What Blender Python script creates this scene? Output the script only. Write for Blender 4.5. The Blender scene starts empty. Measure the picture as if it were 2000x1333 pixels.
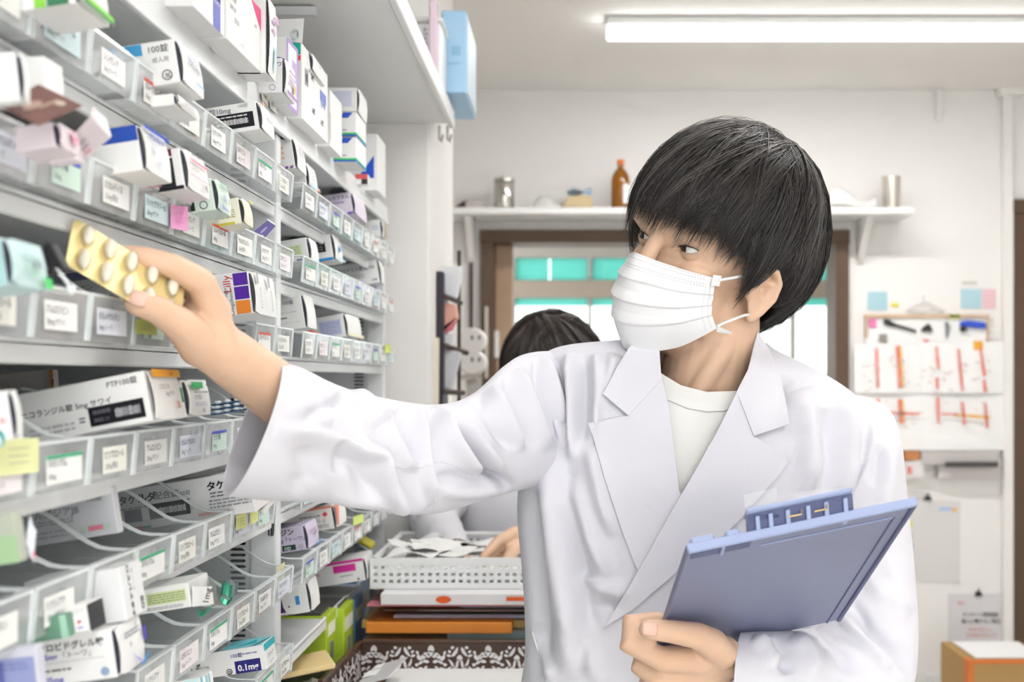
import bpy, bmesh, math, random
import numpy as np
from mathutils import Vector, Matrix, noise

# ------------------------------------------------------------------ camera
sc = bpy.context.scene
C = sc.collection
PX_F, PX_X, PX_Y, CAM_Z = 2500.0, 1110.0, 740.0, 1.43      # focal length and optical centre in photo pixels, eye height
cam_data = bpy.data.cameras.new('camera')
cam = bpy.data.objects.new('camera', cam_data)
C.objects.link(cam)
cam.location = (0, 0, CAM_Z)
cam.rotation_euler = (math.pi / 2, 0, 0)
cam_data.sensor_width = 36
cam_data.lens = 36 * PX_F / 2000
cam_data.shift_x = (1000 - PX_X) / 2000
cam_data.shift_y = (PX_Y - 666.5) / 2000
cam_data.clip_start = 0.05
cam_data.dof.use_dof = True
cam_data.dof.focus_distance = 1.40
cam_data.dof.aperture_fstop = 6.5
sc.camera = cam

# ------------------------------------------------------------------ world, exposure
world = bpy.data.worlds.new('world')
sc.world = world
world.use_nodes = True
world.node_tree.nodes['Background'].inputs[0].default_value = (0.96, 0.98, 1.0, 1)
world.node_tree.nodes['Background'].inputs[1].default_value = 2.2
sc.view_settings.view_transform = 'Standard'
sc.view_settings.look = 'None'
sc.view_settings.gamma = 1
sc.view_settings.exposure = 0.30
sc.view_settings.use_curve_mapping = False
sc.cycles.use_denoising = True
sc.cycles.max_bounces = 6
sc.cycles.diffuse_bounces = 3
sc.cycles.glossy_bounces = 2
sc.cycles.transmission_bounces = 4
sc.cycles.use_adaptive_sampling = True
sc.cycles.adaptive_threshold = 0.12
sc.cycles.adaptive_min_samples = 12
sc.cycles.transparent_max_bounces = 40

# one seen ceiling lamp, then three added out of view for downlight: (x, depth, length, width); the fixtures are built around them further down
CEIL = 2.48
LAMPS = [(0.74, 3.74, 1.26, .06), (0.55, 1.75, 1.26, .06), (0.55, 0.0, 1.26, .06), (0.55, -1.6, 1.26, .06)]
LAMP_W = [11.5, 8.5, 8.5, 8.5]
for (lx, ly, ll, lw), lp in zip(LAMPS, LAMP_W):
    ld = bpy.data.lights.new('tube_light', 'AREA')
    ld.shape = 'RECTANGLE'; ld.size = ll; ld.size_y = lw; ld.energy = lp; ld.color = (1.0, 0.995, 0.985)
    lo = bpy.data.objects.new('tube_light', ld); C.objects.link(lo)
    lo.location = (lx, ly, CEIL - 0.059)

# ------------------------------------------------------------------ helpers
R = math.radians
rnd = random.Random(7)

def P(px, py, d):
    """world point seen at photo pixel (px, py) at depth d"""
    return Vector(((px - PX_X) / PX_F * d, d, CAM_Z - (py - PX_Y) / PX_F * d))

def to_px(co):
    """(n,3) array -> pixel columns"""
    co = np.asarray(co)
    return np.stack([PX_X + PX_F * co[:, 0] / co[:, 1], PX_Y - PX_F * (co[:, 2] - CAM_Z) / co[:, 1]], 1)

def lin(c):
    if isinstance(c, str):
        c = c.lstrip('#'); c = [int(c[i:i + 2], 16) / 255 for i in (0, 2, 4)]
    return tuple((x / 12.92 if x <= 0.04045 else ((x + 0.055) / 1.055) ** 2.4) for x in c[:3])

MATS = {}
def mat(name, col='#ffffff', rough=0.5, spec=0.5, metal=0.0, var=0.04, scale=30.0, bump=0.0, bscale=200.0, emit=None, estr=0.0,
        sheen=0.0, sss=0.0, trans=0.0, coat=0.0):
    """procedural material: base colour with a faint noise variation, optional noise relief"""
    if name in MATS: return MATS[name]
    m = bpy.data.materials.new(name); m.use_nodes = True
    nt = m.node_tree; b = nt.nodes['Principled BSDF']
    c = lin(col)
    tc = nt.nodes.new('ShaderNodeTexCoord')
    if var > 0:
        nz = nt.nodes.new('ShaderNodeTexNoise'); nz.inputs['Scale'].default_value = scale; nz.inputs['Detail'].default_value = 3
        nt.links.new(tc.outputs['Object'], nz.inputs['Vector'])
        mx = nt.nodes.new('ShaderNodeMix'); mx.data_type = 'RGBA'
        mx.inputs[6].default_value = tuple(max(0, x * (1 - var)) for x in c) + (1,)
        mx.inputs[7].default_value = tuple(min(1, x * (1 + var)) for x in c) + (1,)
        nt.links.new(nz.outputs[0], mx.inputs[0]); nt.links.new(mx.outputs[2], b.inputs['Base Color'])
    else:
        b.inputs['Base Color'].default_value = c + (1,)
    b.inputs['Roughness'].default_value = rough
    b.inputs['Specular IOR Level'].default_value = spec
    b.inputs['Metallic'].default_value = metal
    b.inputs['Sheen Weight'].default_value = sheen
    b.inputs['Coat Weight'].default_value = coat
    if trans: b.inputs['Transmission Weight'].default_value = trans
    if sss:
        b.inputs['Subsurface Weight'].default_value = sss
        b.inputs['Subsurface Radius'].default_value = (0.010, 0.004, 0.002)
        b.inputs['Subsurface Scale'].default_value = 1.0
    if emit:
        b.inputs['Emission Color'].default_value = lin(emit) + (1,); b.inputs['Emission Strength'].default_value = estr
    if bump > 0:
        n2 = nt.nodes.new('ShaderNodeTexNoise'); n2.inputs['Scale'].default_value = bscale; n2.inputs['Detail'].default_value = 4
        nt.links.new(tc.outputs['Object'], n2.inputs['Vector'])
        bp = nt.nodes.new('ShaderNodeBump'); bp.inputs['Strength'].default_value = bump; bp.inputs['Distance'].default_value = 0.002
        nt.links.new(n2.outputs[0], bp.inputs['Height']); nt.links.new(bp.outputs[0], b.inputs['Normal'])
    MATS[name] = m
    return m

def clear_mat(name, tint='#ffffff', haze=0.08, rough=0.05):
    """thin clear plastic or glass: transparent with a fresnel reflection and a little haze"""
    if name in MATS: return MATS[name]
    m = bpy.data.materials.new(name); m.use_nodes = True
    nt = m.node_tree; out = nt.nodes['Material Output']; nt.nodes.remove(nt.nodes['Principled BSDF'])
    tr = nt.nodes.new('ShaderNodeBsdfTransparent'); tr.inputs[0].default_value = lin(tint) + (1,)
    gl = nt.nodes.new('ShaderNodeBsdfGlossy'); gl.inputs['Roughness'].default_value = rough
    df = nt.nodes.new('ShaderNodeBsdfDiffuse'); df.inputs[0].default_value = (0.9, 0.92, 0.93, 1)
    nz = nt.nodes.new('ShaderNodeTexNoise'); nz.inputs['Scale'].default_value = 25
    tc = nt.nodes.new('ShaderNodeTexCoord'); nt.links.new(tc.outputs['Object'], nz.inputs['Vector'])
    mr = nt.nodes.new('ShaderNodeMapRange'); mr.inputs['To Min'].default_value = haze * .5; mr.inputs['To Max'].default_value = haze * 1.5
    nt.links.new(nz.outputs[0], mr.inputs[0])
    lw = nt.nodes.new('ShaderNodeLayerWeight'); lw.inputs[0].default_value = .5
    pw = nt.nodes.new('ShaderNodeMath'); pw.operation = 'POWER'; pw.inputs[1].default_value = 4.0
    fr = nt.nodes.new('ShaderNodeMath'); fr.operation = 'MULTIPLY_ADD'; fr.inputs[1].default_value = .45; fr.inputs[2].default_value = .03
    nt.links.new(lw.outputs['Facing'], pw.inputs[0]); nt.links.new(pw.outputs[0], fr.inputs[0])
    m1 = nt.nodes.new('ShaderNodeMixShader'); m2 = nt.nodes.new('ShaderNodeMixShader')
    nt.links.new(mr.outputs[0], m1.inputs[0]); nt.links.new(tr.outputs[0], m1.inputs[1]); nt.links.new(df.outputs[0], m1.inputs[2])
    nt.links.new(fr.outputs[0], m2.inputs[0]); nt.links.new(m1.outputs[0], m2.inputs[1]); nt.links.new(gl.outputs[0], m2.inputs[2])
    nt.links.new(m2.outputs[0], out.inputs[0])
    MATS[name] = m
    return m

def film_mat(name, col):
    """coloured film that lets daylight through"""
    m = bpy.data.materials.new(name); m.use_nodes = True
    nt = m.node_tree; out = nt.nodes['Material Output']; b = nt.nodes['Principled BSDF']; b.inputs['Roughness'].default_value = .4
    tl = nt.nodes.new('ShaderNodeBsdfTranslucent'); mx = nt.nodes.new('ShaderNodeMixShader'); mx.inputs[0].default_value = .75
    nz = nt.nodes.new('ShaderNodeTexNoise'); nz.inputs['Scale'].default_value = 3; cr = nt.nodes.new('ShaderNodeMix'); cr.data_type = 'RGBA'
    c = lin(col); cr.inputs[6].default_value = tuple(x * .92 for x in c) + (1,); cr.inputs[7].default_value = tuple(min(1, x * 1.06) for x in c) + (1,)
    nt.links.new(nz.outputs[0], cr.inputs[0]); nt.links.new(cr.outputs[2], b.inputs['Base Color']); nt.links.new(cr.outputs[2], tl.inputs[0])
    nt.links.new(b.outputs[0], mx.inputs[1]); nt.links.new(tl.outputs[0], mx.inputs[2]); nt.links.new(mx.outputs[0], out.inputs[0])
    return m

ORG = {}          # world origin of every object (no object is rotated: shapes are built in place)

def _link(o, origin, parent):
    C.objects.link(o)
    origin = Vector(origin)
    if parent is not None:
        o.parent = parent
        o.location = origin - ORG[parent.name]
    else:
        o.location = origin
    ORG[o.name] = origin
    return o

def tag(o, label=None, cat=None, group=None, kind=None):
    if label: o['label'] = label
    if cat: o['category'] = cat
    if group: o['group'] = group
    if kind: o['kind'] = kind
    return o

def thing(name, origin, label, cat, group=None):
    o = bpy.data.objects.new(name, None); o.empty_display_size = 0.05
    _link(o, origin, None)
    return tag(o, label, cat, group)

class MB:
    """collects polygons in world coordinates; build() links them as one mesh object"""
    def __init__(s): s.v = []; s.f = []; s.mi = []; s.cur = 0
    def add(s, verts, faces):
        b = len(s.v); s.v += [tuple(x) for x in verts]
        for f in faces: s.f.append(tuple(b + i for i in f)); s.mi.append(s.cur)
        return s
    def frame_box(s, o, ax, ay, az):
        """box from corner o with edge vectors"""
        o, ax, ay, az = map(Vector, (o, ax, ay, az))
        vs = [o, o + ax, o + ax + ay, o + ay]; vs += [p + az for p in vs]
        fs = [(0, 3, 2, 1), (4, 5, 6, 7), (0, 1, 5, 4), (1, 2, 6, 5), (2, 3, 7, 6), (3, 0, 4, 7)]
        if ax.cross(ay).dot(az) < 0: fs = [tuple(reversed(f)) for f in fs]
        return s.add(vs, fs)
    def box(s, x0, x1, y0, y1, z0, z1):
        return s.frame_box((x0, y0, z0), (x1 - x0, 0, 0), (0, y1 - y0, 0), (0, 0, z1 - z0))
    def prism(s, pts, vec):
        """closed polygon extruded along vec"""
        n = len(pts); vec = Vector(vec); a = [Vector(p) for p in pts]; b = [p + vec for p in a]
        fs = [tuple(range(n - 1, -1, -1)), tuple(range(n, 2 * n))]
        for i in range(n): j = (i + 1) % n; fs.append((i, j, n + j, n + i))
        return s.add(a + b, fs)
    def tube(s, pts, r, n=8, caps=True):
        pts = [Vector(p) for p in pts]; rs = r if isinstance(r, (list, tuple)) else [r] * len(pts)
        rings = []; up = None
        for i, p in enumerate(pts):
            t = (pts[min(i + 1, len(pts) - 1)] - pts[max(i - 1, 0)]).normalized()
            if up is None:
                up = Vector((0, 0, 1)) if abs(t.z) < .9 else Vector((1, 0, 0))
            x = t.cross(up).normalized(); up = x.cross(t).normalized()
            rings.append([p + (x * math.cos(2 * math.pi * k / n) + up * math.sin(2 * math.pi * k / n)) * rs[i] for k in range(n)])
        return s.loft(rings, caps)
    def loft(s, rings, caps=True, closed=True):
        n = len(rings[0]); vs = [v for rg in rings for v in rg]; fs = []
        m = n if closed else n - 1
        for i in range(len(rings) - 1):
            for k in range(m):
                k2 = (k + 1) % n
                fs.append((i * n + k, i * n + k2, (i + 1) * n + k2, (i + 1) * n + k))
        if caps: fs += [tuple(range(n - 1, -1, -1)), tuple((len(rings) - 1) * n + k for k in range(n))]
        return s.add(vs, fs)
    def lathe(s, c, prof, n=24):
        """profile [(radius, height)] turned about the vertical through c"""
        c = Vector(c)
        return s.loft([[c + Vector((max(r, 1e-4) * math.cos(2 * math.pi * k / n), max(r, 1e-4) * math.sin(2 * math.pi * k / n), h)) for k in range(n)] for r, h in prof])
    def ball(s, c, rx, ry=None, rz=None, nu=16, nv=10):
        ry = rx if ry is None else ry; rz = rx if rz is None else rz; c = Vector(c)
        rings = []
        for i in range(nv + 1):
            a = -math.pi / 2 + math.pi * i / nv; q = max(math.cos(a), 1e-3)
            rings.append([c + Vector((rx * q * math.cos(2 * math.pi * k / nu), ry * q * math.sin(2 * math.pi * k / nu), rz * math.sin(a))) for k in range(nu)])
        return s.loft(rings)
    def sheet(s, grid, th):
        """grid[i][j] of points given a thickness th along the local normal (closed solid)"""
        ni, nj = len(grid), len(grid[0]); g = np.array([[tuple(p) for p in r] for r in grid])
        du = np.gradient(g, axis=0); dv = np.gradient(g, axis=1)
        nn = np.cross(du, dv); nn /= np.maximum(np.linalg.norm(nn, axis=2, keepdims=True), 1e-9)
        h = g - nn * th
        vs = [tuple(p) for p in g.reshape(-1, 3)] + [tuple(p) for p in h.reshape(-1, 3)]
        o = ni * nj; fs = []
        for i in range(ni - 1):
            for j in range(nj - 1):
                a, b, c2, d = i * nj + j, (i + 1) * nj + j, (i + 1) * nj + j + 1, i * nj + j + 1
                fs.append((a, b, c2, d)); fs.append((o + d, o + c2, o + b, o + a))
        for i in range(ni - 1):
            for j in (0, nj - 1):
                a, b = i * nj + j, (i + 1) * nj + j
                fs.append((a, o + a, o + b, b) if j == 0 else (b, o + b, o + a, a))
        for j in range(nj - 1):
            for i in (0, ni - 1):
                a, b = i * nj + j, i * nj + j + 1
                fs.append((b, o + b, o + a, a) if i == 0 else (a, o + a, o + b, b))
        return s.add(vs, fs)
    def build(s, name, mats, parent=None, smooth=False, bevel=0.0, origin=None, segs=1):
        a = np.array(s.v)
        if origin is None: origin = ((a[:, 0].min() + a[:, 0].max()) / 2, (a[:, 1].min() + a[:, 1].max()) / 2, a[:, 2].min())
        me = bpy.data.meshes.new(name)
        me.from_pydata([tuple(x) for x in (a - np.array(origin))], [], s.f)
        ms = mats if isinstance(mats, (list, tuple)) else [mats]
        for m in ms: me.materials.append(m)
        if len(ms) > 1: me.polygons.foreach_set('material_index', s.mi)
        if bevel > 0:
            bm = bmesh.new(); bm.from_mesh(me)
            bmesh.ops.bevel(bm, geom=list(bm.edges), offset=bevel, segments=segs, profile=.7, affect='EDGES', clamp_overlap=True)
            bm.to_mesh(me); bm.free()
        if smooth:
            me.polygons.foreach_set('use_smooth', [True] * len(me.polygons))
            if smooth != 'all': me.set_sharp_from_angle(angle=R(40))
        me.update()
        o = bpy.data.objects.new(name, me)
        return _link(o, origin, parent)

def dup(o, delta, label=None, parent=None, top=True):
    """copy of a thing with its parts and sub-parts, shifted by delta"""
    c = o.copy(); C.objects.link(c)
    if top: c.location = Vector(o.location) + Vector(delta); c.parent = None
    else: c.parent = parent
    ORG[c.name] = ORG[o.name] + Vector(delta)
    if label: c['label'] = label
    for ch in list(o.children): dup(ch, delta, None, c, False)
    return c

_fc = bpy.data.curves.new('glyphs', 'FONT'); _fo = bpy.data.objects.new('glyphs', _fc)
_tcache = {}
def text_geo(s, bold=0.0):
    """flat outline geometry of a line of writing, 1 unit high letters"""
    k = (s, bold)
    if k not in _tcache:
        _fc.body = s; _fc.resolution_u = 2; _fc.offset = bold; _fc.size = 1.0; _fc.fill_mode = 'FRONT'
        me = _fo.to_mesh()
        _tcache[k] = ([tuple(v.co) for v in me.vertices], [tuple(p.vertices) for p in me.polygons])
        _fo.to_mesh_clear()
    return _tcache[k]

def put_text(mb, s, o, right, up, h, bold=0.0, stretch=1.0, align='l', width=None):
    """writing with its lower left corner at o; right/up unit vectors, letter height h"""
    vs, fs = text_geo(s, bold)
    if not vs: return
    o, right, up = Vector(o), Vector(right), Vector(up)
    x1 = max(v[0] for v in vs); x0 = min(v[0] for v in vs)
    if width: stretch = width / max((x1 - x0) * h, 1e-6)
    sh = -x0 if align == 'l' else (-x1 if align == 'r' else -(x0 + x1) / 2)
    mb.add([o + right * ((v[0] + sh) * h * stretch) + up * (v[1] * h) for v in vs], fs)

def put_rect(mb, o, right, up, w, h, lift=0.0):
    o, right, up = Vector(o), Vector(right), Vector(up); n = right.cross(up).normalized() * lift
    mb.add([o + n, o + right * w + n, o + right * w + up * h + n, o + up * h + n], [(0, 1, 2, 3)])
# ================================================================== the room
m_wall = mat('wall_paint', '#f7f4f0', 0.75, 0.3, var=0.02, scale=4, bump=0.08, bscale=120)
m_ceil = mat('ceiling_paint', '#fbf8f4', 0.8, 0.2, var=0.015, scale=3)
m_floor = mat('floor_vinyl', '#f0ece4', 0.45, 0.5, var=0.06, scale=6)
m_white = mat('white_laminate', '#f4f4f2', 0.4, 0.5, var=0.01)
m_steel = mat('white_enamel_steel', '#eef0f0', 0.35, 0.5, var=0.01)
m_panel = mat('grey_enamel_steel', '#e6e8e8', 0.4, 0.5, var=0.01)
m_brown = mat('dark_brown_wood', '#5f4a39', 0.5, 0.4, var=0.15, scale=20)
m_door = mat('brown_door_wood', '#6f4d2c', 0.5, 0.4, var=0.12, scale=12)
m_tan = mat('tan_wood', '#b79a80', 0.55, 0.35, var=0.1, scale=14)
m_dark = mat('black_plastic', '#1d1c22', 0.4, 0.5, var=0.0)
m_paper = mat('white_paper', '#fbfaf8', 0.8, 0.2, var=0.01)
m_emit = mat('lamp_diffuser', '#ffffff', 0.5, emit='#ffffff', estr=6.0, var=0.0)
m_emit.cycles.emission_sampling = 'NONE'

BACK = 4.66                                  # depth of the back wall
LEFT, RIGHT = -0.78, 2.35
def struct(name, mb, m, **k): return tag(mb.build(name, m, **k), kind='structure')

struct('floor', MB().box(LEFT - .1, RIGHT + .1, -3.0, 9.2, -0.1, 0.0), m_floor)
struct('ceiling', MB().box(LEFT - .1, RIGHT + .1, -3.0, 9.2, CEIL, CEIL + .1), m_ceil)
struct('wall_left', MB().box(LEFT - .1, LEFT, -3.0, BACK, 0, CEIL), m_wall)
struct('wall_right', MB().box(RIGHT, RIGHT + .1, -3.0, 9.2, 0, CEIL), m_wall)
# back wall with the wide opening to the waiting room and the doorway on the right
ox0, ox1 = P(945, 0, BACK).x, P(1650, 0, BACK).x
oz1, oz0 = P(0, 455, BACK).z, 0.95
dx0 = P(1985, 0, BACK).x; dz1 = P(0, 418, BACK).z
wb = MB()
wb.box(LEFT - .1, ox0, BACK, BACK + .12, 0, CEIL)
wb.box(ox0, ox1, BACK, BACK + .12, oz1, CEIL)
wb.box(ox0, ox1, BACK, BACK + .12, 0, oz0)
wb.box(ox1, dx0, BACK, BACK + .12, 0, CEIL)
wb.box(dx0, RIGHT, BACK, BACK + .12, dz1, CEIL)
struct('wall_back', wb, m_wall)
# corner post and cable trunking beside the doorway
struct('trim_1', MB().box(P(1955, 0, BACK).x, P(1975, 0, BACK).x, BACK - .03, BACK, 0, CEIL), m_wall, bevel=.004)
struct('trim_2', MB().box(P(1945, 0, BACK).x, P(1992, 0, BACK).x, BACK - .05, BACK, P(0, 190, BACK).z, P(0, 172, BACK).z), m_ceil, bevel=.003)
struct('trim_3', MB().box(P(1826, 0, BACK).x, P(1838, 0, BACK).x, BACK - .02, BACK, P(0, 235, BACK).z, CEIL), m_wall, bevel=.003)
# brown door beside it
dr = MB(); dr.box(dx0, RIGHT, BACK + .05, BACK + .09, 0, dz1)
d1 = struct('door_1', dr, m_door)
fr = MB(); fr.box(dx0 - .02, dx0 + .03, BACK - .025, BACK + .13, 0, dz1); fr.box(dx0 - .023, RIGHT, BACK - .028, BACK + .133, dz1 - .002, dz1 + .05)
fr.build('door_frame', m_brown, d1, bevel=.003)

# opening: brown frame, tan side panel, glazed waiting-room front beyond
w1 = MB()
t = .038
w1.box(ox0 - .01, ox0 + t, BACK - .03, BACK + .15, oz0, oz1)
w1.box(ox1 - t, ox1 + .01, BACK - .03, BACK + .15, oz0, oz1)
w1.box(ox0 - .012, ox1 + .012, BACK - .033, BACK + .153, oz1 - t, oz1 + .007)
w1.box(ox0 - .015, ox1 + .015, BACK - .05, BACK + .156, oz0 - .03, oz0 + .002)
win1 = struct('window_1', w1, m_brown, bevel=.003)
MB().box(ox0 + t, P(1002, 0, BACK + .1).x, BACK + .06, BACK + .1, oz0, oz1 - t).build('sliding_panel', m_tan, win1, bevel=.003)
MB().box(P(948, 0, BACK).x, P(955, 0, BACK).x, BACK - .045, BACK - .03, P(0, 740, BACK).z, P(0, 600, BACK).z).build('pull_rail', mat('pale_aluminium', '#cdc4bc', .3, metal=.6, var=0), win1, bevel=.002)
MB().box(P(963, 0, BACK).x, P(973, 0, BACK).x, BACK + .035, BACK + .06, P(0, 700, BACK).z, P(0, 645, BACK).z).build('pull_handle', m_white, win1, bevel=.004)

FRONT = 7.6                                   # the waiting room's glazed front
def X7(px): return P(px, 0, FRONT).x
def Z7(py): return P(0, py, FRONT).z
struct('wall_waiting', MB().box(LEFT - 1.2, LEFT - 1.1, BACK, FRONT + .5, 0, CEIL), m_wall)
fw = MB()
fw.box(LEFT - 1.2, RIGHT, FRONT, FRONT + .08, Z7(478), CEIL)
fw.box(LEFT - 1.2, RIGHT, FRONT, FRONT + .08, 0, Z7(760))
struct('wall_front', fw, m_wall)
m_bei = mat('beige_board', '#b3a596', .6, var=.05)
m_alu = mat('grey_aluminium', '#b9b4ae', .4, metal=.3, var=0)
wf = MB()
wf.box(LEFT - 1.2, RIGHT, FRONT - .03, FRONT + .06, Z7(505), Z7(478))
for px in (1003, 1152, 1320, 1480, 1548, 1640):
    wf.box(X7(px) - .012, X7(px) + .012, FRONT - .028, FRONT + .052, Z7(760), Z7(480))
win2 = struct('window_2', wf, m_alu, bevel=.003)
MB().box(LEFT - 1.2, RIGHT, FRONT - .06, FRONT + .04, Z7(583), Z7(549)).build('transom', m_bei, win2, bevel=.004)
m_teal = film_mat('teal_film', '#a4eae4')
for px0, px1 in ((1003, 1072), (1075, 1150), (1154, 1230), (1322, 1478), (1550, 1638)):
    MB().box(X7(px0), X7(px1), FRONT + .005, FRONT + .012, Z7(549), Z7(503)).build('film_panel', m_teal, win2)
for px0, px1 in ((1003, 1150), (1154, 1318), (1322, 1546), (1550, 1638)):
    MB().box(X7(px0), X7(px1), FRONT + .005, FRONT + .012, Z7(598), Z7(583)).build('film_strip', m_teal, win2)
m_glass = clear_mat('window_glass', '#fbfffd', haze=0.02, rough=.01)
for px0, px1 in ((1003, 1150), (1154, 1318), (1322, 1546), (1550, 1638)):
    MB().box(X7(px0), X7(px1), FRONT + .02, FRONT + .026, Z7(760), Z7(478)).build('pane', m_glass, win2)
# outdoors: pale paving and a garden shrub
struct('ground', MB().box(-6, 8, FRONT + .6, 30, -.2, -.02), mat('pale_paving', '#e9e7e2', .8, var=.05))
shr = thing('garden_shrub', (P(1600, 0, 10).x, 10, 0), 'blurred pale green shrub outside the waiting room window', 'shrub')
m_leaf = mat('pale_leaves', '#b9c9a2', .6, var=.3, scale=9)
rs = random.Random(3); sb = MB(); st = MB()
for i in range(900):
    a = rs.uniform(0, 6.28); rr = .62 * math.sqrt(rs.random()); zz = rs.uniform(.5, 1.0) * (1.62 - .5 * rr)
    c = Vector((P(1600, 0, 10).x + rr * math.cos(a), 10 + rr * math.sin(a) * .8, zz))
    u = Vector((rs.uniform(-1, 1), rs.uniform(-1, 1), rs.uniform(-.5, 1))).normalized() * rs.uniform(.05, .09)
    w = u.cross(Vector((rs.uniform(-1, 1), rs.uniform(-1, 1), 1))).normalized() * .03
    sb.add([c, c + u * .5 + w, c + u, c + u * .5 - w], [(0, 1, 2, 3)])
for i in range(7):
    b0 = Vector((P(1600, 0, 10).x, 10, -.02)); st.tube([b0, b0 + Vector((rs.uniform(-.2, .2), rs.uniform(-.2, .2), .6)), b0 + Vector((rs.uniform(-.5, .5), rs.uniform(-.4, .4), 1.1))], [.02, .014, .006], 6)
sb.build('foliage', m_leaf, shr); st.build('stem', m_brown, shr)
# waiting room downlight
dl = thing('ceiling_downlight', P(1110, 468, 6.6), 'small warm round downlight glowing in the waiting room ceiling', 'lamp')
cc = Vector((P(1110, 0, 6.0).x, 6.0, CEIL))
ORG[dl.name] = cc; dl.location = cc
MB().lathe(cc - Vector((0, 0, .41)), [(.006, .41), (.006, .05), (.02, .045), (.042, 0), (.040, -.004)], 20).build('housing', m_white, dl, smooth=True)
MB().lathe(cc - Vector((0, 0, .41)), [(.039, .012), (.039, -.006), (.03, -.018), (.001, -.022)], 20).build('diffuser', mat('warm_lamp', '#ffe2b8', .5, emit='#ffd9a0', estr=3, var=0), dl, smooth=True)

# ceiling fixtures: the first is seen, the rest are added for light
for i, (lx, ly, ll, lw) in enumerate(LAMPS[:4]):
    lbl = ['slim white fluorescent ceiling fixture glowing above the back wall shelf', 'added fluorescent ceiling fixture out of view, for downlight on the man in the coat',
           'added fluorescent ceiling fixture out of view above the camera position', 'added fluorescent ceiling fixture out of view far behind the camera position'][i]
    f = thing('ceiling_light', (lx, ly, CEIL), lbl, 'lamp', 'ceiling tube lights')
    MB().box(lx - ll / 2, lx + ll / 2, ly - .045, ly + .045, CEIL - .024, CEIL - .001).build('housing', m_white, f, bevel=.006)
    MB().box(lx - ll / 2 + .003, lx + ll / 2 - .003, ly - .032, ly + .032, CEIL - .055, CEIL - .024).build('diffuser', m_emit, f, bevel=.010, segs=3)

# ------------------------------------------------------------------ pillar and overhead shelf beside the racks
PIL = 2.66
struct('wall_pillar', MB().box(LEFT, P(838, 0, PIL).x, PIL, PIL + .55, 0, CEIL), m_wall, bevel=.004)
OS_Z, OS_X = P(0, 242, PIL).z, -.238
osf = thing('overhead_shelf', (-.5, 1.9, OS_Z), 'long white shelf board overhead above the medicine racks', 'shelf')
MB().box(LEFT, OS_X - .012, -.6, PIL - .005, OS_Z, OS_Z + .022).build('board', m_white, osf)
MB().box(OS_X - .012, OS_X, -.6, PIL + .02, OS_Z - .006, OS_Z + .03).build('edge_lip', m_white, osf, bevel=.002)
MB().frame_box(P(560, 12, 1.81) + Vector((-.14, 0, 0)), (.18, 0, 0), (0, .012, 0), (0, 0, -.012)).build('bracket', m_panel, osf)
MB().box(-.52, -.40, PIL - .14, PIL - .128, OS_Z - .012, OS_Z).build('bracket', m_panel, osf)
for px in (858, 874):
    c = P(px, 245, 2.72)
    MB().tube([c, c + Vector((0, 0, -.03)), c + Vector((.004, 0, -.036)), c + Vector((.008, 0, -.02))], .003, 6).build('hook', m_alu, osf)
# ================================================================== steel shelf racks along the left wall
SX = -.367                                    # front edge of the shelves
LV = [CAM_Z + z for z in (.332, .218, .124, .026, -.077, -.170, -.267, -.364)]
RACKS = [(.62, 1.605), (1.632, 2.53)]
ORD = ['top', 'second', 'third', 'fourth', 'fifth', 'sixth', 'seventh', 'eighth']
racks = []
for ri, (y0, y1) in enumerate(RACKS):
    rk = thing('shelf_rack', (-.53, (y0 + y1) / 2, 0), ['white steel medicine rack nearest the camera with slotted end panel', 'white steel medicine rack farther back beside the pillar'][ri], 'rack', 'medicine racks')
    racks.append(rk)
    for li, z in enumerate(LV):
        if li == 0: continue
        sb = MB()
        sb.box(-.70, SX, y0, y1, z - .004, z)
        sb.box(SX - .006, SX, y0, y1, z - .016, z + .003)
        sb.build('shelf', m_steel, rk, bevel=.0015)
    MB().box(-.775, -.770, y0, y1, .05, LV[0] - .027).build('back_panel', m_panel, rk)
    for ys, ye in ((y1 - .004, y1 + .010),) + (((y0 - .012, y0 - .004),) if ri == 0 else ()):
        pn = MB(); pn.box(-.77, SX + .002, ys, ye, .0, LV[0] - .027); pn.build('side_panel', m_panel, rk)
        po = MB(); po.box(SX - .030, SX + .003, ys - .004, ye + .008, .0, LV[0] - .0265); po.build('post', m_steel, rk, bevel=.003, segs=2)
    # slot strip near the front of the end panel
    sl = MB(); z = .95
    while z < 1.75:
        sl.prism([(x, y1 - .0052, z + dz) for x, dz in ((-.423, 0), (-.421, -.0017), (-.405, -.0017), (-.403, 0), (-.405, .0017), (-.421, .0017))], (0, .001, 0)); z += .0072
    sl.build('slot_strip', m_dark, rk)
# long top board with label rail running over both racks
tb = thing('top_board', (-.55, 1.6, LV[0] - .02), 'long white board capping both racks with small paper tabs on its rail', 'shelf')
MB().box(-.77, SX + .004, .62, 2.55, LV[0] - .018, LV[0]).build('board', m_steel, tb)
MB().frame_box((SX + .004, .62, LV[0] - .026), (.006, 0, 0), (0, 1.93, 0), (-.004, 0, .036)).build('label_rail', m_steel, tb, bevel=.001)

def ink(c): return mat('ink_' + c.lstrip('#'), c, .6, .3, var=0)
def card(c): return mat('card_' + c.lstrip('#'), c, .55, .35, var=.012, scale=60)

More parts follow.
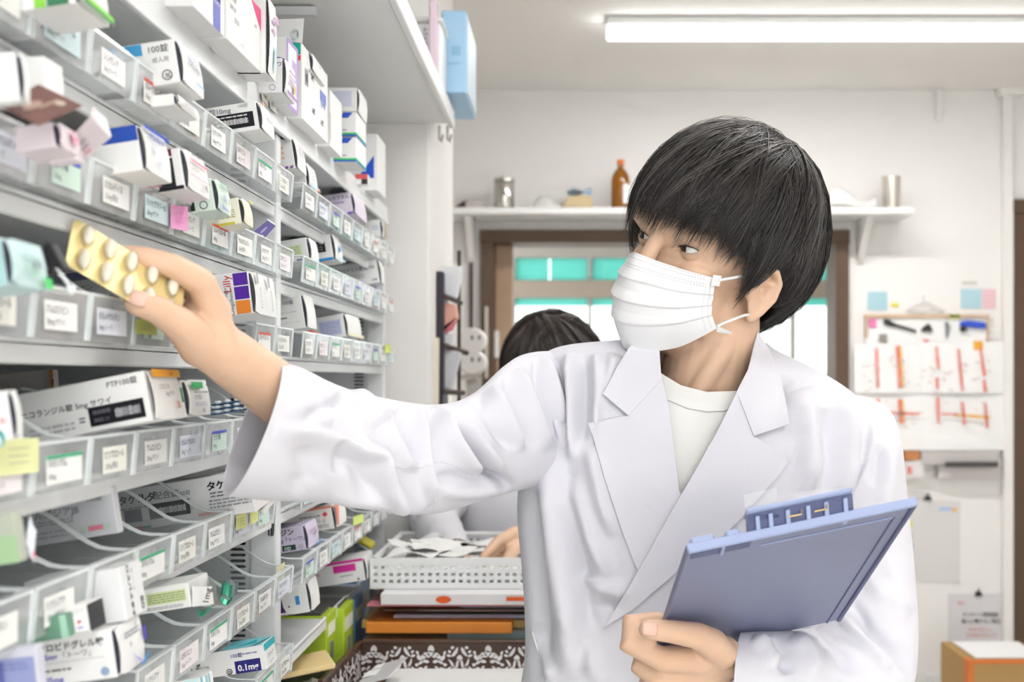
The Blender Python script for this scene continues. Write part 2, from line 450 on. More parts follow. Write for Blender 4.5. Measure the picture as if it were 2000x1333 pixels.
# ------------------------------------------------------------------ paper labels (shared meshes) for the clear bins
WORDS = ['シングレア', 'アムロジピン', 'テルミサルタン', 'セララ錠', 'ロキソニン', 'ランソプラゾール', 'ビソプロロール', 'カルベジロール', 'オルメサルタン', 'リクシアナ', 'ミカルディス', 'ネキシウム']
LABCOL = ['#fbfbf8', '#fbfbf8', '#f7f7f2', '#d8efe2', '#fbf3f5', '#d9eef0', '#fafaf0', '#fbfbf8', '#eaeef8', '#fbfbf8']
def label_mesh(i):
    mb = MB(); w, h =   .050 + .012 * (i % 3) / 2, .0195
    mb.cur = 0; mb.box(0, .0003, -w / 2, w / 2, 0, h)
    mb.cur = 1
    put_text(mb, WORDS[i % len(WORDS)], (.0006, -w / 2 + .003, h * .58), (0, 1, 0), (0, 0, 1), .0065, .01, width=min(w * .8, .0065 * len(WORDS[i % len(WORDS)]) * .95))
    put_text(mb, ['5mg トーワ', '20mg サワイ', '2.5mg 明治', '10mg'][i % 4], (.0006, -w / 2 + .004, h * .18), (0, 1, 0), (0, 0, 1), .0055)
    if i % 4 == 3:
        mb.cur = 2; mb.box(0.0003, .0006, -w / 2, w / 2, h * .86, h)
    a = [LABCOL[i % len(LABCOL)], '#6c6c76', ['#5b66c8', '#e06a5a', '#58b48a'][i % 3]]
    me = bpy.data.meshes.new('bin_label')
    me.from_pydata(mb.v, [], mb.f)
    for c in a: me.materials.append(ink(c) if c != a[0] else card(c))
    me.polygons.foreach_set('material_index', mb.mi)
    return me
LAB = [label_mesh(i) for i in range(12)]

m_clear = clear_mat('clear_plastic', '#fdfefe', haze=.07); m_front = clear_mat('clear_plastic_front', '#fdfefe', haze=.34)
m_pale_edge = mat('pale_plastic_edge', '#e9efef', .2, .6, var=.0)  # opaque pale colour painting the bright edges of clear plastic
BX = -.345
def bin_meshes():
    W = .0935; th = .0016
    b = MB()
    prof = [(BX, .001), (BX + .003, .034), (-.362, .0345)]
    for k in range(9):
        a = k / 8; prof.append((-.362 - .07 * a, .0345 + .034 * (a * a * (3 - 2 * a))))
    prof += [(-.66, .0685), (-.66, .001)]
    # moulded sheet walls: floor, front, back and the two sides; the rim carries the visible wall thickness
    b.add([(-.66, 0, .001), (BX, 0, .001), (BX, W, .001), (-.66, W, .001)], [(0, 1, 2, 3)])
    b.cur = 1; b.add([(BX, 0, .001), (BX, W, .001), (BX + .003, W, .034), (BX + .003, 0, .034)], [(0, 1, 2, 3)]); b.cur = 0
    b.add([(-.66, 0, .001), (-.66, W, .001), (-.66, W, .0685), (-.66, 0, .0685)], [(3, 2, 1, 0)])
    for y in (0, W): b.add([(x, y, z) for x, z in prof], [tuple(range(len(prof))) if y == 0 else tuple(range(len(prof) - 1, -1, -1))])
    e = MB()                                                                          # thickened rims, the bright edge glints painted into their pale colour
    e.frame_box((BX - .001, 0, .0335), (.0045, 0, 0), (0, W, 0), (0, 0, .0022))
    for y in (0, W - .0022): e.tube([(x, y + .0011, z + .0004) for x, z in prof[1:12]], .0011, 5)
    for y in (0, W - .0022): e.frame_box((BX - .0005, y, .001), (.002, 0, 0), (0, .0022, 0), (.003, 0, .033))
    return b, e
_b, _e = bin_meshes()
def _mesh(mb, name, m):
    me = bpy.data.meshes.new(name); me.from_pydata(mb.v, [], mb.f); me.materials.append(m); return me
BIN_ME, RIM_ME = _mesh(_b, 'clear_bin', m_clear), _mesh(_e, 'rim', m_pale_edge)
BIN_ME.materials.append(m_front); BIN_ME.polygons.foreach_set('material_index', _b.mi)

STICK = {}
def bin_at(ri, li, j, lab):
    y0, y1 = RACKS[ri]
    y = y1 - .012 - .0965 * (j + 1)
    z = LV[li]
    o = bpy.data.objects.new('clear_bin', BIN_ME); _link(o, (0, y, z), None)
    r = bpy.data.objects.new('rim', RIM_ME); _link(r, (0, y, z), o)
    l = bpy.data.objects.new('paper_label', LAB[lab % 12]); _link(l, (BX + .0022, y + .047 + ((lab * 7) % 5 - 2) * .003, z + .0065), o)
    return o
NTH = ['next to the end post', 'second from the end post', 'third from the end post', 'fourth from the end post', 'fifth from the end post', 'sixth from the end post', 'seventh from the end post', 'eighth from the end post', 'ninth from the end post']
k = 0
HIDDEN = {(0, 3, 2), (0, 3, 3), (1, 4, 0), (1, 4, 1), (1, 4, 2), (1, 4, 3), (1, 4, 4), (1, 4, 5), (1, 4, 6), (1, 4, 7), (1, 4, 8), (0, 4, 0), (1, 7, 2), (1, 7, 3), (1, 7, 4), (1, 7, 5), (1, 7, 6), (1, 7, 7), (1, 7, 8), (0, 5, 0)}
for ri in (0, 1):
    for li in range(1, 8):
        for j in range(9):
            k += 1
            y = RACKS[ri][1] - .012 - .0965 * (j + .5); z = LV[li] + .015
            px, py = to_px([(BX, y, z)])[0]
            if px < -45 or py < -30 or py > 1360 or (ri, li, j) in HIDDEN: continue
            o = bin_at(ri, li, j, k * 5 + li)
            tag(o, 'clear plastic bin on the %s shelf of the %s rack, %s' % (ORD[li], ['near', 'far'][ri], NTH[j]), 'bin', 'clear bins on the %s rack' % ['near', 'far'][ri])

# ------------------------------------------------------------------ medicine cartons
BOXN = 0
def art_mesh(body, items_side, items_end, fs, fe, h, L, w, items_bot=(), fb=None, items_top=(), ft=None):
    """printed artwork; fs/fe = (origin, right, up) of the side and the end face"""
    mb = MB(); mats = []
    def setc(c):
        if c not in mats: mats.append(c)
        mb.cur = mats.index(c)
    for items, f, ux in ((items_side, fs, h), (items_end, fe, w), (items_bot, fb, h), (items_top, ft, h)):
        if not items: continue
        o, r, u = f; n = r.cross(u).normalized(); uy = h if f is not fb and f is not ft else w
        for q, it in enumerate(items):
            lift = .00022 + .00006 * q
            if it[0] == 'r':
                _, x0, ya, x1, yb, c = it; setc(c)
                put_rect(mb, o + n * lift + r * (x0 * ux) + u * (ya * uy), r, u, (x1 - x0) * ux, (yb - ya) * uy)
            elif it[0] == 'p':
                _, pts, c = it; setc(c)
                mb.add([o + n * lift + r * (x * ux) + u * (y * uy) for x, y in pts], [tuple(range(len(pts)))])
            elif it[0] == 'c':
                _, x, y, rad, c = it; setc(c)
                mb.add([o + n * lift + r * (x * ux + rad * h * math.cos(a * .314)) + u * (y * uy + rad * h * math.sin(a * .314)) for a in range(20)], [tuple(range(20))])
            elif it[0] == 'b':      # barcode: white bars
                _, x0, ya, x1, yb, c = it; setc(c); rr = random.Random(5); x = x0
                while x < x1:
                    wd = rr.choice((.008, .014, .022)); put_rect(mb, o + n * lift + r * (x * ux) + u * (ya * uy), r, u, wd * ux, (yb - ya) * uy * rr.uniform(.85, 1)); x += wd + rr.choice((.008, .014))
            elif it[0] == 'l':      # lines of small print
                _, x0, ya, x1, yb, nn, c = it; setc(c); rr = random.Random(int(abs(x0 * 97 + ya * 31) * 10))
                for a in range(nn):
                    x = x0; y = yb - (yb - ya) * (a + .8) / nn
                    while x < x1 - .02:
                        wd = min(rr.uniform(.05, .22), x1 - x); put_rect(mb, o + n * lift + r * (x * ux) + u * (y * uy), r, u, wd * ux, (yb - ya) / nn * .45 * uy); x += wd + .03
            else:
                _, s, x, y, size, c = it[:6]; bold = it[6] if len(it) > 6 else 0; rot = it[7] if len(it) > 7 else 0; al = it[8] if len(it) > 8 else 'l'
                setc(c); rr_, uu_ = (r, u) if not rot else ((u, -r) if rot > 0 else (-u, r))
                put_text(mb, s, o + n * (lift + .0001) + r * (x * ux) + u * (y * uy), rr_, uu_, size * h, bold, 1, al)
    if mb.v: mb.build('printed_artwork', [ink(c) for c in mats], body)

def med_box(label, xr, yt, yb, xfar, L, side=(), end=(), tilt=9, Xe=-.32, base=None, col='#f6f6f4', endcol=None, flap=True, bot=(), top=(), yaw=0, gap=True, w=None, name='medicine_box', group='cartons on the near rack'):
    """carton whose near long face ends at photo column xr (rows yt..yb) and whose end face runs on to column xfar; Xe = world x of that end"""
    if base is not None: Xe = (xr - PX_X) / PX_F * ((LV[0] + .001 - CAM_Z) * PX_F / (PX_Y - base))     # stands on the top board
    d = Xe * PX_F / (xr - PX_X)
    h = (yb - yt) * d / PX_F
    if w is None: w = Xe * PX_F / (xfar - PX_X) - d
    w = max(w, .012)
    o = P(xr, yb, d)                                   # lower front corner of the near face
    ca, sa = math.cos(R(tilt)), math.sin(R(tilt))
    r = Vector((ca * math.cos(R(yaw)), ca * math.sin(R(yaw)), sa)); v = Vector((-math.sin(R(yaw)), math.cos(R(yaw)), 0)); u = r.cross(v)
    s0 = o - r * L
    mb = MB(); mb.frame_box(s0, r * L, v * w, u * h)
    b = mb.build(name, card(col), bevel=.0007)
    tag(b, label, 'box', group)
    ec = endcol or col
    eo, er = o.copy(), v
    if flap:
        if gap:
            dk = MB(); dk.frame_box(o + r * .0002 + v * .0012 + u * .002, r * .0006, v * .0045, u * (h - .004)); dk.build('flap_gap_shade', ink('#55556a'), b)  # dark strip painting the shade behind the flap edge
        g = []
        for i in range(9):
            a = i / 8; row = []
            for jj in range(7):
                q = jj / 6; out = .0022 * (1 - q) + .0006 + .0022 * math.sin(math.pi * a) * (1 - .3 * q)
                inset = .002 if jj in (0,) and i in (0, 8) else 0
                row.append(o + v * (w * (.02 + .98 * q)) + u * (h * a + (inset if i == 0 else -inset)) + r * out)
            g.append(row)
        fl = MB(); fl.sheet([list(x) for x in zip(*g)], .0008); fl.build('end_flap', card(ec), b, smooth=True)
        eo = o + r * .0062
        er = (v * w - r * .0020).normalized()
    art_mesh(b, side, end, (o, r, u), (eo, er, u), h, L, w, bot, (o, r, -v), top, (o + u * h, r, v))
    return b

K, G = '#24242c', '#8a8c92'
N2 = dict(Xe=-.352, group='cartons on the far rack')
# --- near rack, second shelf
med_box('white carton with bright green stripe along its end, highest on the left', 147, -95, 5, 211, .12, [('r', -.55, .0, -.12, .22, '#3f7d5a'), ('r', -.8, 0, -.57, .2, '#8fd24a')], [('r', 0, 0, 1, .07, '#3f8d52'), ('r', 0, .07, 1, .17, '#8be04a')], Xe=-.31)
med_box('white carton marked 10mg in a light blue box on the second shelf', 352, 74, 160, 397, .12,
        [('r', -1.55, .72, -.75, .98, '#4aa6dc'), ('t', '10mg', -1.45, .78, .2, '#ffffff', .02), ('t', '100錠', -.6, .75, .2, K), ('t', '成人用', -.55, .52, .13, G), ('t', 'ガム錠', -2.4, .78, .18, K), ('t', '■ 名', -1.9, .4, .16, K), ('c', -.26, .2, .12, '#4a4a4e'), ('c', -.26, .2, .095, '#f6f6f4'), ('t', '紙', -.31, .14, .13, '#4a4a4e', .02)],
        [('t', 'シングレア錠10', .12, .42, .17, '#3a3a5a'), ('r', .45, .12, .85, .16, '#7db7e6'), ('l', .3, .6, .7, .8, 3, '#b9c3e6')])
med_box('white carton with black date panel reading 2023.02 471035 on the second shelf', 507, 196, 252, 535, .14,
        [('t', 'タケキャブ', -2.95, .70, .26, '#1f2a55', .02), ('t', '錠10mg', -1.65, .72, .24, '#3a3f5e'), ('t', '100錠', -.62, .84, .15, G), ('r', -2.55, .14, -.14, .66, '#1c1d22'), ('t', '2023.02', -2.4, .43, .2, '#f2f2f2'), ('t', '471035', -2.35, .2, .2, '#f2f2f2'), ('b', -1.45, .28, -.35, .48, '#f5f5f5'), ('l', -1.5, .52, -.35, .62, 1, '#e6e6e6'), ('r', -2.3, -.02, -1.95, .1, '#f08a3c')],
        [('t', 'タケキャブ', .25, .35, .2, K, .01, 0), ('p', [(.05, .98), (.3, .98), (.1, .8)], '#f2a074')])
med_box('small white carton tucked under the 10mg carton', 340, 182, 205, 385, .10, [], [('l', .2, .3, .8, .7, 2, '#c8c8d8')], Xe=-.325, tilt=6)
# --- near rack, third shelf
med_box('plain white carton at the left edge above the maroon flap', 38, 100, 196, 56, .10, [], [], Xe=-.312, tilt=6)
b5 = med_box('white carton with a hanging maroon printed flap at the left edge', 92, 108, 190, 128, .09, [], [], Xe=-.335, tilt=4, flap=False)
def flap_sheet(parent, pts, name, c, art=(), sub=4, th=.0008, sag=0.0):
    """thin card panel through four world corners (bilinear, optional sag)"""
    a, b_, c_, d_ = [Vector(p) for p in pts]; n = (b_ - a).cross(d_ - a).normalized(); g = []
    for i in range(sub + 1):
        s = i / sub; row = []
        for j in range(sub + 1):
            t_ = j / sub; row.append(a.lerp(b_, s).lerp(d_.lerp(c_, s), t_) + n * (sag * math.sin(math.pi * s) * math.sin(math.pi * t_)))
        g.append(row)
    o = MB().sheet(g, th).build(name, card(c), parent, smooth=True)
    if art:
        mb = MB(); ms = []
        for x, y, rx, ry, cc in art:
            if cc not in ms: ms.append(cc)
            mb.cur = ms.index(cc)
            for sgn in (1, -1):
                mb.add([a.lerp(b_, x + rx * math.cos(q * .449)).lerp(d_.lerp(c_, x + rx * math.cos(q * .449)), y + ry * math.sin(q * .449)) + n * sgn * (.0012) for q in range(14)], [tuple(range(14))])
        mb.build('printed_artwork', [ink(q) for q in ms], o)
    return o
flap_sheet(b5, [P(-5, 205, .74), P(75, 167, .80), P(160, 208, .80), P(76, 246, .74)], 'hanging_flap', '#7c5650', [(.35, .45, .22, .12, '#b79a8c'), (.6, .6, .25, .06, '#a98b7d'), (.75, .72, .09, .1, '#cdbcae'), (.3, .2, .2, .06, '#8b6660')])
med_box('small white carton with pink circular print at the left', 108, 236, 286, 153, .08, [], [('c', .55, .5, .33, '#f2a9c0'), ('c', .55, .5, .2, '#fbe3ec'), ('r', .4, .42, .75, .56, '#ee92b0')], col='#f9ecf1', Xe=-.318)
b7 = med_box('pale pink carton with torn open lid beside the blue banded carton', 150, 262, 312, 165, .08, [('l', -1.6, .3, -.3, .8, 3, '#d8b9c6')], [], col='#f7eaef', Xe=-.325, flap=False)
flap_sheet(b7, [P(122, 285, .85), P(178, 225, .83), P(216, 268, .85), P(165, 312, .87)], 'open_lid', '#f6ebef', [(.35, .4, .18, .05, '#c9b6c2'), (.3, .6, .2, .04, '#c9b6c2'), (.3, .8, .12, .04, '#ee9aa6')], sag=.002)
flap_sheet(b7, [P(178, 225, .83), P(182, 208, .835), P(206, 232, .85), P(216, 268, .85)], 'tuck_tab', '#faf4f6', sag=.003)
med_box('white carton with royal blue top band lettered in white on the third shelf', 279, 242, 332, 333, .15,
        [('r', -3.5, .66, 0, 1.0, '#2f54b4'), ('t', 'NICHI-IKO', -1.75, .80, .17, '#dfe6ff', .02), ('t', '100錠', -1.15, .68, .13, '#dfe6ff', .01), ('t', 'ヘ ク ミ', -2.6, .05, .1, K)],
        [('r', 0, .9, 1, 1.0, '#3554b8'), ('l', .15, .72, .75, .86, 2, '#5a74c8'), ('t', '20', .2, .42, .28, '#cfe0ee', .03), ('t', '20mg', .35, .2, .2, '#cfe0ee', .02)])
med_box('white carton with black panel and pink stripe, end marked 40', 362, 287, 368, 408, .12,
        [('r', -1.15, .0, -.02, .09, '#1d1d22'), ('r', -.75, .09, -.2, .78, '#26262c'), ('r', -.62, .82, -.2, 1.0, '#7b2f45'), ('t', '100', -.58, .86, .1, '#ffffff', .01), ('b', -.6, .2, -.3, .4, '#dcdcdc')],
        [('r', .12, .70, .95, .76, '#f39ab4'), ('t', 'ニトギスロール', .1, .48, .12, K), ('r', .0, .32, 1, .335, '#e88ba6'), ('t', '40', .62, .08, .26, '#5a2a3c'), ('l', .2, .85, .6, .95, 1, G)],
        bot=[('l', -1.3, .3, -.3, .7, 2, '#f2a0b2')])
med_box('pale green carton marked OD in a black lozenge on the third shelf', 421, 347, 410, 450, .09,
        [('r', -1.35, .06, -.62, .34, '#22302c'), ('t', 'OD', -1.28, .1, .24, '#f4fff6', .04), ('c', -.34, .2, .13, '#4a5a52'), ('c', -.34, .2, .1, '#e0efe4'), ('t', '1mg', -2.2, .08, .22, '#3a72c8', .02)],
        [('l', .15, .72, .8, .92, 3, '#4f9a80'), ('t', '20', .25, .3, .28, '#6f86cc', .03), ('t', '錠', .6, .3, .2, K), ('p', [(.0, 0), (.6, 0), (.0, .16)], '#8fa2d8')], col='#e0efe4')
med_box('cream carton with yellow printed edge on the third shelf near the post', 472, 385, 436, 493, .08,
        [('l', -1.7, .25, -.2, .6, 4, '#b9b58c'), ('r', -1.0, .0, -.25, .1, '#d9cf4a')], [('t', 'ブラバ', .2, .12, .13, '#6a5a3a'), ('r', .6, .9, 1, 1, '#e8dc6a')], col='#f6f3de')
lf = thing('leaflet', P(512, 470, 1.43), 'folded violet leaflet sticking out of a bin beside the post', 'leaflet')
flap_sheet(lf, [P(489, 458, 1.42), P(522, 431, 1.43), P(537, 441, 1.45), P(506, 476, 1.44)], 'sheet', '#7d73b4', [(.55, .4, .22, .1, '#c9c4e2'), (.25, .7, .12, .16, '#f2f0e0')])
flap_sheet(lf, [P(522, 431, 1.43), P(520, 428, 1.435), P(536, 438, 1.45), P(537, 441, 1.45)], 'folded_edge', '#f4f2f4')
# --- near rack, fourth shelf
med_box('pale aqua carton with small green square at the left edge', 14, 462, 556, 90, .10, [('r', -.6, 0, 0, 1, '#a9d3d2')],
        [('l', .25, .55, .75, .7, 2, '#a6c9c4'), ('l', .3, .2, .7, .5, 4, '#b9e2cf'), ('r', .78, 0, 1, .24, '#55d873'), ('r', .55, .42, .75, .6, '#9fb0b4'), ('t', 'ナニョル', .25, .8, .09, '#6f9fb0')], col='#cfe8e8', Xe=-.312)
med_box('grey white carton with dark blue band marked 50mg behind the tablets', 318, 506, 590, 330, .16,
        [('r', -4, .76, -.3, .96, '#39407c'), ('t', 'ファナンジン錠錠', -2.2, .52, .17, '#4a4a52'), ('t', '錠 50mg', -1.7, .16, .26, '#3a3a40', .02), ('p', [(-2.6, .3), (-2.0, .3), (-1.85, .05), (-2.3, .05)], '#4b4f9c'), ('r', -.8, .05, -.35, .42, '#4fa6a8')], [], Xe=-.405, col='#d6d8da', tilt=8)
bc = thing('clip_marker', P(110, 560, .80), 'black plastic clip with a clear stem beside the aqua carton', 'clip')
MB().prism([P(84, 476, .80), P(98, 474, .80), P(108, 492, .80), P(127, 526, .80), P(118, 528, .80), P(108, 520, .80), P(95, 540, .80), P(90, 512, .80)], (0, .012, 0)).build('clip', m_dark, bc, bevel=.001)
MB().tube([P(108, 520, .803), P(128, 548, .803), P(140, 566, .803)], [.0012, .0012, .0012], 6).build('stem', m_pale_edge, bc)
MB().ball(P(138, 566, .803), .0035).build('stem_tip', mat('milky_plastic', '#eceff0', .3, var=0), bc, smooth='all')
med_box('white carton with two violet and one orange squares on its side', 494, 529, 612, 540, .10,
        [('r', -.37, .69, -.03, .98, '#5a2ea6'), ('r', -.37, .36, -.03, .66, '#5a2ea6'), ('r', -.37, .02, -.03, .33, '#f29136'), ('t', 'Lilly', -.44, .56, .26, '#d8324a', .0, 1), ('t', 'Boehringer', -.54, .14, .12, '#6a6a72', 0, 1), ('t', 'Ingelheim', -.42, .14, .12, '#6a6a72', 0, 1), ('c', -.5, .06, .075, '#77777e'), ('c', -.5, .06, .055, '#f6f6f4'), ('t', 'ıl', -.47, .02, .09, '#77777e', 0, 1)],
        [('t', 'Trazenta', .2, .1, .15, K, 0, 1), ('t', 'トラゼンタ錠5mg', .4, .1, .1, G, 0, 1), ('t', 'Trazenta', .68, .1, .15, K, 0, 1), ('t', 'トラゼンタ錠5mg', .88, .1, .1, G, 0, 1), ('r', .05, .7, .14, .95, '#b4b4ba'), ('r', .55, .68, .64, .95, '#b4b4ba')], tilt=7)
# --- near rack, fifth shelf
med_box('white carton with a teal arc at the left edge of the fifth shelf', 25, 762, 858, 36, .10, [('c', -.35, .05, .2, '#37a6a2'), ('c', -.35, .0, .13, '#f6f6f4'), ('t', '錠', -.2, .35, .12, '#d84a5a')], [], Xe=-.325, tilt=8)
med_box('long white carton with black code panel and orange topped end', 298, 722, 822, 357, .106,
        [('t', 'ニコランジル錠 5mg サワイ', -2.5, .5, .148, '#44444c', .012), ('t', 'PTP100錠', -.75, .80, .15, '#5c5c64', .01), ('r', -1.2, .1, -.1, .48, '#15161c'), ('t', '使用期限', -1.12, .33, .09, '#8a8a96'), ('t', '2022.11', -1.12, .18, .1, '#8a8a96'), ('b', -.68, .2, -.2, .38, '#c9c9cc'), ('l', -2.4, .1, -1.5, .3, 2, '#c3c3c6'), ('l', -1.4, .2, -1.28, .34, 2, G)],
        [('r', 0, .84, 1, 1, '#f0a830'), ('t', '100錠', .62, .88, .08, '#7a4a10'), ('t', 'ニコランジル', .15, .60, .12, '#4a4a52', .01), ('t', '5mg サワイ', .35, .46, .12, '#4a4a52', .01), ('t', '50', .68, .2, .2, '#d8323a', .03)], tilt=11, gap=False)
med_box('small white carton with green label at its top on the fifth shelf', 364, 742, 814, 410, .08, [('r', -.4, .4, 0, .8, '#2f9d5a')],
        [('r', .1, .74, .62, .92, '#45c071'), ('c', .8, .84, .05, '#5a7a66'), ('t', 'セララ錠25', .15, .44, .15, K), ('l', .15, .25, .7, .36, 2, '#9aa0b8'), ('t', '100錠', .4, .06, .15, '#5a5a66'), ('l', .15, .6, .8, .68, 1, G)])
bl = thing('blister_stack', P(432, 812, 1.2), 'stack of dark blue blister sheets beside the coat sleeve', 'blister pack')
for q in range(3):
    s = MB(); a = P(412, 812 - q * 9, 1.18); s.frame_box(a, (.04, 0, .006), (0, .05, 0), (0, 0, .0015)); sh = s.build('blister_sheet', mat('navy_foil', '#1d4a72', .3, metal=.4, var=.1), bl)
    t2 = MB()
    for e in range(4): t2.ball(a + Vector((.006 + .009 * e, .001, .0035 + .0014 * e)), .0035, .004, .0016, 8, 6)
    t2.build('tablet_pocket', mat('pale_tablet', '#dfe9ee', .3, var=0), sh, smooth='all')
med_box('brownish carton deep on the fifth shelf behind the long white carton', 106, 722, 768, 114, .12, [('r', -.14, 0, 0, 1, '#e09a4a'), ('t', '7', -.1, .35, .3, '#7a3a10')], [], col='#d9d2cc', Xe=-.46, tilt=4, flap=False)
# --- near rack, sixth shelf
b21 = med_box('long white carton with black code panel and torn open end', 499, 918, 1000, 530, .145,
        [('t', 'タケルダ', -3.18, .66, .23, '#222232', .025), ('t', '配合錠', -2.32, .66, .2, '#4a4a54'), ('t', '100錠', -1.75, .66, .13, G), ('r', -2.5, .2, -1.52, .56, '#16161d'), ('b', -2.28, .3, -1.62, .46, '#f0f0f0'), ('r', -3.1, .2, -2.68, .5, '#5f6078'), ('l', -3.2, .5, -2.5, .58, 1, G),
         ('t', 'タケルダ', -1.05, .68, .23, '#222232', .025), ('t', '配合錠', -.35, .68, .2, '#4a4a54'), ('l', -1.0, .48, -.15, .64, 2, '#8a8a90'), ('l', -1.05, .22, -.05, .46, 3, '#a6a6ac'), ('r', -3.2, .02, -2.5, .07, '#46a08a'), ('r', -3.0, .005, -2.7, .085, '#e88a82'), ('r', -1.35, .1, -.6, .16, '#f0b4b0')], [], tilt=9, flap=False)
flap_sheet(b21, [P(499, 1000, 1.31), P(545, 968, 1.34), P(538, 952, 1.36), P(505, 965, 1.33)], 'torn_flap', '#efe6e4', sag=.003)
flap_sheet(b21, [P(505, 998, 1.32), P(516, 1004, 1.31), P(545, 970, 1.34), P(520, 975, 1.34)], 'torn_tab', '#f6f1ef', sag=.002)
pp = thing('pen', P(530, 1050, 1.585), 'two black pens clipped to the end post of the near rack', 'pen')
for q in (0, 1):
    a, b_ = P(528 + q * 7, 985 - q * 4, 1.585), P(527 + q * 4, 1046, 1.585)
    MB().tube([a, b_, b_ + (b_ - a) * .03], [.0024, .0024, .0008], 8).build('barrel', m_dark if q else mat('steel_grey', '#6a6c70', .3, metal=.7, var=0), pp)
med_box('grey white carton with faint print and pink lozenge on the sixth shelf', 232, 950, 1042, 238, .085,
        [('t', '100錠', -.55, .76, .14, '#7a7a80'), ('t', 'アルズジアJB', -1.9, .56, .2, '#9a9aa2', .02), ('l', -1.9, .38, -.9, .5, 2, '#a9a9b0'), ('r', -.8, .12, -.15, .26, '#c9d6cc'), ('r', -.62, .14, -.3, .24, '#e88aa0'), ('l', -1.8, .1, -1.1, .3, 2, '#b4b4ba')], [], col='#d9dadd', Xe=-.36, flap=False)
b23 = med_box('olive green carton with white rounded lid at the left edge', 40, 1000, 1098, 52, .09, [('r', -1.2, 0, 0, .55, '#a8c79a')], [], col='#b9bfae', Xe=-.325, flap=False)
flap_sheet(b23, [P(50, 1060, .79), P(58, 1008, .80), P(70, 1040, .80), P(66, 1100, .79)], 'rounded_lid', '#eef2fa', [(.15, .85, .1, .12, '#f06a8a')], sag=.004)
med_box('tan carton with blue corner deep on the sixth shelf', 348, 905, 935, 356, .12, [('r', -.4, .3, -.1, .95, '#4a5aa8')], [], col='#cdb39a', Xe=-.50, tilt=3, flap=False)
# --- near rack, seventh shelf
b25 = med_box('carton with pale green ingredient panel and open end marked 1mg', 374, 1138, 1186, 412, .10,
        [('r', -1.75, .3, -.15, .78, '#cfdca6'), ('l', -1.7, .34, -.2, .74, 4, '#8a9a68'), ('t', '1mg', -2.15, .62, .17, K, .01), ('l', -1.8, .08, -.3, .22, 2, '#9a9aa0')], [], col='#eef0ec', flap=False)
dd = b25
flap_sheet(dd, [P(377, 1186, 1.088), P(418, 1181, 1.13), P(414, 1146, 1.135), P(377, 1146, 1.088)], 'open_flap', '#f7f7f5', [], sag=.002)
tx = MB(); put_text(tx, '1mg', P(396, 1176, 1.10) + Vector((.006, -.004, 0)), Vector((0.1, .3, .9)).normalized(), Vector((-.66, -.7, .2)).normalized(), .008, .02); tx.build('printed_artwork', ink(K), dd)
flap_sheet(dd, [P(416, 1186, 1.13), P(426, 1178, 1.15), P(422, 1142, 1.15), P(408, 1130, 1.14)], 'side_flap', '#7d7f7c')
med_box('tall white carton with vertical lettering and 80 on its end', 248, 1108, 1214, 288, .07,
        [('r', -.75, .42, -.65, .62, '#7ac08a'), ('l', -1.2, .3, -.9, .8, 2, G)], [('t', 'ロスバスタチン', .3, .98, .17, K, .02, -1), ('t', '錠 トーワ', .5, .9, .1, G, .0, -1), ('t', '80', .74, .32, .26, K, .0, -1)], col='#eceded', flap=False)
b27 = med_box('white carton with its open end painted shade dark beneath the sixth shelf bins', 176, 1180, 1236, 208, .06, [], [('r', .03, .03, .97, .97, '#3a3a3e')], flap=False, Xe=-.33)  # dark end rectangle paints the shade inside the open carton
flap_sheet(b27, [P(140, 1236, .86), P(172, 1230, .87), P(168, 1195, .875), P(138, 1205, .86)], 'open_flap', '#f4f4f2', [(.45, .55, .12, .1, '#c44a6a'), (.5, .2, .22, .05, '#7a76c8')])
med_box('green carton end showing beside the shade dark open carton', 135, 1200, 1246, 142, .06, [('r', -.3, 0, 0, 1, '#a9d6bc')], [], col='#6f9a84', Xe=-.33, flap=False)
st_ = thing('blister_strip', P(440, 1180, 1.25), 'crumpled green foil blister strips lying in the seventh shelf bin', 'blister pack')
for q, (px, py, dd_) in enumerate(((430, 1165, 1.24), (442, 1160, 1.26), (430, 1178, 1.22), (385, 1200, 1.10))):
    a = P(px, py, dd_); g = [[a + Vector((.0026 * i, .002 * j, .0025 * math.sin(i * 1.3 + q) + .0038 * j * (1 if q < 2 else .3))) for j in range(4)] for i in range(5)]
    MB().sheet(g, .0006).build('foil_strip', mat('green_foil', ['#3f9c7c', '#9fb6b4', '#48a688', '#56b08c'][q], .25, metal=.5, var=.2) if q != 1 else mat('silver_foil', '#9fb0b4', .3, metal=.7, var=.1), st_)
# --- near rack, eighth shelf
med_box('large white carton with bold heading and violet dosage on the lowest shelf', 229, 1228, 1324, 281, .064,
        [('t', 'クロピドグレル錠', -1.52, .72, .17, '#30303a', .025), ('t', '75mg', -1.48, .54, .15, '#7a6ac8', .03), ('t', '「トーワ」', -1.02, .54, .15, '#55555e'), ('r', -1.45, .46, -.2, .468, '#a4a4aa'), ('l', -1.45, .28, -.9, .36, 1, '#4a4a52'), ('t', '75mg', -1.45, .06, .17, '#6a60c8', .02), ('c', -.22, .16, .09, '#9ab0cc')],
        [('l', .15, .7, .75, .85, 2, G), ('t', '錠', .3, .5, .12, K), ('p', [(.35, .35), (.7, .1), (.62, .06)], '#b9b0e6'), ('p', [(.6, 0), (1, .2), (1, .1), (.8, 0)], '#4f96d8'), ('r', .9, .45, 1, .75, '#5a4ec8')], tilt=8)
med_box('blue tinted carton end at the lower left corner', 78, 1262, 1350, 84, .09, [('r', -3, .05, -.06, .78, '#98a0cc'), ('l', -1.0, .5, -.2, .7, 2, '#7a84b8'), ('r', -3, .0, -.75, .72, '#6a70b4')], [], col='#d2d3de', Xe=-.33, tilt=6, flap=False)
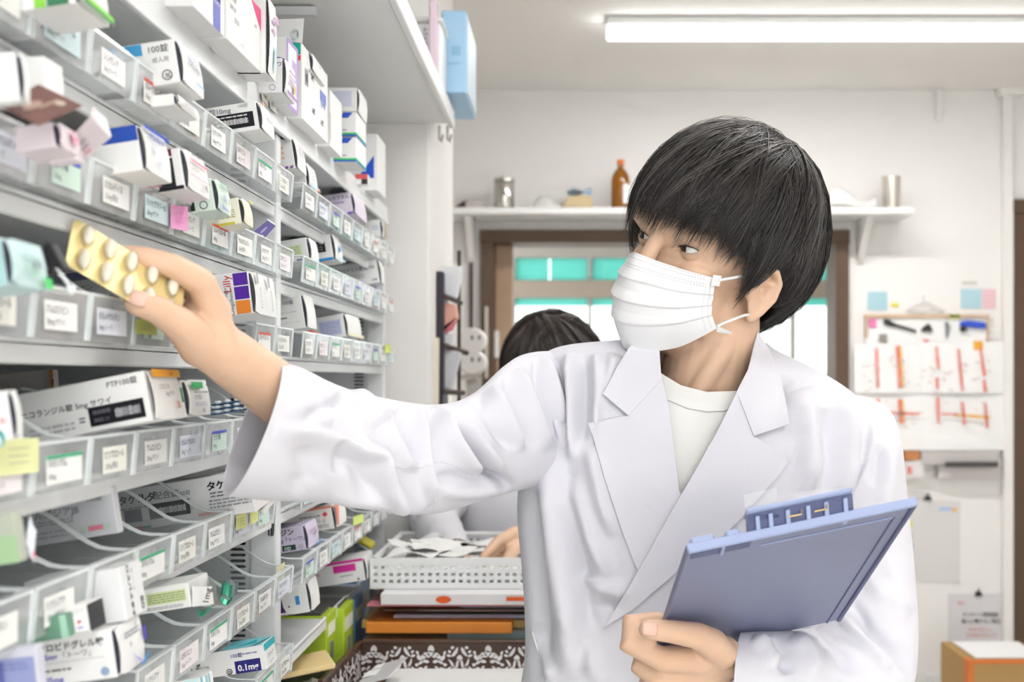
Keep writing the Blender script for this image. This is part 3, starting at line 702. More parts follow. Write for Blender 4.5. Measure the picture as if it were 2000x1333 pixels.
med_box('white carton with teal patterned top and navy 0.1mg panel', 522, 1259, 1308, 542, .125,
        [('r', -1.25, .0, -.22, .5, '#2c2a7c'), ('t', '0.1mg', -1.15, .1, .34, '#ffffff', .03), ('t', '100錠', -1.35, .66, .2, '#5a5a9c', .015), ('l', -.88, .7, -.3, .82, 1, '#8a8ab4'), ('c', -1.5, .13, .12, K), ('c', -1.5, .13, .09, '#f6f6f4'), ('t', '紙', -1.56, .06, .14, K, .02), ('t', 'ミテイア', -3.6, .42, .26, '#44444c', .02), ('t', '錠0.1mg', -2.75, .42, .14, '#66666e'), ('l', -4, .02, -2.2, .28, 2, '#a4a4aa')],
        [('r', 0, .72, 1, 1, '#37b6c4'), ('t', 'コルテイア', .2, .4, .2, K), ('t', 'ロステア', .3, .12, .16, G)],
        top=[('r', -1.7, 0, -.1, 1, '#7ed2dc'), ('p', [(-1.2, .2), (-.6, .8), (-.4, .3)], '#2aa8ba'), ('t', 'コルテイア', -3.6, .2, .3, K, .02), ('r', -4, .05, -1.8, .12, '#46bcc8'), ('p', [(-.45, 0), (-.05, .9), (-.02, .9), (-.35, 0)], '#24242c')], flap=False)
med_box('carton with light blue stripes at the bottom edge below the 0.1mg carton', 405, 1322, 1362, 420, .07, [('r', -1, .3, -.3, 1, '#d6f0f0'), ('r', -.2, .2, -.1, 1, '#7ec6dc')], [('r', .1, .1, .3, 1, '#8fd0e0'), ('r', .45, .1, .6, 1, '#8fd0e0')], Xe=-.33, flap=False)

# --- on the top board
med_box('large white carton with blue product label overhanging the top board', 377, -110, 12, 438, .14, [], [('r', .62, -.0, .86, .5, '#7f86cf'), ('r', .62, .5, .86, 1.0, '#4a50b0'), ('t', 'カロテン', .64, .42, .09, '#ffffff', .01), ('l', .3, .5, .55, .8, 2, '#b9bde0')], base=12, tilt=0, flap=False)
med_box('large white carton with pink corner triangle on the top board', 443, -60, 76, 512, .14, [], [('p', [(.66, 1), (1, 1), (1, .60)], '#ee5f92'), ('t', 'クエン酸', .08, .64, .085, G, .01), ('t', 'フスコデ', .08, .5, .085, '#55555c', .01), ('t', '配合錠', .2, .36, .085, G), ('t', 'いヤク入', .35, .1, .07, G), ('t', '100錠', .75, .62, .06, G)], base=76, tilt=0, flap=False)
med_box('white carton with bulging pink and aqua printed end on the top board', 519, -6, 142, 537, .12, [], [('l', .2, .55, .7, .8, 2, '#d9b6d9'), ('r', .45, .1, .7, .4, '#bfe4ee'), ('r', .6, .75, .95, .85, '#e6b4dc')], base=142, tilt=0)
med_box('white carton with purple lettering in front of the purple framed carton', 551, 113, 181, 574, .075, [('t', 'ド「トーワ」', -.75, .76, .16, '#8a4a86', .01), ('c', -.28, .15, .09, '#b49ac8'), ('c', -.28, .15, .07, '#f6f6f4')], [('l', .2, .35, .8, .8, 3, '#c9b0cc'), ('r', 0, 0, 1, .09, '#b48acb'), ('r', .65, .2, .85, .45, '#f4c49a')], base=181, tilt=0)
med_box('white carton with purple framed end on the top board', 560, 71, 206, 582, .10, [('c', -.12, .56, .14, '#5b2a9a'), ('r', -.3, .0, .0, .52, '#f6f6f4')], [('r', 0, 0, 1, 1, '#b9a0d8'), ('r', .12, .06, .85, .94, '#faf8fc'), ('r', .45, .45, .9, .75, '#cbb6e4'), ('r', .5, .3, .7, .6, '#ffffff')], base=206, tilt=0, flap=False)
b3w = med_box('wide white carton with code strip and blue label, teal and red marks', 590, 84, 232, 640, .10, [('r', -.12, .85, -.02, 1.0, '#22c2a4'), ('r', -.11, .77, -.02, .84, '#f0564a'), ('r', -.3, .7, -.24, .75, '#ee8888')],
        [('r', .1, .50, .22, .72, '#9a9a9e'), ('r', .12, .55, .2, .66, '#5a5a5e'), ('t', '24錠', .32, .66, .1, '#55555c', .01), ('t', '24錠', .36, .22, .1, '#55555c', .01), ('t', '24錠', .7, .18, .1, '#55555c', .01), ('r', .68, .52, .92, .66, '#7f90d8'), ('p', [(.7, .52), (.9, .52), (.86, .42), (.8, .5), (.74, .42)], '#9aa6e0')], base=232, tilt=0, flap=False)
flap_sheet(b3w, [P(540, 78, 1.636), P(590, 84, 1.636), P(594, 36, 1.636), P(535, 38, 1.636)], 'raised_lid', '#f5f5f3', [(.72, .3, .16, .26, '#cfe6e2'), (.72, .3, .13, .21, '#f5f5f3')])
med_box('small white carton lying tilted on top of the wide carton', 606, 100, 136, 634, .06, [], [('t', '24錠', .4, .45, .22, '#66666c')], Xe=-.338, tilt=6)
med_box('narrow plain white carton standing beside the wide carton', 645, 175, 286, 668, .08, [], [('r', .0, .1, .06, .6, '#f0d9c0')], base=286, tilt=0, flap=False)
for q, (yt, yb, lb) in enumerate(((171, 218, 'white carton with lilac panel on top of the striped pair'), (219, 266, 'white carton with green and blue stripes, upper of the pair'), (268, 316, 'white carton with green and blue stripes, lower of the pair'))):
    sd = [('r', -1.0, .2, -.2, .85, '#d9dcee')] if q == 0 else [('r', -1.6, .06, 0, .15, '#4fc86a'), ('r', -1.6, 0, 0, .07, '#3d66cc'), ('p', [(-1.1, .76), (-.7, .76), (-.6, .98), (-.9, .98)], '#46c46a'), ('p', [(-.65, .76), (-.35, .76), (-.15, .98), (-.55, .98)], '#3560d0'), ('l', -.9, .22, -.4, .3, 1, G)]
    en = [] if q == 0 else [('r', 0, .06, 1, .15, '#4fc86a'), ('r', 0, 0, 1, .07, '#3d66cc')]
    med_box(lb, 696, yt, yb, 715, .07, sd, en, base=316, tilt=0, flap=(q == 0), gap=False, group='cartons on the top board')
med_box('white carton with blue triangle at the far end of the top board', 737, 262, 372, 753, .06, [('p', [(-.35, .22), (-.06, .22), (-.06, .62)], '#2f5ed8'), ('l', -.4, .08, -.15, .13, 1, G)], [], base=372, tilt=0, flap=False)
med_box('small carton with red and black end beside the blue triangle carton', 718, 340, 360, 722, .04, [('r', -1.2, .5, 0, 1, '#e86a6a'), ('r', -.6, 0, 0, .5, '#3a3a3a')], [], base=360, tilt=0, flap=False)

# --- far rack
med_box('white carton with purple dashes along its lower side, far rack second shelf', 577, 268, 328, 598, .07, [('l', -.65, .3, -.3, .8, 3, '#f0c0a0'), ('t', 'ド」', -.62, .82, .15, '#7a4a86')] + [('p', [(-.7 + .17 * i, .0), (-.6 + .17 * i, .0), (-.55 + .17 * i, .09), (-.65 + .17 * i, .09)], '#8a52a4') for i in range(4)], [('l', .2, .5, .8, .85, 3, '#c4b4d0')], bot=[('l', -.8, .3, -.2, .7, 3, '#eab0a8')], **N2)
med_box('small carton with orange printed bulging end, far rack second shelf', 600, 316, 364, 620, .06, [], [('t', 'ブリ', .3, .9, .34, '#ee6a3a', .02, -1), ('r', 0, 0, 1, .14, '#c6dff0'), ('r', .7, .0, 1, .1, '#f08a4a')], **N2)
med_box('lilac carton lettered along its top, far rack second shelf', 690, 374, 417, 716, .055, [('t', 'ゾルモラタム', -1.25, .74, .2, '#6a5a86', .015), ('l', -1.2, .52, -.3, .66, 1, '#a48ccc'), ('t', '12', -.75, .1, .2, '#55555c'), ('r', -.25, .0, 0, .1, '#8a5ad0')], [], col='#ece2f0', **N2)
med_box('white carton with faint blue logo at the far end of the far rack', 744, 429, 462, 752, .05, [('l', -.5, .4, -.1, .7, 2, '#b4c0e4')], [('r', .6, 0, 1, 1, '#e0d0a0')], tilt=4, **N2)
med_box('white carton with lime green printed panel, far rack third shelf', 604, 463, 507, 622, .07, [('r', -1.6, .25, -.25, .72, '#e2edc6'), ('l', -1.5, .3, -.35, .68, 4, '#a9c080'), ('r', -.55, .02, -.2, .09, '#5a4a9c')], [], **N2)
med_box('white carton with black code panel and bright blue stripe, far rack', 652, 456, 507, 669, .075, [('r', -.95, .34, -.25, .76, '#1d1d22'), ('l', -.9, .4, -.35, .7, 3, '#8a8a90'), ('r', -1.6, .0, 0, .1, '#2f9ade'), ('c', -.35, .9, .07, '#b0b0b4')], [('p', [(.3, .3), (.7, .45), (.5, .65)], '#3f9ade'), ('r', 0, 0, 1, .1, '#cfe6f6')], **N2)
med_box('long white carton near the far end of the third shelf, far rack', 742, 506, 552, 752, .10, [('t', 'エヌ ロスゲスト名 錠100', -2.1, .64, .18, '#66666c', .01), ('l', -2, .3, -.6, .5, 2, '#b0b0b6'), ('l', -.3, .1, -.1, .25, 1, G), ('r', -1.4, -.02, -1.1, .12, '#f2a0b0')], [], Xe=-.345, group='cartons on the far rack')
med_box('white carton marked PTP with ruled lines, far rack fourth shelf', 597, 574, 640, 618, .08, [('t', 'PTP 100錠', -.85, .76, .14, G, .01), ('l', -1.3, .5, -.2, .54, 1, '#c4c4ca'), ('l', -1.3, .32, -.5, .42, 1, '#8a8a90'), ('l', -1.3, .2, -.1, .22, 1, '#c4c4ca')], [], **N2)
med_box('white carton with lavender side panel, far rack fourth shelf', 676, 612, 657, 706, .065, [('r', -1.1, .12, -.15, .78, '#ccd2ee'), ('l', -1.05, .2, -.2, .72, 5, '#a4acd8'), ('l', -1.5, .5, -1.2, .7, 2, '#b4b4d8')], [('r', .0, .0, 1, .12, '#f2eec8')], **N2)
med_box('white carton with coral top stripe and red emblem, far rack sixth shelf', 653, 987, 1033, 676, .075, [('r', -3, .9, 0, 1.0, '#f08a78'), ('p', [(-.42, .66), (-.3, .78), (-.18, .66), (-.3, .54)], '#ee5560'), ('l', -1.4, .6, -.5, .7, 1, '#8a8a8e'), ('t', 'ピレノキシン', -1.3, .34, .17, '#8a8a8e'), ('l', -1.3, .1, -.2, .26, 2, '#b0b0b4')], [('p', [(0, 1), (.35, 1), (.1, .1), (0, .1)], '#f2907e')], col='#f6f3ee', **N2)
med_box('lilac carton marked 30mg and OD, far rack sixth shelf', 598, 1026, 1074, 622, .075, [('t', 'フェナジン', -1.75, .70, .28, '#3a3a44', .02), ('t', '錠30mg「トーワ」', -1.5, .42, .2, '#4a4a54'), ('r', -.95, .06, -.4, .28, '#2f5148'), ('t', 'OD', -.88, .09, .18, '#f0fff4', .03), ('c', -.2, .16, .08, '#8a8a90'), ('c', -.2, .16, .06, '#e0d6ec')], [('l', .2, .5, .8, .8, 2, '#d4b4cc'), ('r', .5, .45, .7, .6, '#9a9aa0'), ('p', [(.5, 0), (1, 0), (1, .14)], '#5aa6dc')], col='#e0d6ec', **N2)
med_box('white carton with magenta panel marked 500mg, far rack seventh shelf', 714, 1090, 1134, 732, .13, [('r', -5, .88, 0, 1, '#e23aa0'), ('r', -1.35, .5, -.35, .82, '#e83aa8'), ('t', '錠500mg', -2.7, .5, .2, '#e07aa4'), ('r', -3.1, .5, -2.9, .7, '#e05a8a'), ('l', -1.1, .3, -.5, .38, 1, G), ('c', -.3, .12, .05, '#8a8a8e'), ('t', 'カルボニア', -4.2, .42, .22, '#e6b0c8')], [], Xe=-.335, group='cartons on the far rack')
med_box('white carton with dark purple spire motif, far rack seventh shelf', 605, 1138, 1196, 624, .075, [('p', [(-1.05, .1), (-.78, .1), (-.86, .3), (-.90, .84)], '#4a2f6a'), ('c', -.66, .28, .03, '#4a3a5a'), ('r', -.42, .3, -.28, .6, '#3f9ade'), ('t', '75錠', -1.5, .74, .12, K, .01), ('l', -1.0, .0, -.55, .05, 1, G), ('p', [(-1.6, -.05), (-1.2, -.0), (-1.2, .12), (-1.6, .05)], '#6aaee0')], [], **N2)
# loose things in the far rack bins
for px, py, d, cols, lb in ((604, 648, 1.80, '#e4452e', 'bright red strip package lying on the fourth shelf of the far rack'),):
    o = MB().prism([P(588, 645, d), P(600, 643, d), P(619, 651, d), P(612, 654, d), P(594, 651, d)], (0, .02, 0)).build('red_packet', card(cols), bevel=.001); tag(o, lb, 'packet')
for q in range(4):
    px = 708 + q * 15; a = P(px, 572 + q * 1, 2.24 + .06 * q)
    o = MB().lathe(a + Vector((-.02, 0, -.012)), [(.002, 0), (.011, 0), (.011, .02), (.006, .026), (.006, .034), (.001, .034)], 14).build('eye_drop_bottle', mat('violet_tint_plastic', '#c9c4ea', .2, var=.1), smooth=True)
    tag(o, 'small violet tinted drop bottle in the third shelf end bin, %s' % ['leftmost', 'second from left', 'third from left', 'rightmost'][q], 'bottle', 'drop bottles in the far rack')

# sticky notes on bins
def note(label, pts, c, d=None, lines=True):
    a = [Vector(p) for p in pts]
    o = flap_sheet(None, a, 'sticky_note', c, th=.0004, sag=-.001)
    tag(o, label, 'note', 'sticky notes on the bins')
    if lines:
        mb = MB(); r = (a[1] - a[0]); u = (a[3] - a[0]); n = r.cross(u).normalized()
        for q in range(3): put_rect(mb, a[0] + r * .2 + u * (.3 + .2 * q) + n * .0012, r.normalized(), u.normalized(), r.length * .5, u.length * .03)
        mb.build('handwriting', ink('#b9b9a0' if c != '#f7a8d8' else '#e88ac4'), o)
def bq(x0, x1, y0a, y1a, y0b, y1b, X=BX + .0055):
    """corners on the bin front plane between photo columns x0 and x1 (rows given at either side)"""
    d0, d1 = X * PX_F / (x0 - PX_X), X * PX_F / (x1 - PX_X)
    return [P(x0, y1a, d0), P(x1, y1b, d1), P(x1, y0b, d1), P(x0, y0a, d0)]
note('pink sticky note on a third shelf bin', bq(334, 367, 400, 446, 404, 452), '#f7a8d8')
note('large pale yellow sticky note at the left edge of the fifth shelf', bq(-4, 76, 858, 932, 856, 922), '#eef2b4')
note('yellow green sticky note behind the hand on the fourth shelf', bq(266, 306, 624, 652, 622, 655), '#d9e67c')
note('small yellow sticky note on the sixth shelf, left of the pair', bq(462, 481, 1007, 1037, 1003, 1030), '#eef29a')
note('small yellow sticky note on the sixth shelf, right of the pair', bq(489, 504, 1002, 1026, 997, 1018), '#eef29a')
note('small yellow sticky note on the far rack fourth shelf end bin', bq(752, 764, 674, 690, 674, 690), '#e4f07a', lines=False)
note('lime sticky note on the far rack sixth shelf', bq(690, 710, 1010, 1028, 1004, 1020), '#dff080', lines=False)
note('cream sticky note on the far rack sixth shelf beside the post', bq(543, 556, 1108, 1142, 1098, 1130, X=-.352), '#f2eebc')
for q, (x0, x1, ya, yb) in enumerate(((418, 422, 72, 104),)):
    pass
# printed tabs on the top board rail
def rail_tab(x0, x1, ya, yb, s, c, label):
    X = SX + .0105; d0, d1 = X * PX_F / (x0 - PX_X), X * PX_F / (x1 - PX_X)
    a, b_ = P(x0, ya, d0), P(x1, yb, d1); r = (b_ - a).normalized()
    o = MB().frame_box(a, b_ - a, (.0003, 0, 0), (-.002, 0, .018)).build('rail_tab', card('#fafaf6')); tag(o, label, 'label', 'paper tabs on the top board')
    if s:
        mb = MB(); put_text(mb, s, a + Vector((.0012, 0, .005)) + r * .004, r, Vector((-.1, 0, 1)).normalized(), .011, .01); mb.build('lettering', ink(c), o)
rail_tab(512, 524, 196, 207, 'TAK', '#9ab02a', 'small paper tab lettered TAK on the top board rail')
rail_tab(528, 541, 212, 224, 'NO', '#7ab6a0', 'small paper tab lettered NO on the top board rail')
rail_tab(414, 424, 96, 106, '', '', 'small green printed tab on the top board rail under the cartons')

# --- lime green and blue files standing on the counter under the far rack
def file_box(label, x0, x1, yt, yb, d0, d1, c, spine=True, L=.10):
    a = P(x1, yb, d0); h = (yb - yt) * d0 / PX_F
    o = MB().box(a.x - L, a.x, d0, d1, a.z, a.z + h).build('file_box', mat('file_' + c.lstrip('#'), c, .35, var=.03), bevel=.0015); tag(o, label, 'file', 'files under the far rack')
    MB().box(a.x, a.x + .0005, d0 + .01, d1 - .01, a.z + h * .55, a.z + h * .8).build('spine_label', card('#f0f2dc'), o)
    if spine: MB().box(a.x, a.x + .0008, d0 + (d1 - d0) * .35, d0 + (d1 - d0) * .65, a.z + h * .04, a.z + h * .4).build('finger_slot', mat('grey_latch', '#8a8a92', .4, var=.02), o)
    MB().box(a.x - L * .8, a.x - .01, d0 + .004, d1 - .004, a.z + h, a.z + h + .004).build('contents', mat('dark_card', '#4a4a46', .7, var=.05), o)
# ================================================================== counter beside the far rack and the things on it
CZ = .945
m_paperc = mat('cream_paper', '#f3efe4', .8, var=.02)
ct = thing('counter', (.1, 2.35, 0), 'white work counter running beside the far rack', 'counter')
MB().box(-.33,   .26, 1.72, 2.53, CZ - .03, CZ).build('worktop', m_white, ct, bevel=.003)
MB().box(-.30,   .24, 1.76, 2.51, 0, CZ - .03).build('cabinet_body', m_panel, ct)
# ledge under the far rack
lg = thing('rack_ledge', (-.55, 2.08, CZ - .03), 'white ledge under the lowest shelf of the far rack', 'shelf')
MB().box(-.765, -.332, 1.66, 2.50, CZ - .03, CZ).build('board', m_white, lg, bevel=.002)
file_box('lime green file nearest the post, under the far rack', 600, 638, 1205, 1302, 1.94, 2.02, '#b9d633')
file_box('lime green file with grey latch, second under the far rack', 632, 672, 1190, 1296, 2.03, 2.12, '#bfdc3a')
file_box('blue file, left of the blue pair under the far rack', 668, 694, 1172, 1275, 2.16, 2.24, '#7ea6dc', False)
file_box('blue file, right of the blue pair under the far rack', 676, 705, 1140, 1262, 2.26, 2.36, '#86aee4', False)
# yellow envelope and torn white paper in front of the files
ev = MB(); a = P(560, 1322, 1.80); ev.frame_box(P(545, 1330, 1.78), (.075, .02, .012), (-.03, .09, 0), (0, 0, .008))
tag(ev.build('envelope', card('#f2d79a'), bevel=.002), 'yellow envelope lying at the foot of the lime green files', 'envelope')
g = [[P(592 + 9 * i, 1345 - 4 * j, 1.80 + .02 * j) + Vector((0, 0, .004 * math.sin(i * 1.7 + j))) for j in range(5)] for i in range(6)]
tag(MB().sheet(g, .0005).build('crumpled_paper', m_paper), 'crumpled white paper scrap beside the yellow envelope', 'paper')

# --- brown openwork tray
TD0, TD1 = 1.79, 2.06
tl, tr_ = P(706, 0, TD1).x, .12
m_br = mat('brown_plastic', '#4e3424', .35, var=.03)
tray = thing('openwork_tray', ((tl + tr_) / 2, 1.9, CZ), 'dark brown plastic tray with floral openwork walls, light through them painted white', 'tray')
x0b, x1b = tl, tr_
MB().box(x0b + .006, x1b - .006, TD0, TD1 - .004, CZ + .0005, CZ + .004).build('tray_floor', m_br, tray)
H = .062
def wall(a, b, name):
    a, b = Vector(a), Vector(b); n = Vector((0, 0, 1)).cross(b - a).normalized()
    MB().frame_box(a, b - a, n * .003, (0, 0, H)).build(name, m_br, tray, bevel=.001)
    MB().frame_box(a + Vector((0, 0, H - .004)) - n * .003, b - a, n * .009, (0, 0, .006)).build('rim', m_br, tray, bevel=.002)
wall((x0b, TD1, CZ), (x1b, TD1, CZ), 'back_wall')
wall((x0b - .012, TD0, CZ), (x0b, TD1, CZ), 'side_wall')
wall((x1b, TD1, CZ), (x1b + .012, TD0, CZ), 'side_wall')
# floral cut-outs, light showing through painted as slim raised white petals
m_pet = mat('openwork_light', '#f4f0f0', .5, var=.02)
def petal(mb, o, r, u, n, cx, cy, ln, wd, ang, bend=0.0):
    pts = []
    for k in range(12):
        t = 2 * math.pi * k / 12; x, y = ln * math.cos(t) / 2, wd * math.sin(t) / 2 * (1 - .25 * math.cos(t)); y += bend * (x * x) / ln
        pts.append(o + r * (cx + x * math.cos(ang) - y * math.sin(ang)) + u * (cy + x * math.sin(ang) + y * math.cos(ang)) + n * .0004)
    mb.add(pts, [tuple(range(12))])
MOTIF_A = [(0, .052, .012, .010, 1.57, 0), (0, .044, .012, .008, 0, 0)] + [q for s in (-1, 1) for q in ((s * .007, .041, .012, .007, s * .5, 0), (s * .013, .038, .008, .007, -s * .5, 0), (s * .020, .036, .011, .006, s * .9, .2), (s * .023, .045, .007, .004, s * 1.2, 0), (s * .008, .030, .010, .005, s * .2, 0), (s * .017, .028, .010, .004, s * -.5, 0), (s * .010, .018, .010, .004, s * 2.3, 0), (s * .020, .016, .012, .005, s * 2.5, .3), (s * .005, .010, .008, .004, 1.57, 0), (s * .014, .008, .007, .005, s * .4, 0), (s * .024, .024, .006, .005, 0, 0))]
MOTIF_B = [(0, .036, .010, .009, 1.57, 0), (0, .012, .010, .004, 1.57, 0)] + [q for s in (-1, 1) for q in ((s * .007, .046, .018, .005, -s * 1.0, .3), (s * .012, .054, .006, .005, 0, 0), (s * .017, .047, .006, .004, s * .7, 0), (s * .004, .026, .016, .004, 1.57 + s * .2, 0), (s * .013, .026, .018, .004, 1.57 - s * .45, .5), (s * .008, .016, .014, .006, 1.57 - s * .5, 0), (s * .020, .014, .016, .005, 1.57 + s * .6, 0), (s * .018, .040, .008, .004, s * .3, 0))]
def openwork(o, r, u, n, length, name, scale=1.0):
    mb = MB(); x = .02; k = 0
    while x < length - .012:
        for q in (MOTIF_A, MOTIF_B)[k % 2]: petal(mb, o, r, u, n, x + q[0] * .95 * scale, q[1] * .92 + .002, q[2] * scale, q[3] * 1.05, q[4], q[5])
        x += .046 * scale; k += 1
    tag(mb.build(name, m_pet, tray), kind='stuff')
openwork(Vector((x0b, TD1, CZ)), Vector((1, 0, 0)), Vector((0, 0, 1)), Vector((0, -1, 0)), x1b - x0b, 'openwork_flowers')
sv = (Vector((x0b, TD1, CZ)) - Vector((x0b - .012, TD0, CZ))); openwork(Vector((x0b - .012, TD0, CZ)) + Vector((.0032, 0, 0)), sv.normalized(), Vector((0, 0, 1)), Vector((1, 0, 0)), sv.length, 'openwork_flowers', .9)
# papers and a clear folder inside the tray
tag(MB().frame_box((x0b + .05, TD0 + .01, CZ + .006), (.26, 0, 0), (0, .27, 0), (0, 0, .012)).build('paper_stack', m_paper, bevel=.002), 'stack of white papers lying inside the brown tray', 'paper')
cf = tag(MB().frame_box(P(690, 1345, 1.90), (.05, .01, .012), (.02, .08, .014), (0, 0, .0015)).build('clear_folder', mat('grey_film', '#d7d8da', .25, var=.02), bevel=.0005), 'grey translucent folder sticking up at the left of the tray', 'folder')
MB().frame_box(P(690, 1345, 1.90) + Vector((.008, .03, .0085)), (.02, .003, .0035), (.006, .025, .004), (0, 0, .0006)).build('paper_label', m_paper, cf)
MB().frame_box(P(690, 1345, 1.90) + Vector((.020, .058, .0145)), (.012, .002, .002), (.004, .018, .003), (0, 0, .0006)).build('paper_label', m_paper, cf)

# --- stack of folders and papers behind the tray (laid from the bottom up)
SY = 2.10
def flat(name, label, x0, x1, y0, y1, z0, th, c, rot=0.0, cat='folder', tiltx=0.0):
    ca, sa = math.cos(R(rot)), math.sin(R(rot))
    o = Vector((x0, y0, z0)); ax = Vector((ca, sa, tiltx)) * (x1 - x0); ay = Vector((-sa, ca, 0)) * (y1 - y0)
    b = MB().frame_box(o, ax, ay, (0, 0, th)).build(name, mat('stack_' + c.lstrip('#'), c, .5, var=.03), bevel=min(.0012, th * .3))
    return tag(b, label, cat, 'stack of folders on the counter')
z = CZ + .0005
def up(th):
    global z
    q = z; z += th + .0008; return q
flat('document_tray', 'pale grey tray at the bottom of the folder stack', -.345 + .02, .25, SY + .02, SY + .32, up(.033), .033, '#cfcfd2', cat='tray')
lst = flat('schedule_card', 'white printed card with a blue square in front of the folders', -.315, -.205, SY - .035, SY + .05, CZ + .037, .004, '#f7f7f8', cat='card', tiltx=-.01)
mb = MB()
for i in range(4):
    for j in range(6): put_rect(mb, Vector((-.308 + .022 * i, SY - .03 + .012 * j, CZ + .0421 - .00022 * i)), Vector((1, 0, -.01)), Vector((0, 1, 0)), .017, .005)
mb.build('printed_lines', ink('#c3c6cc'), lst)
mb = MB(); put_rect(mb, Vector((-.232, SY - .02, CZ + .0423)), Vector((1, 0, -.01)), Vector((0, 1, 0)), .016, .03); mb.build('blue_square', ink('#49a6dc'), lst)
flat('folder', 'white folder under the orange folder', -.335, .2, SY + .03, SY + .3, up(.010), .010, '#efece6')
flat('folder', 'beige folder edge under the orange folder', -.34, .15, SY + .02, SY + .3, up(.008), .008, '#d9c0a8', -.8)
flat('folder', 'grey green folder under the orange folder', -.2, .25, SY + .015, SY + .3, up(.014), .014, '#9fb3b6')
flat('binder', 'bright orange folder spine in the middle of the stack', P(716, 0, SY).x, P(1000, 0, SY).x, SY - .01, SY + .26, up(.018), .018, '#f0922e', -.6, 'binder')
flat('folder', 'thin yellow folder at the left of the orange spine', -.345, -.05, SY + .035, SY + .3, z - .019, .014, '#e2c078')
flat('folder', 'lavender grey folder above the orange spine', -.29, .2, SY + .02, SY + .3, up(.006), .006, '#b4b0c0')
flat('folder', 'brown cardboard folder above the orange spine', -.31, .2, SY + .045, SY + .3, up(.004), .004, '#8a6a4e', .8)
flat('folder', 'slate brown folder in the upper stack', -.25, .22, SY + .02, SY + .3, up(.003), .003, '#a08e84', -.5)
flat('folder', 'aqua folder in the upper stack', -.18, .25, SY + .03, SY + .3, up(.004), .004, '#9cc6cc')
flat('folder', 'olive folder in the upper stack', -.1, .25, SY + .02, SY + .3, up(.003), .003, '#8a8860', .4)
fa = flat('folder', 'rose pink folder with white sheet under the basket', P(716, 0, SY).x, .1, SY - .005, SY + .28, up(.003), .003, '#d6808a')
fb = flat('folder', 'white folder with an orange oval sticker under the basket', P(745, 0, SY).x, .16, SY - .012, SY + .28, up(.019), .019, '#f4f2f2', -.5)
mb = MB(); cx = P(868, 0, SY).x
mb.add([Vector((cx + .0125 * math.cos(q * .314), SY - .0165, fb.location.z + .0095 + .006 * math.sin(q * .314))) for q in range(20)], [tuple(range(20))])
mb.build('oval_sticker', ink('#f0682c'), fb)
MB().box(P(990, 0, SY).x, P(1040, 0, SY).x, SY - .0195, SY - .0175, fb.location.z + .008, fb.location.z + .014).build('orange_strip', ink('#f0682c'), fb)
BZ = z
# --- white plastic mesh basket on the stack
BD0, BD1 = 2.13, 2.50
bx0, bx1 = P(728, 0, BD0).x, .06
m_bas = mat('white_basket_plastic', '#f4f5f5', .35, .5, var=.01)
bas = thing('mesh_basket', ((bx0 + bx1) / 2, 2.3, BZ), 'white plastic mesh basket full of papers on the folder stack', 'basket')
BH = P(0, 1092, BD0).z - BZ
def mesh_wall(a, b, h, name, flare=Vector((0, 0, 0))):
    a, b = Vector(a), Vector(b); L = (b - a).length; r = (b - a) / L; n = Vector((0, 0, 1)).cross(r); u = Vector((0, 0, 1)) + flare
    mb = MB(); nx = int(L / .0125); pitch = L / nx; rows = max(3, int((h - .016) / .0125)); ph = (h - .016) / rows
    for i in range(nx + 1): mb.frame_box(a + r * (i * pitch - (.002 if i else 0)), r * .0062, n * .0025, u * h)
    for j in range(rows + 1): mb.frame_box(a + n * .0004 + u * (.004 + j * ph), r * L, n * .0017, u * .0062)
    mb.frame_box(a - n * .0003, r * L, n * .0032, u * .006); mb.frame_box(a - n * .0003 + u * (h - .0105), r * L, n * .0032, u * .010)
    mb.frame_box(a + u * (h - .004) - n * .006, r * L, n * .009, u * .005)
    return mb.build(name, m_bas, bas)
mesh_wall((bx1, BD0, BZ), (bx0, BD0, BZ), BH, 'front_wall')
mesh_wall((bx0, BD1, BZ), (bx1, BD1, BZ), BH, 'back_wall')
mesh_wall((bx0, BD0, BZ), (bx0, BD1, BZ), BH, 'side_wall')
mesh_wall((bx1, BD1, BZ), (bx1, BD0, BZ), BH, 'side_wall')
MB().box(bx0, bx1, BD0, BD1, BZ, BZ + .004).build('basket_floor', m_bas, bas)
tag(MB().box(bx0 + .012, bx1 - .012, BD0 + .012, BD1 - .012, BZ + .005, BZ + BH * .62).build('white_filler', m_paper, bevel=.003), 'white block added inside the mesh basket so its holes look white', 'paper')  # white filler added to brighten the holes of the basket walls
rs = random.Random(11)
for q in range(16):
    cx = bx0 + .03 + (bx1 - bx0 - .08) * rs.random(); cy = BD0 + .05 + .25 * rs.random(); zz = BZ + BH * (.65 + .45 * rs.random())
    an = rs.uniform(-.7, .7); r = Vector((math.cos(an), math.sin(an), rs.uniform(-.25, .25))); u = Vector((-math.sin(an), math.cos(an), rs.uniform(-.2, .35)))
    g = [[Vector((cx, cy, zz)) + r * (.016 * (i - 3)) + u * (.011 * (j - 2)) + Vector((0, 0, .006 * math.sin(i * .9 + q) * math.cos(j * .8))) for j in range(5)] for i in range(7)]
    o = MB().sheet(g, .0006).build('paper_slip', m_paper, smooth=True)
    tag(o, 'white paper slips heaped inside the mesh basket', 'paper', 'paper slips in the basket')
# yellow and clear packets wedged between rack and basket
tag(MB().frame_box(P(684, 1052, 2.28), (.036, .01, -.022), (.0, .05, 0), (0, 0, .008)).build('yellow_packet', card('#ded24a'), bevel=.002), 'yellow packet edge sticking out above the magenta carton', 'packet')
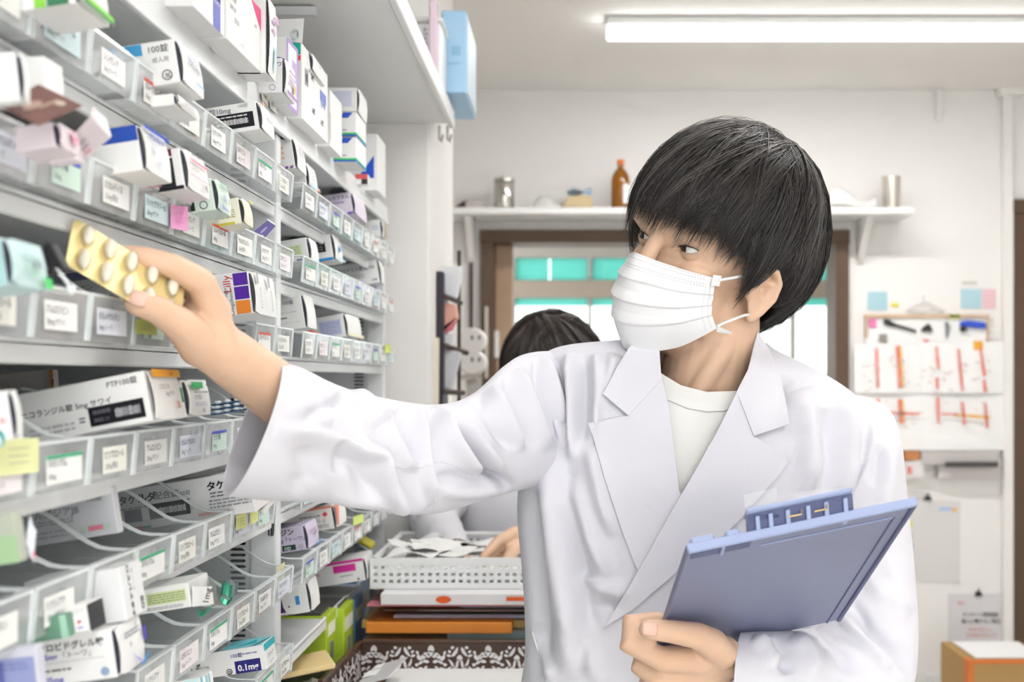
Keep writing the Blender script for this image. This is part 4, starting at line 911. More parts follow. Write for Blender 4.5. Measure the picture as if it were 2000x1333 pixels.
# ================================================================== things on and against the back wall
def X4(px, d=BACK): return P(px, 0, d).x
def Z4(py, d=BACK): return P(0, py, d).z
SD = BACK - .22                               # front edge of the wall shelf
ws = thing('wall_shelf', (.6, BACK - .1, Z4(412)), 'long white shelf on brackets above the brown framed opening', 'shelf')
WZ1 = P(0, 405, SD).z; WZ0 = P(0, 418, SD).z
MB().box(X4(880), P(1788, 0, SD).x, SD, BACK, WZ0, WZ1).build('board', m_white, ws, bevel=.003)
for px in (915, 1672):
    x = X4(px); MB().prism([(x, BACK, WZ0), (x, SD + .05, WZ0), (x, SD + .06, WZ0 - .02), (x, BACK - .03, WZ0 - .14), (x, BACK, WZ0 - .16)], (.022, 0, 0)).build('bracket', m_wall, ws, bevel=.002)
SM = BACK - .13
m_ss = mat('stainless_steel', '#c9c6c0', .18, metal=.95, var=.04)
c = Vector((P(985, 0, SM).x, SM, WZ1))
cn = thing('steel_canister', c, 'shiny steel canister on the back wall shelf', 'canister')
MB().lathe(c, [(.001, 0), (.034, 0), (.036, .004), (.036, .095), (.033, .1)], 28).build('body', m_ss, cn, smooth=True)
MB().lathe(c + Vector((0, 0, .1)), [(.037, 0), (.037, .012), (.03, .016), (.001, .016)], 28).build('lid', m_ss, cn, smooth=True)
c = Vector((P(1212, 0, SM).x, SM, WZ1))
bo = thing('amber_bottle', c, 'amber glass bottle with orange cap and white label on the shelf', 'bottle')
m_amb = mat('amber_glass', '#a8670f', .08, .6, var=.05, trans=.35)
MB().lathe(c, [(.001, 0), (.030, 0), (.033, .004), (.033, .105), (.030, .122), (.022, .138), (.012, .148), (.0105, .155), (.0105, .165)], 28).build('glass', m_amb, bo, smooth=True)
MB().lathe(c + Vector((0, 0, .163)), [(.013, 0), (.0135, .003), (.0135, .014), (.011, .017), (.001, .017)], 20).build('cap', mat('orange_cap', '#f08040', .4, var=.02), bo, smooth=True)
MB().loft([[c + Vector((.0336 * math.sin(R(a)), -.0336 * math.cos(R(a)), z_)) for a in range(15, 100, 8)] for z_ in (.022, .09)], False, False).build('paper_label', m_paper, bo)
# shelf odds and ends
def small(name, label, cat, mb, m, **k): return tag(mb.build(name, m, **k), label, cat)
a = P(890, 402, SM)
small('dark_tool', 'dark pointed tool lying at the left end of the wall shelf', 'tool', MB().prism([P(888, 404, SM), P(905, 392, SM), P(915, 391, SM), P(928, 404, SM)], (0, .06, 0)), mat('dark_olive', '#5a4f45', .6, var=.2, scale=60), bevel=.003)
small('clear_case', 'clear plastic case with dark clasps on the wall shelf', 'case', MB().box(P(910, 0, SM).x, P(945, 0, SM).x, SM - .03, SM + .05, WZ1, WZ1 + .03), mat('smoky_case', '#cfc8c2', .3, var=.1, scale=40), bevel=.004)
g = [[P(1040 + 14 * i, 405 - (18 + 8 * math.sin(i * 1.3)) * math.sin(math.pi * j / 4) * math.sin(math.pi * (i + .5) / 5), SM - .05 + .03 * j) for j in range(5)] for i in range(5)]
small('plastic_bag', 'crumpled white plastic bag on the wall shelf beside the canister', 'bag', MB().sheet(g, .001), mat('bag_film', '#f0efec', .3, var=.02), smooth=True)
tb_ = small('cardboard_tray', 'tan cardboard box with blue crumpled film on the wall shelf', 'box', MB().prism([P(1098, 405, SM), P(1158, 405, SM), P(1155, 382, SM), P(1112, 382, SM)], (0, .08, 0)), mat('tan_card', '#dcc69a', .7, var=.06, scale=40), bevel=.003)
g = [[P(1108 + 12 * i, 381 - 9 * math.sin(1.1 * i + .4) * math.sin(1 + j * 1.2) - 6, SM + .005 + .017 * j) for j in range(5)] for i in range(5)]
MB().sheet(g, .001).build('blue_film', mat('pale_blue_film', '#b9d6f2', .3, var=.1), tb_, smooth=True)
g = [[P(1622 + 18 * i, 405 - (26 + 16 * math.sin(i * 1.1 + .5)) * math.sin(math.pi * (j + .3) / 5), SM - .05 + .03 * j) for j in range(5)] for i in range(6)]
small('plastic_wrap', 'bunched clear plastic wrap on the shelf right of the head', 'bag', MB().sheet(g, .001), mat('bag_film2', '#f4f3f1', .25, var=.02), smooth=True)
c = Vector((P(1741, 0, SM).x, SM, WZ1))
small('steel_cup', 'tall brushed steel cup at the right end of the wall shelf', 'cup', MB().lathe(c, [(.001, 0), (.027, 0), (.028, .003), (.033, .12), (.031, .12), (.026, .004), (.001, .004)], 28), mat('brushed_steel', '#d8d2c8', .35, metal=.8, var=.03), smooth=True)

# --- notices, cork board and sticky notes right of the opening
WD = BACK - .004
def card_on_wall(name, label, cat, px0, px1, py0, py1, c, th=.004, group=None, off=0.0, skew=0.0):
    d = WD - off
    pts = [P(px0, py0, d), P(px1, py0 + skew, d), P(px1 - skew * .3, py1 + skew, d), P(px0 - skew * .3, py1, d)]
    o = MB().prism(pts, (0, th, 0)).build(name, mat('wallcard_' + c.lstrip('#'), c, .7, .2, var=.015, scale=12))
    return tag(o, label, cat, group)
SN = 'sticky notes on the back wall'
card_on_wall('sticky_note', 'light blue sticky note above the left end of the board', 'note', 1695, 1733, 570, 606, '#b4d9e2', group=SN)
card_on_wall('sticky_note', 'light blue sticky note beside the pink one at the right', 'note', 1877, 1917, 565, 603, '#b9dbe4', group=SN)
card_on_wall('sticky_note', 'pale pink sticky note beside the blue one', 'note', 1919, 1945, 565, 603, '#f2ccd2', group=SN)
card_on_wall('sticky_note', 'tiny yellow note above the board', 'note', 1741, 1755, 592, 600, '#e6e45a', group=SN)
card_on_wall('sticky_note', 'faint beige strip above the right blue note', 'note', 1880, 1908, 550, 556, '#dcd6cc', group=SN)
cb = thing('cork_board', (P(1810, 0, WD).x, WD, Z4(660)), 'wood framed white board hung with keys and notes', 'board')
MB().box(P(1690, 0, WD).x, P(1927, 0, WD).x, WD - .012, WD, Z4(720), Z4(617)).build('panel', m_paper, cb)
m_wf = mat('light_wood_frame', '#dcc0a0', .6, var=.08, scale=30)
for qi, q in enumerate(((1687, 1930, 615, 622), (1688, 1693, 616, 660), (1924, 1929, 616, 668))):
    MB().box(P(q[0], 0, WD).x, P(q[1], 0, WD).x, WD - .022 + .001 * qi, WD - .001, Z4(q[3]), Z4(q[2])).build('frame_rail', m_wf, cb, bevel=.002)
KD = WD - .016
def on_board(name, label, cat, pts, c, th=.008, group='things pinned to the framed board'):
    o = MB().prism([P(x, y, KD - th) for x, y in pts], (0, th, 0)).build(name, mat('pin_' + c.lstrip('#'), c, .5, var=.03), bevel=.001); return tag(o, label, cat, group)
on_board('sticky_note', 'hot pink note pinned at the left of the framed board', 'note', [(1697, 623), (1712, 623), (1712, 640), (1697, 640)], '#f488bc', .002)
on_board('sticky_note', 'grey square pinned below the dark key', 'note', [(1717, 653), (1733, 653), (1733, 669), (1717, 669)], '#9a9488', .003)
on_board('sticky_note', 'yellow tab on the upper rail of the framed board', 'note', [(1853, 614), (1876, 614), (1876, 623), (1853, 623)], '#e9ee8a', .006)
on_board('sticky_note', 'orange note stuck above the rightmost chart column', 'note', [(1902, 667), (1920, 667), (1920, 684), (1902, 684)], '#f6b03c', .012)
on_board('dark_key', 'dark key with long shaft hanging on the framed board', 'key', [(1726, 624), (1736, 624), (1744, 630), (1754, 634), (1790, 645), (1790, 650), (1752, 639), (1742, 638), (1727, 634)], '#2a2a2c')
on_board('black_clip', 'black binder clip in the middle of the framed board', 'clip', [(1808, 636), (1814, 632), (1820, 640), (1822, 648), (1800, 648), (1800, 644)], '#2c2c30')
on_board('red_pin', 'small red pin below the black binder clip', 'pin', [(1804, 664), (1814, 664), (1815, 670), (1803, 670)], '#e0484a')
on_board('key_ring', 'small silver key ring on the framed board', 'key', [(1846, 630), (1852, 628), (1856, 640), (1852, 658), (1848, 660), (1847, 646)], '#8a8a90')
on_board('blue_pouch', 'bright blue cloth strap hanging at the right of the board', 'strap', [(1876, 629), (1890, 626), (1926, 630), (1926, 642), (1908, 641), (1878, 637)], '#2f55d0', .014)
on_board('black_pouch', 'small black pouch below the blue strap', 'pouch', [(1877, 638), (1888, 638), (1889, 646), (1882, 649), (1876, 646)], '#202024', .012)
hg = thing('wire_hanger', P(1806, 605, WD), 'white wire hanger on the wall above the framed board', 'hanger')
MB().tube([P(1806, 578, WD - .01), P(1802, 583, WD - .01), P(1807, 590, WD - .01), P(1772, 606, WD - .01), P(1846, 608, WD - .01), P(1807, 590, WD - .01)], .0025, 6).build('wire', mat('pale_wire', '#d6d3ce', .4, var=0), hg)
# marked-up schedule sheets
sh = thing('schedule_sheet', P(1810, 880, WD), 'large white schedule sheets with red and orange columns', 'poster')
def sheetpart(px0, px1, py0, py1, off=.022):
    g = [[P(px0 + (px1 - px0) * i / 6, py0 + (py1 - py0) * j / 6, WD - off - .012 * math.sin(math.pi * i / 6) * (j / 6)) for j in range(7)] for i in range(7)]
    return MB().sheet(g, .0008).build('sheet', m_paper, sh, smooth=True)
sheetpart(1668, 1800, 672, 768); sheetpart(1800, 1960, 668, 768, .024); sheetpart(1668, 1960, 766, 880, .018)
def mark(pts, wpx, c, off=.040):
    mb = MB(); rr = random.Random(int(pts[0][0]))
    for (x0, y0), (x1, y1) in zip(pts, pts[1:]):
        n = 6
        for i in range(n):
            a, b = i / n, (i + 1) / n; w0 = wpx * rr.uniform(.8, 1.2)
            dx, dy = (x1 - x0), (y1 - y0); l = math.hypot(dx, dy); nx, ny = -dy / l * w0 / 2, dx / l * w0 / 2
            p0, p1 = (x0 + dx * a, y0 + dy * a), (x0 + dx * b, y0 + dy * b)
            mb.add([P(p0[0] - nx, p0[1] - ny, WD - off), P(p1[0] - nx, p1[1] - ny, WD - off), P(p1[0] + nx, p1[1] + ny, WD - off), P(p0[0] + nx, p0[1] + ny, WD - off)], [(0, 1, 2, 3)])
    mb.build('marked_column', ink(c), sh)
RD, OR_ = '#ee8878', '#f6b95a'
for pts, w, c_ in (([(1712, 680), (1715, 757)], 5, RD), ([(1753, 676), (1758, 758)], 6, RD), ([(1758, 676), (1763, 758)], 5, OR_), ([(1829, 678), (1833, 720)], 5, RD), ([(1830, 738), (1831, 760)], 5, RD), ([(1872, 682), (1880, 764)], 5, RD), ([(1915, 680), (1923, 735)], 5, RD), ([(1922, 742), (1925, 766)], 6, RD),
                   ([(1715, 778), (1716, 795)], 5, RD), ([(1757, 780), (1760, 828)], 6, RD), ([(1762, 780), (1765, 826)], 4, OR_), ([(1720, 806), (1796, 809)], 5, RD), ([(1832, 776), (1833, 828)], 5, RD), ([(1838, 809), (1870, 810)], 4, RD), ([(1866, 811), (1934, 816)], 5, OR_), ([(1880, 786), (1884, 830)], 5, RD), ([(1925, 788), (1928, 836)], 5, RD)):
    mark(pts, w, c_)
mb = MB(); rr = random.Random(4)
for i in range(70):
    x, y = rr.uniform(1680, 1930), rr.choice((rr.uniform(700, 760), rr.uniform(690, 840))); w = rr.uniform(3, 12)
    mb.add([P(x, y, WD - .041), P(x + w, y, WD - .041), P(x + w, y + 2, WD - .041), P(x, y + 2, WD - .041)], [(0, 1, 2, 3)])
mb.build('fine_print', ink('#dcc8c4'), sh)
# shelf pockets and small boxes under the schedule
card_on_wall('document_tray', 'grey document tray under the schedule sheets', 'tray', 1800, 1950, 882, 908, '#cbc6c2', .06, off=.06)
card_on_wall('dark_strip', 'dark strip along the front of the document tray', 'strip', 1848, 1950, 903, 913, '#5a5654', .01, off=.075)
card_on_wall('small_carton', 'orange brown carton under the schedule beside the shoulder', 'box', 1768, 1796, 882, 900, '#c98a5c', .05, off=.05)
sc_ = card_on_wall('small_carton', 'white carton with red mark beside the shoulder', 'box', 1766, 1804, 903, 936, '#ece8e6', .05, off=.055, skew=-4)
MB().prism([P(1772, 912, WD - .062), P(1780, 911, WD - .062), P(1782, 926, WD - .062), P(1773, 927, WD - .062)], (0, .001, 0)).build('red_mark', ink('#f09088'), sc_)
card_on_wall('wall_box', 'pale plastic wall box below the document tray', 'box', 1833, 1955, 910, 935, '#dcd6d4', .04, off=.04)
# hanging calendar sheet and notice
cl = card_on_wall('calendar_sheet', 'white calendar sheet with coloured tabs hanging beside the clipboard', 'poster', 1776, 1876, 976, 1136, '#e6e2e0', .006, skew=4)
for x0, x1, y0, y1, c_ in ((1834, 1858, 991, 998, '#b9cdf0'), (1858, 1868, 992, 999, '#f2c07a'), (1776, 1783, 1018, 1030, '#e2e48a'), (1776, 1782, 1042, 1052, '#b6dca0'), (1776, 1783, 1062, 1074, '#a9cbe6')):
    MB().box(P(x0, 0, WD).x, P(x1, 0, WD).x, WD - .003, WD - .002, Z4(y1), Z4(y0)).build('colour_tab', ink(c_), cl)
def bulldog(px, py, label):
    o = thing('binder_clip', P(px, py, WD), label, 'clip')
    MB().prism([P(px - 8, py + 5, WD - .008), P(px + 8, py + 5, WD - .008), P(px + 4, py - 3, WD - .008), P(px - 4, py - 3, WD - .008)], (0, .012, 0)).build('jaw', m_dark, o)
    MB().tube([P(px - 2, py - 3, WD - .006), P(px, py - 10, WD - .006), P(px + 2, py - 3, WD - .006)], .002, 6).build('loop', m_dark, o)
bulldog(1813, 973, 'small black clip holding the calendar sheet')
bulldog(1912, 1160, 'small black clip holding the printed notice')
nt_ = card_on_wall('notice_sheet', 'white printed notice with red lines and large black characters', 'poster', 1852, 1982, 1160, 1340, '#e4e1e2', .005)
def ntext(s, px, py, hpx, c_, width=None, bold=.0):
    mb = MB(); put_text(mb, s, P(px, py, WD - .0022), Vector((1, 0, 0)), Vector((0, 0, 1)), hpx * WD / PX_F, bold, 1, 'l', width * WD / PX_F if width else None); mb.build('lettering', ink(c_), nt_)
ntext('オンライン資格確認', 1880, 1205, 10, '#55555a', 70, .01); ntext('導入に関するご案内', 1878, 1218, 10, '#55555a', 76, .01)
ntext('患者様の同意をもとに', 1892, 1233, 7, '#e08a88', 46); ntext('診療情報を取得します', 1887, 1244, 7, '#e08a88', 60)
ntext('小 加', 1893, 1272, 20, '#4a4a50', 54, .03); ntext('印', 1871, 1182, 9, '#e88a90', 12)
# cardboard box and switch plate, low right
cbx = thing('cardboard_box', P(1940, 1333, 4.2), 'tan cardboard box with orange edges and a white sheet on top', 'box')
bd = 3.9; xL, xR = P(1893, 0, bd).x, P(2060, 0, bd).x; zt = P(0, 1293, bd).z
m_cb = mat('cardboard', '#b8935c', .8, var=.06, scale=20)
MB().box(xL, xR, bd, bd + .3, zt - .3, zt).build('carton_body', m_cb, cbx, bevel=.003)
m_or = mat('orange_tape', '#dd7a30', .6, var=.04)
MB().box(xL - .002, xL + .014, bd - .002, bd + .05, zt - .3, zt + .002).build('edge_tape', m_or, cbx)
MB().box(xL, xR, bd - .003, bd + .02, zt - .006, zt + .003).build('edge_tape', m_or, cbx)
MB().box(P(1912, 0, bd).x, xR - .02, bd + .03, bd + .27, zt + .003, zt + .006).build('top_sheet', m_paper, cbx)
st2 = thing('side_counter', (P(1960, 0, 4.1).x, 4.1, 0), 'white low cabinet under the cardboard box at the right', 'cabinet')
MB().box(xL - .05, RIGHT - .02, 3.75, 4.5, 0, zt - .3).build('cabinet_body', m_white, st2, bevel=.003)
sw = thing('wall_socket', P(1830, 1325, WD), 'white wall socket plate low on the wall beside the coat', 'socket')
MB().box(P(1808, 0, WD).x, P(1862, 0, WD).x, WD - .012, WD + .003, Z4(1350), Z4(1316)).build('plate', m_white, sw, bevel=.003)
MB().box(P(1822, 0, WD).x, P(1846, 0, WD).x, WD - .015, WD - .012, Z4(1345), Z4(1322)).build('insert', m_paper, sw, bevel=.002)

# --- blue file box and white container at the end of the overhead shelf
fd = 2.56
bb = thing('blue_file_box', P(890, 210, fd), 'light blue file box overhanging the end of the overhead shelf', 'box')
fx0, fx1 = P(862, 0, fd).x, P(911, 0, fd).x
fz0, fz1 = P(0, 182, fd).z, P(0, 20, fd).z
m_bl = mat('light_blue_plastic', '#a9d0ee', .45, var=.02); m_bl2 = mat('pale_blue_plastic', '#cfe2f0', .45, var=.02)
fz0 = max(fz0, OS_Z + .032)
MB().box(fx0, fx1, fd, fd + .26, fz0, fz1).build('case', m_bl, bb, bevel=.003)
MB().box(fx1, fx1 + .002, fd + .02, fd + .24, fz0 + .004, fz1 - .01).build('side_label', m_bl2, bb)
MB().box(P(882, 0, fd).x, P(900, 0, fd).x, fd - .001, fd, P(0, 108, fd).z, P(0, 90, fd).z).build('emblem', mat('soft_blue_print', '#8fbfdc', .5, var=.1), bb)
MB().box(P(873, 0, fd).x, P(898, 0, fd).x, fd - .001, fd, P(0, 126, fd).z, P(0, 122, fd).z).build('print_line', mat('soft_blue_print', '#8fbfdc', .5, var=.1), bb)
wc = thing('white_container', P(845, 160, 2.45), 'white translucent plastic container beside the blue file box', 'container')
wx0, wx1 = P(815, 0, 2.42).x, P(861, 0, 2.42).x
MB().box(wx0, wx1, 2.42, 2.54, OS_Z + .031, P(0, 42, 2.42).z).build('body', mat('milky_white', '#eef0f0', .3, var=.02), wc, bevel=.012, segs=3)
MB().box(wx0 - .004, wx1 + .004, 2.415, 2.545, P(0, 42, 2.42).z, P(0, 34, 2.42).z).build('rim', m_white, wc, bevel=.003)
for i in range(5):
    MB().box(P(828, 0, 2.42).x, P(834 + 2 * (i % 2), 0, 2.42).x, 2.4185, 2.42, P(0, 60 + 9 * i, 2.42).z, P(0, 55 + 9 * i, 2.42).z).build('printed_mark', ink('#c9cacc'), wc)
tag(MB().box(P(838, 0, 2.36).x, P(852, 0, 2.36).x, 2.36, 2.40, OS_Z + .031, P(0, 0, 2.36).z).build('carton', card('#d9c3cf'), bevel=.002), 'pink and grey carton standing behind the overhead shelf lip', 'box')

# --- hanging magazine rack and dispensers beside the pillar
HD = 2.80
mr = thing('magazine_rack', P(860, 790, HD), 'tall dark brown magazine rack with slanting bars on the pillar', 'rack')
rx = P(852, 0, HD).x
m_nv = mat('dark_navy_wood', '#2b2634', .5, var=.05); m_dkb = mat('dark_brown_bar', '#3d302c', .5, var=.05)
MB().box(rx, rx + .015, HD, HD + .12, P(0, 960, HD).z, P(0, 530, HD).z).build('upright', m_nv, mr, bevel=.002)
for (xa, ya), (xb, yb) in (((866, 578), (900, 592)), ((862, 673), (912, 690)), ((864, 765), (905, 768))):
    MB().tube([P(xa, ya, HD), P(xb, yb, HD + .1)], .006, 8).build('bar', m_dkb, mr)
MB().box(P(893, 0, HD + .16).x, P(900, 0, HD + .16).x, HD + .16, HD + .1615, P(0, 900, HD + .16).z, P(0, 490, HD + .16).z).build('rear_upright', m_dkb, mr)
def sleeve(label, pts, c, d=HD, th=.006):
    o = MB().prism([P(x, y, d + .04) for x, y in pts], (.006, th, 0)).build('brochure', mat('broch_' + c.lstrip('#'), c, .5, var=.03), bevel=.001); return tag(o, label, 'brochure', 'brochures in the magazine rack')
sleeve('white papers tucked at the top of the dark magazine rack', [(862, 520), (897, 520), (898, 535), (890, 582), (865, 574)], '#e9eaee')
sleeve('salmon brochure in the dark magazine rack', [(863, 590), (888, 596), (892, 622), (866, 650)], '#efb4a0')
sleeve('rose red brochure in the dark magazine rack', [(863, 640), (892, 618), (878, 646), (864, 652)], '#e8838c', th=.012)
sleeve('white papers in the middle of the magazine rack', [(863, 655), (885, 650), (884, 672), (863, 672)], '#ecebee')
sleeve('grey plastic sleeve in the lower magazine rack', [(863, 678), (898, 690), (880, 760), (864, 760)], '#d9dade')
tag(MB().prism([P(838, 660, HD - .05), P(853, 660, HD - .05), P(851, 900, HD - .05), P(843, 900, HD - .05)], (.004, .02, 0)).build('cream_board', card('#efe6d2'), bevel=.001), 'narrow cream board leaning beside the dark magazine rack', 'board')
wl = thing('wall_rail', P(920, 600, BACK), 'dark vertical rail on the wall left of the brown frame', 'rail')
MB().box(P(918, 0, WD).x, P(924, 0, WD).x, WD - .02, WD, Z4(900), Z4(515)).build('rail', m_dkb, wl)
DD = 3.75
dp = thing('towel_dispenser', P(923, 730, DD), 'pair of round white dispensers with key holes on the wall post', 'dispenser')
m_dp = mat('cream_plastic', '#e4e0dc', .4, var=.02)
for py in (665, 708):
    c0 = P(922, py, DD); n = 28
    ring = lambda r, y: [c0 + Vector((r * 1.15 * math.cos(2 * math.pi * k / n), y, r * math.sin(2 * math.pi * k / n))) for k in range(n)]
    o = MB().loft([ring(.034, .06), ring(.037, .05), ring(.037, .006), ring(.032, 0)]).build('drum', m_dp, dp, smooth=True)
    for dx in (0, 14):
        c1 = P(922 + dx, py - 5, DD); MB().box(c1.x - .003, c1.x + .003, DD - .001, DD + .002, c1.z - .006, c1.z + .006).build('slot', m_dark, o)
MB().box(P(912, 0, DD + .06).x, P(940, 0, DD + .06).x, DD + .06, DD + .075, 0, P(0, 650, DD).z).build('post', m_alu, dp)
MB().box(P(899, 0, DD).x, P(930, 0, DD).x, DD + .02, DD + .06, P(0, 742, DD).z, P(0, 732, DD).z).build('bracket', m_alu, dp)
# ================================================================== figure tools
from mathutils.bvhtree import BVHTree

def limb(mb, pts, rs, n=16, flat=None, ends=True):
    """tapered limb through pts with rounded ends; flat = (axis, factor) squashes the section along an axis"""
    pts = [Vector(p) for p in pts]
    if ends:
        t0 = (pts[0] - pts[1]).normalized(); t1 = (pts[-1] - pts[-2]).normalized()
        P2, R2 = [], []
        for a in (80, 50, 22): P2.append(pts[0] + t0 * rs[0] * math.sin(R(a))); R2.append(rs[0] * math.cos(R(a)))
        P2 += pts; R2 += list(rs)
        for a in (22, 50, 80): P2.append(pts[-1] + t1 * rs[-1] * math.sin(R(a))); R2.append(rs[-1] * math.cos(R(a)))
        pts, rs = P2, R2
    rings = []; up = None
    for i, p in enumerate(pts):
        t = (pts[min(i + 1, len(pts) - 1)] - pts[max(i - 1, 0)]).normalized()
        if up is None: up = Vector((0, 0, 1)) if abs(t.z) < .9 else Vector((1, 0, 0))
        x = t.cross(up).normalized(); up = x.cross(t).normalized(); rg = []
        for k in range(n):
            v = (x * math.cos(2 * math.pi * k / n) + up * math.sin(2 * math.pi * k / n)) * rs[i]
            if flat: ax, fc = flat; ax = Vector(ax); v = v - ax * v.dot(ax) * (1 - fc)
            rg.append(p + v)
        rings.append(rg)
    mb.loft(rings)

def ellipsoid(mb, c, ax, ay, az, nu=24, nv=16):
    """ellipsoid with semi-axis vectors"""
    c, ax, ay, az = map(Vector, (c, ax, ay, az)); rings = []
    for i in range(nv + 1):
        a = -math.pi / 2 + math.pi * i / nv; q = max(math.cos(a), 1e-3)
        rings.append([c + ax * (q * math.cos(2 * math.pi * k / nu)) + ay * (q * math.sin(2 * math.pi * k / nu)) + az * math.sin(a) for k in range(nu)])
    if ax.cross(ay).dot(az) < 0: rings = [list(reversed(r)) for r in rings]
    mb.loft(rings)

def fuse(mb, voxel, it=6):
    """one continuous skin over all pieces in mb; returns vertex array and faces"""
    me = bpy.data.meshes.new('tmp'); me.from_pydata(mb.v, [], mb.f)
    o = bpy.data.objects.new('tmp', me); C.objects.link(o)
    md = o.modifiers.new('r', 'REMESH'); md.mode = 'VOXEL'; md.voxel_size = voxel; md.use_smooth_shade = True
    sm = o.modifiers.new('s', 'SMOOTH'); sm.factor = .5; sm.iterations = it
    dg = bpy.context.evaluated_depsgraph_get(); dg.update()
    ev = o.evaluated_get(dg); m2 = bpy.data.meshes.new_from_object(ev)
    co = np.empty(len(m2.vertices) * 3); m2.vertices.foreach_get('co', co); co = co.reshape(-1, 3)
    fs = [tuple(p.vertices) for p in m2.polygons]
    bpy.data.objects.remove(o); bpy.data.meshes.remove(m2); bpy.data.meshes.remove(me)
    return co, fs

def push(co, p, vec, r):
    """soft sculpt stroke: move points near p along vec"""
    d2 = ((co - np.array(p)) ** 2).sum(1); co += np.exp(-d2 / (r * r))[:, None] * np.array(vec)[None]

def mesh_obj(name, co, fs, m, parent=None, origin=None, smooth=True):
    mb = MB(); mb.v = [tuple(x) for x in co]; mb.f = list(fs); mb.mi = [0] * len(mb.f)
    return mb.build(name, m, parent, smooth='all' if smooth else False, origin=origin)

def crom(ks, t):
    """Catmull-Rom through rows of ks at parameter t in 0..len-1"""
    n = len(ks) - 1; i = min(int(t), n - 1); f = t - i
    p0, p1, p2, p3 = ks[max(i - 1, 0)], ks[i], ks[i + 1], ks[min(i + 2, n)]
    return .5 * (2 * p1 + (p2 - p0) * f + (2 * p0 - 5 * p1 + 4 * p2 - p3) * f * f + (3 * p1 - p0 - 3 * p2 + p3) * f ** 3)

def seg_dist(px, poly):
    """distance and arc parameter of pixel points to a polyline, with sign (left/right)"""
    best = np.full(len(px), 1e9); par = np.zeros(len(px)); sgn = np.ones(len(px)); tot = 0
    poly = np.array(poly, float); ls = np.linalg.norm(np.diff(poly, axis=0), axis=1); T = ls.sum()
    for i in range(len(poly) - 1):
        a, b = poly[i], poly[i + 1]; ab = b - a; t = np.clip(((px - a) @ ab) / (ab @ ab), 0, 1)
        q = a + t[:, None] * ab; dv = px - q; d = np.linalg.norm(dv, axis=1); m = d < best
        best[m] = d[m]; par[m] = (tot + t[m] * ls[i]) / T
        cr = ab[0] * (px[:, 1] - a[1]) - ab[1] * (px[:, 0] - a[0]); sgn[m] = np.sign(cr[m]); tot += ls[i]
    return best, par, sgn

def normals(co, fs):
    f = np.array([x[:4] if len(x) >= 4 else (x[0], x[1], x[2], x[2]) for x in fs]); n = np.cross(co[f[:, 2]] - co[f[:, 0]], co[f[:, 3]] - co[f[:, 1]])
    vn = np.zeros_like(co)
    for k in range(4): np.add.at(vn, f[:, k], n)
    return vn / np.maximum(np.linalg.norm(vn, axis=1, keepdims=True), 1e-12)

FOLD_GAIN = 1.9
def folds(co, fs, lst, noise_amp=0.0, nscale=20.0, front_only=True):
    """cloth folds: each entry (polyline in photo pixels, width px, height m[, step]) raises a ridge (or valley) along the line"""
    vn = normals(co, fs); px = to_px(co)
    view = np.array([0, 0, CAM_Z]) - co; view /= np.linalg.norm(view, axis=1, keepdims=True)
    fac = np.clip((vn * view).sum(1) * 2.2, 0, 1) if front_only else np.ones(len(co))
    h = np.zeros(len(co))
    for e in lst:
        poly, wd, amp = e[:3]; d, t, sg = seg_dist(px, poly)
        end = np.clip(np.minimum(t, 1 - t) * 5, 0, 1) ** .7
        if len(e) > 3:      # overlapping step: full height on one side of the line, fading away over e[3] pixels
            prof = np.where(sg > 0, np.exp(-(d / e[3]) ** 2), np.exp(-(d / wd) ** 2))
        else: prof = np.exp(-(d / (wd * 1.25)) ** 2)
        h += amp * FOLD_GAIN * prof * end
    co = co + vn * (h * fac)[:, None]
    if noise_amp:
        nz = np.array([noise.noise(Vector((x * nscale, y * nscale, z_ * nscale * .35))) for x, y, z_ in co]); co = co + vn * (nz * noise_amp)[:, None]
    return co

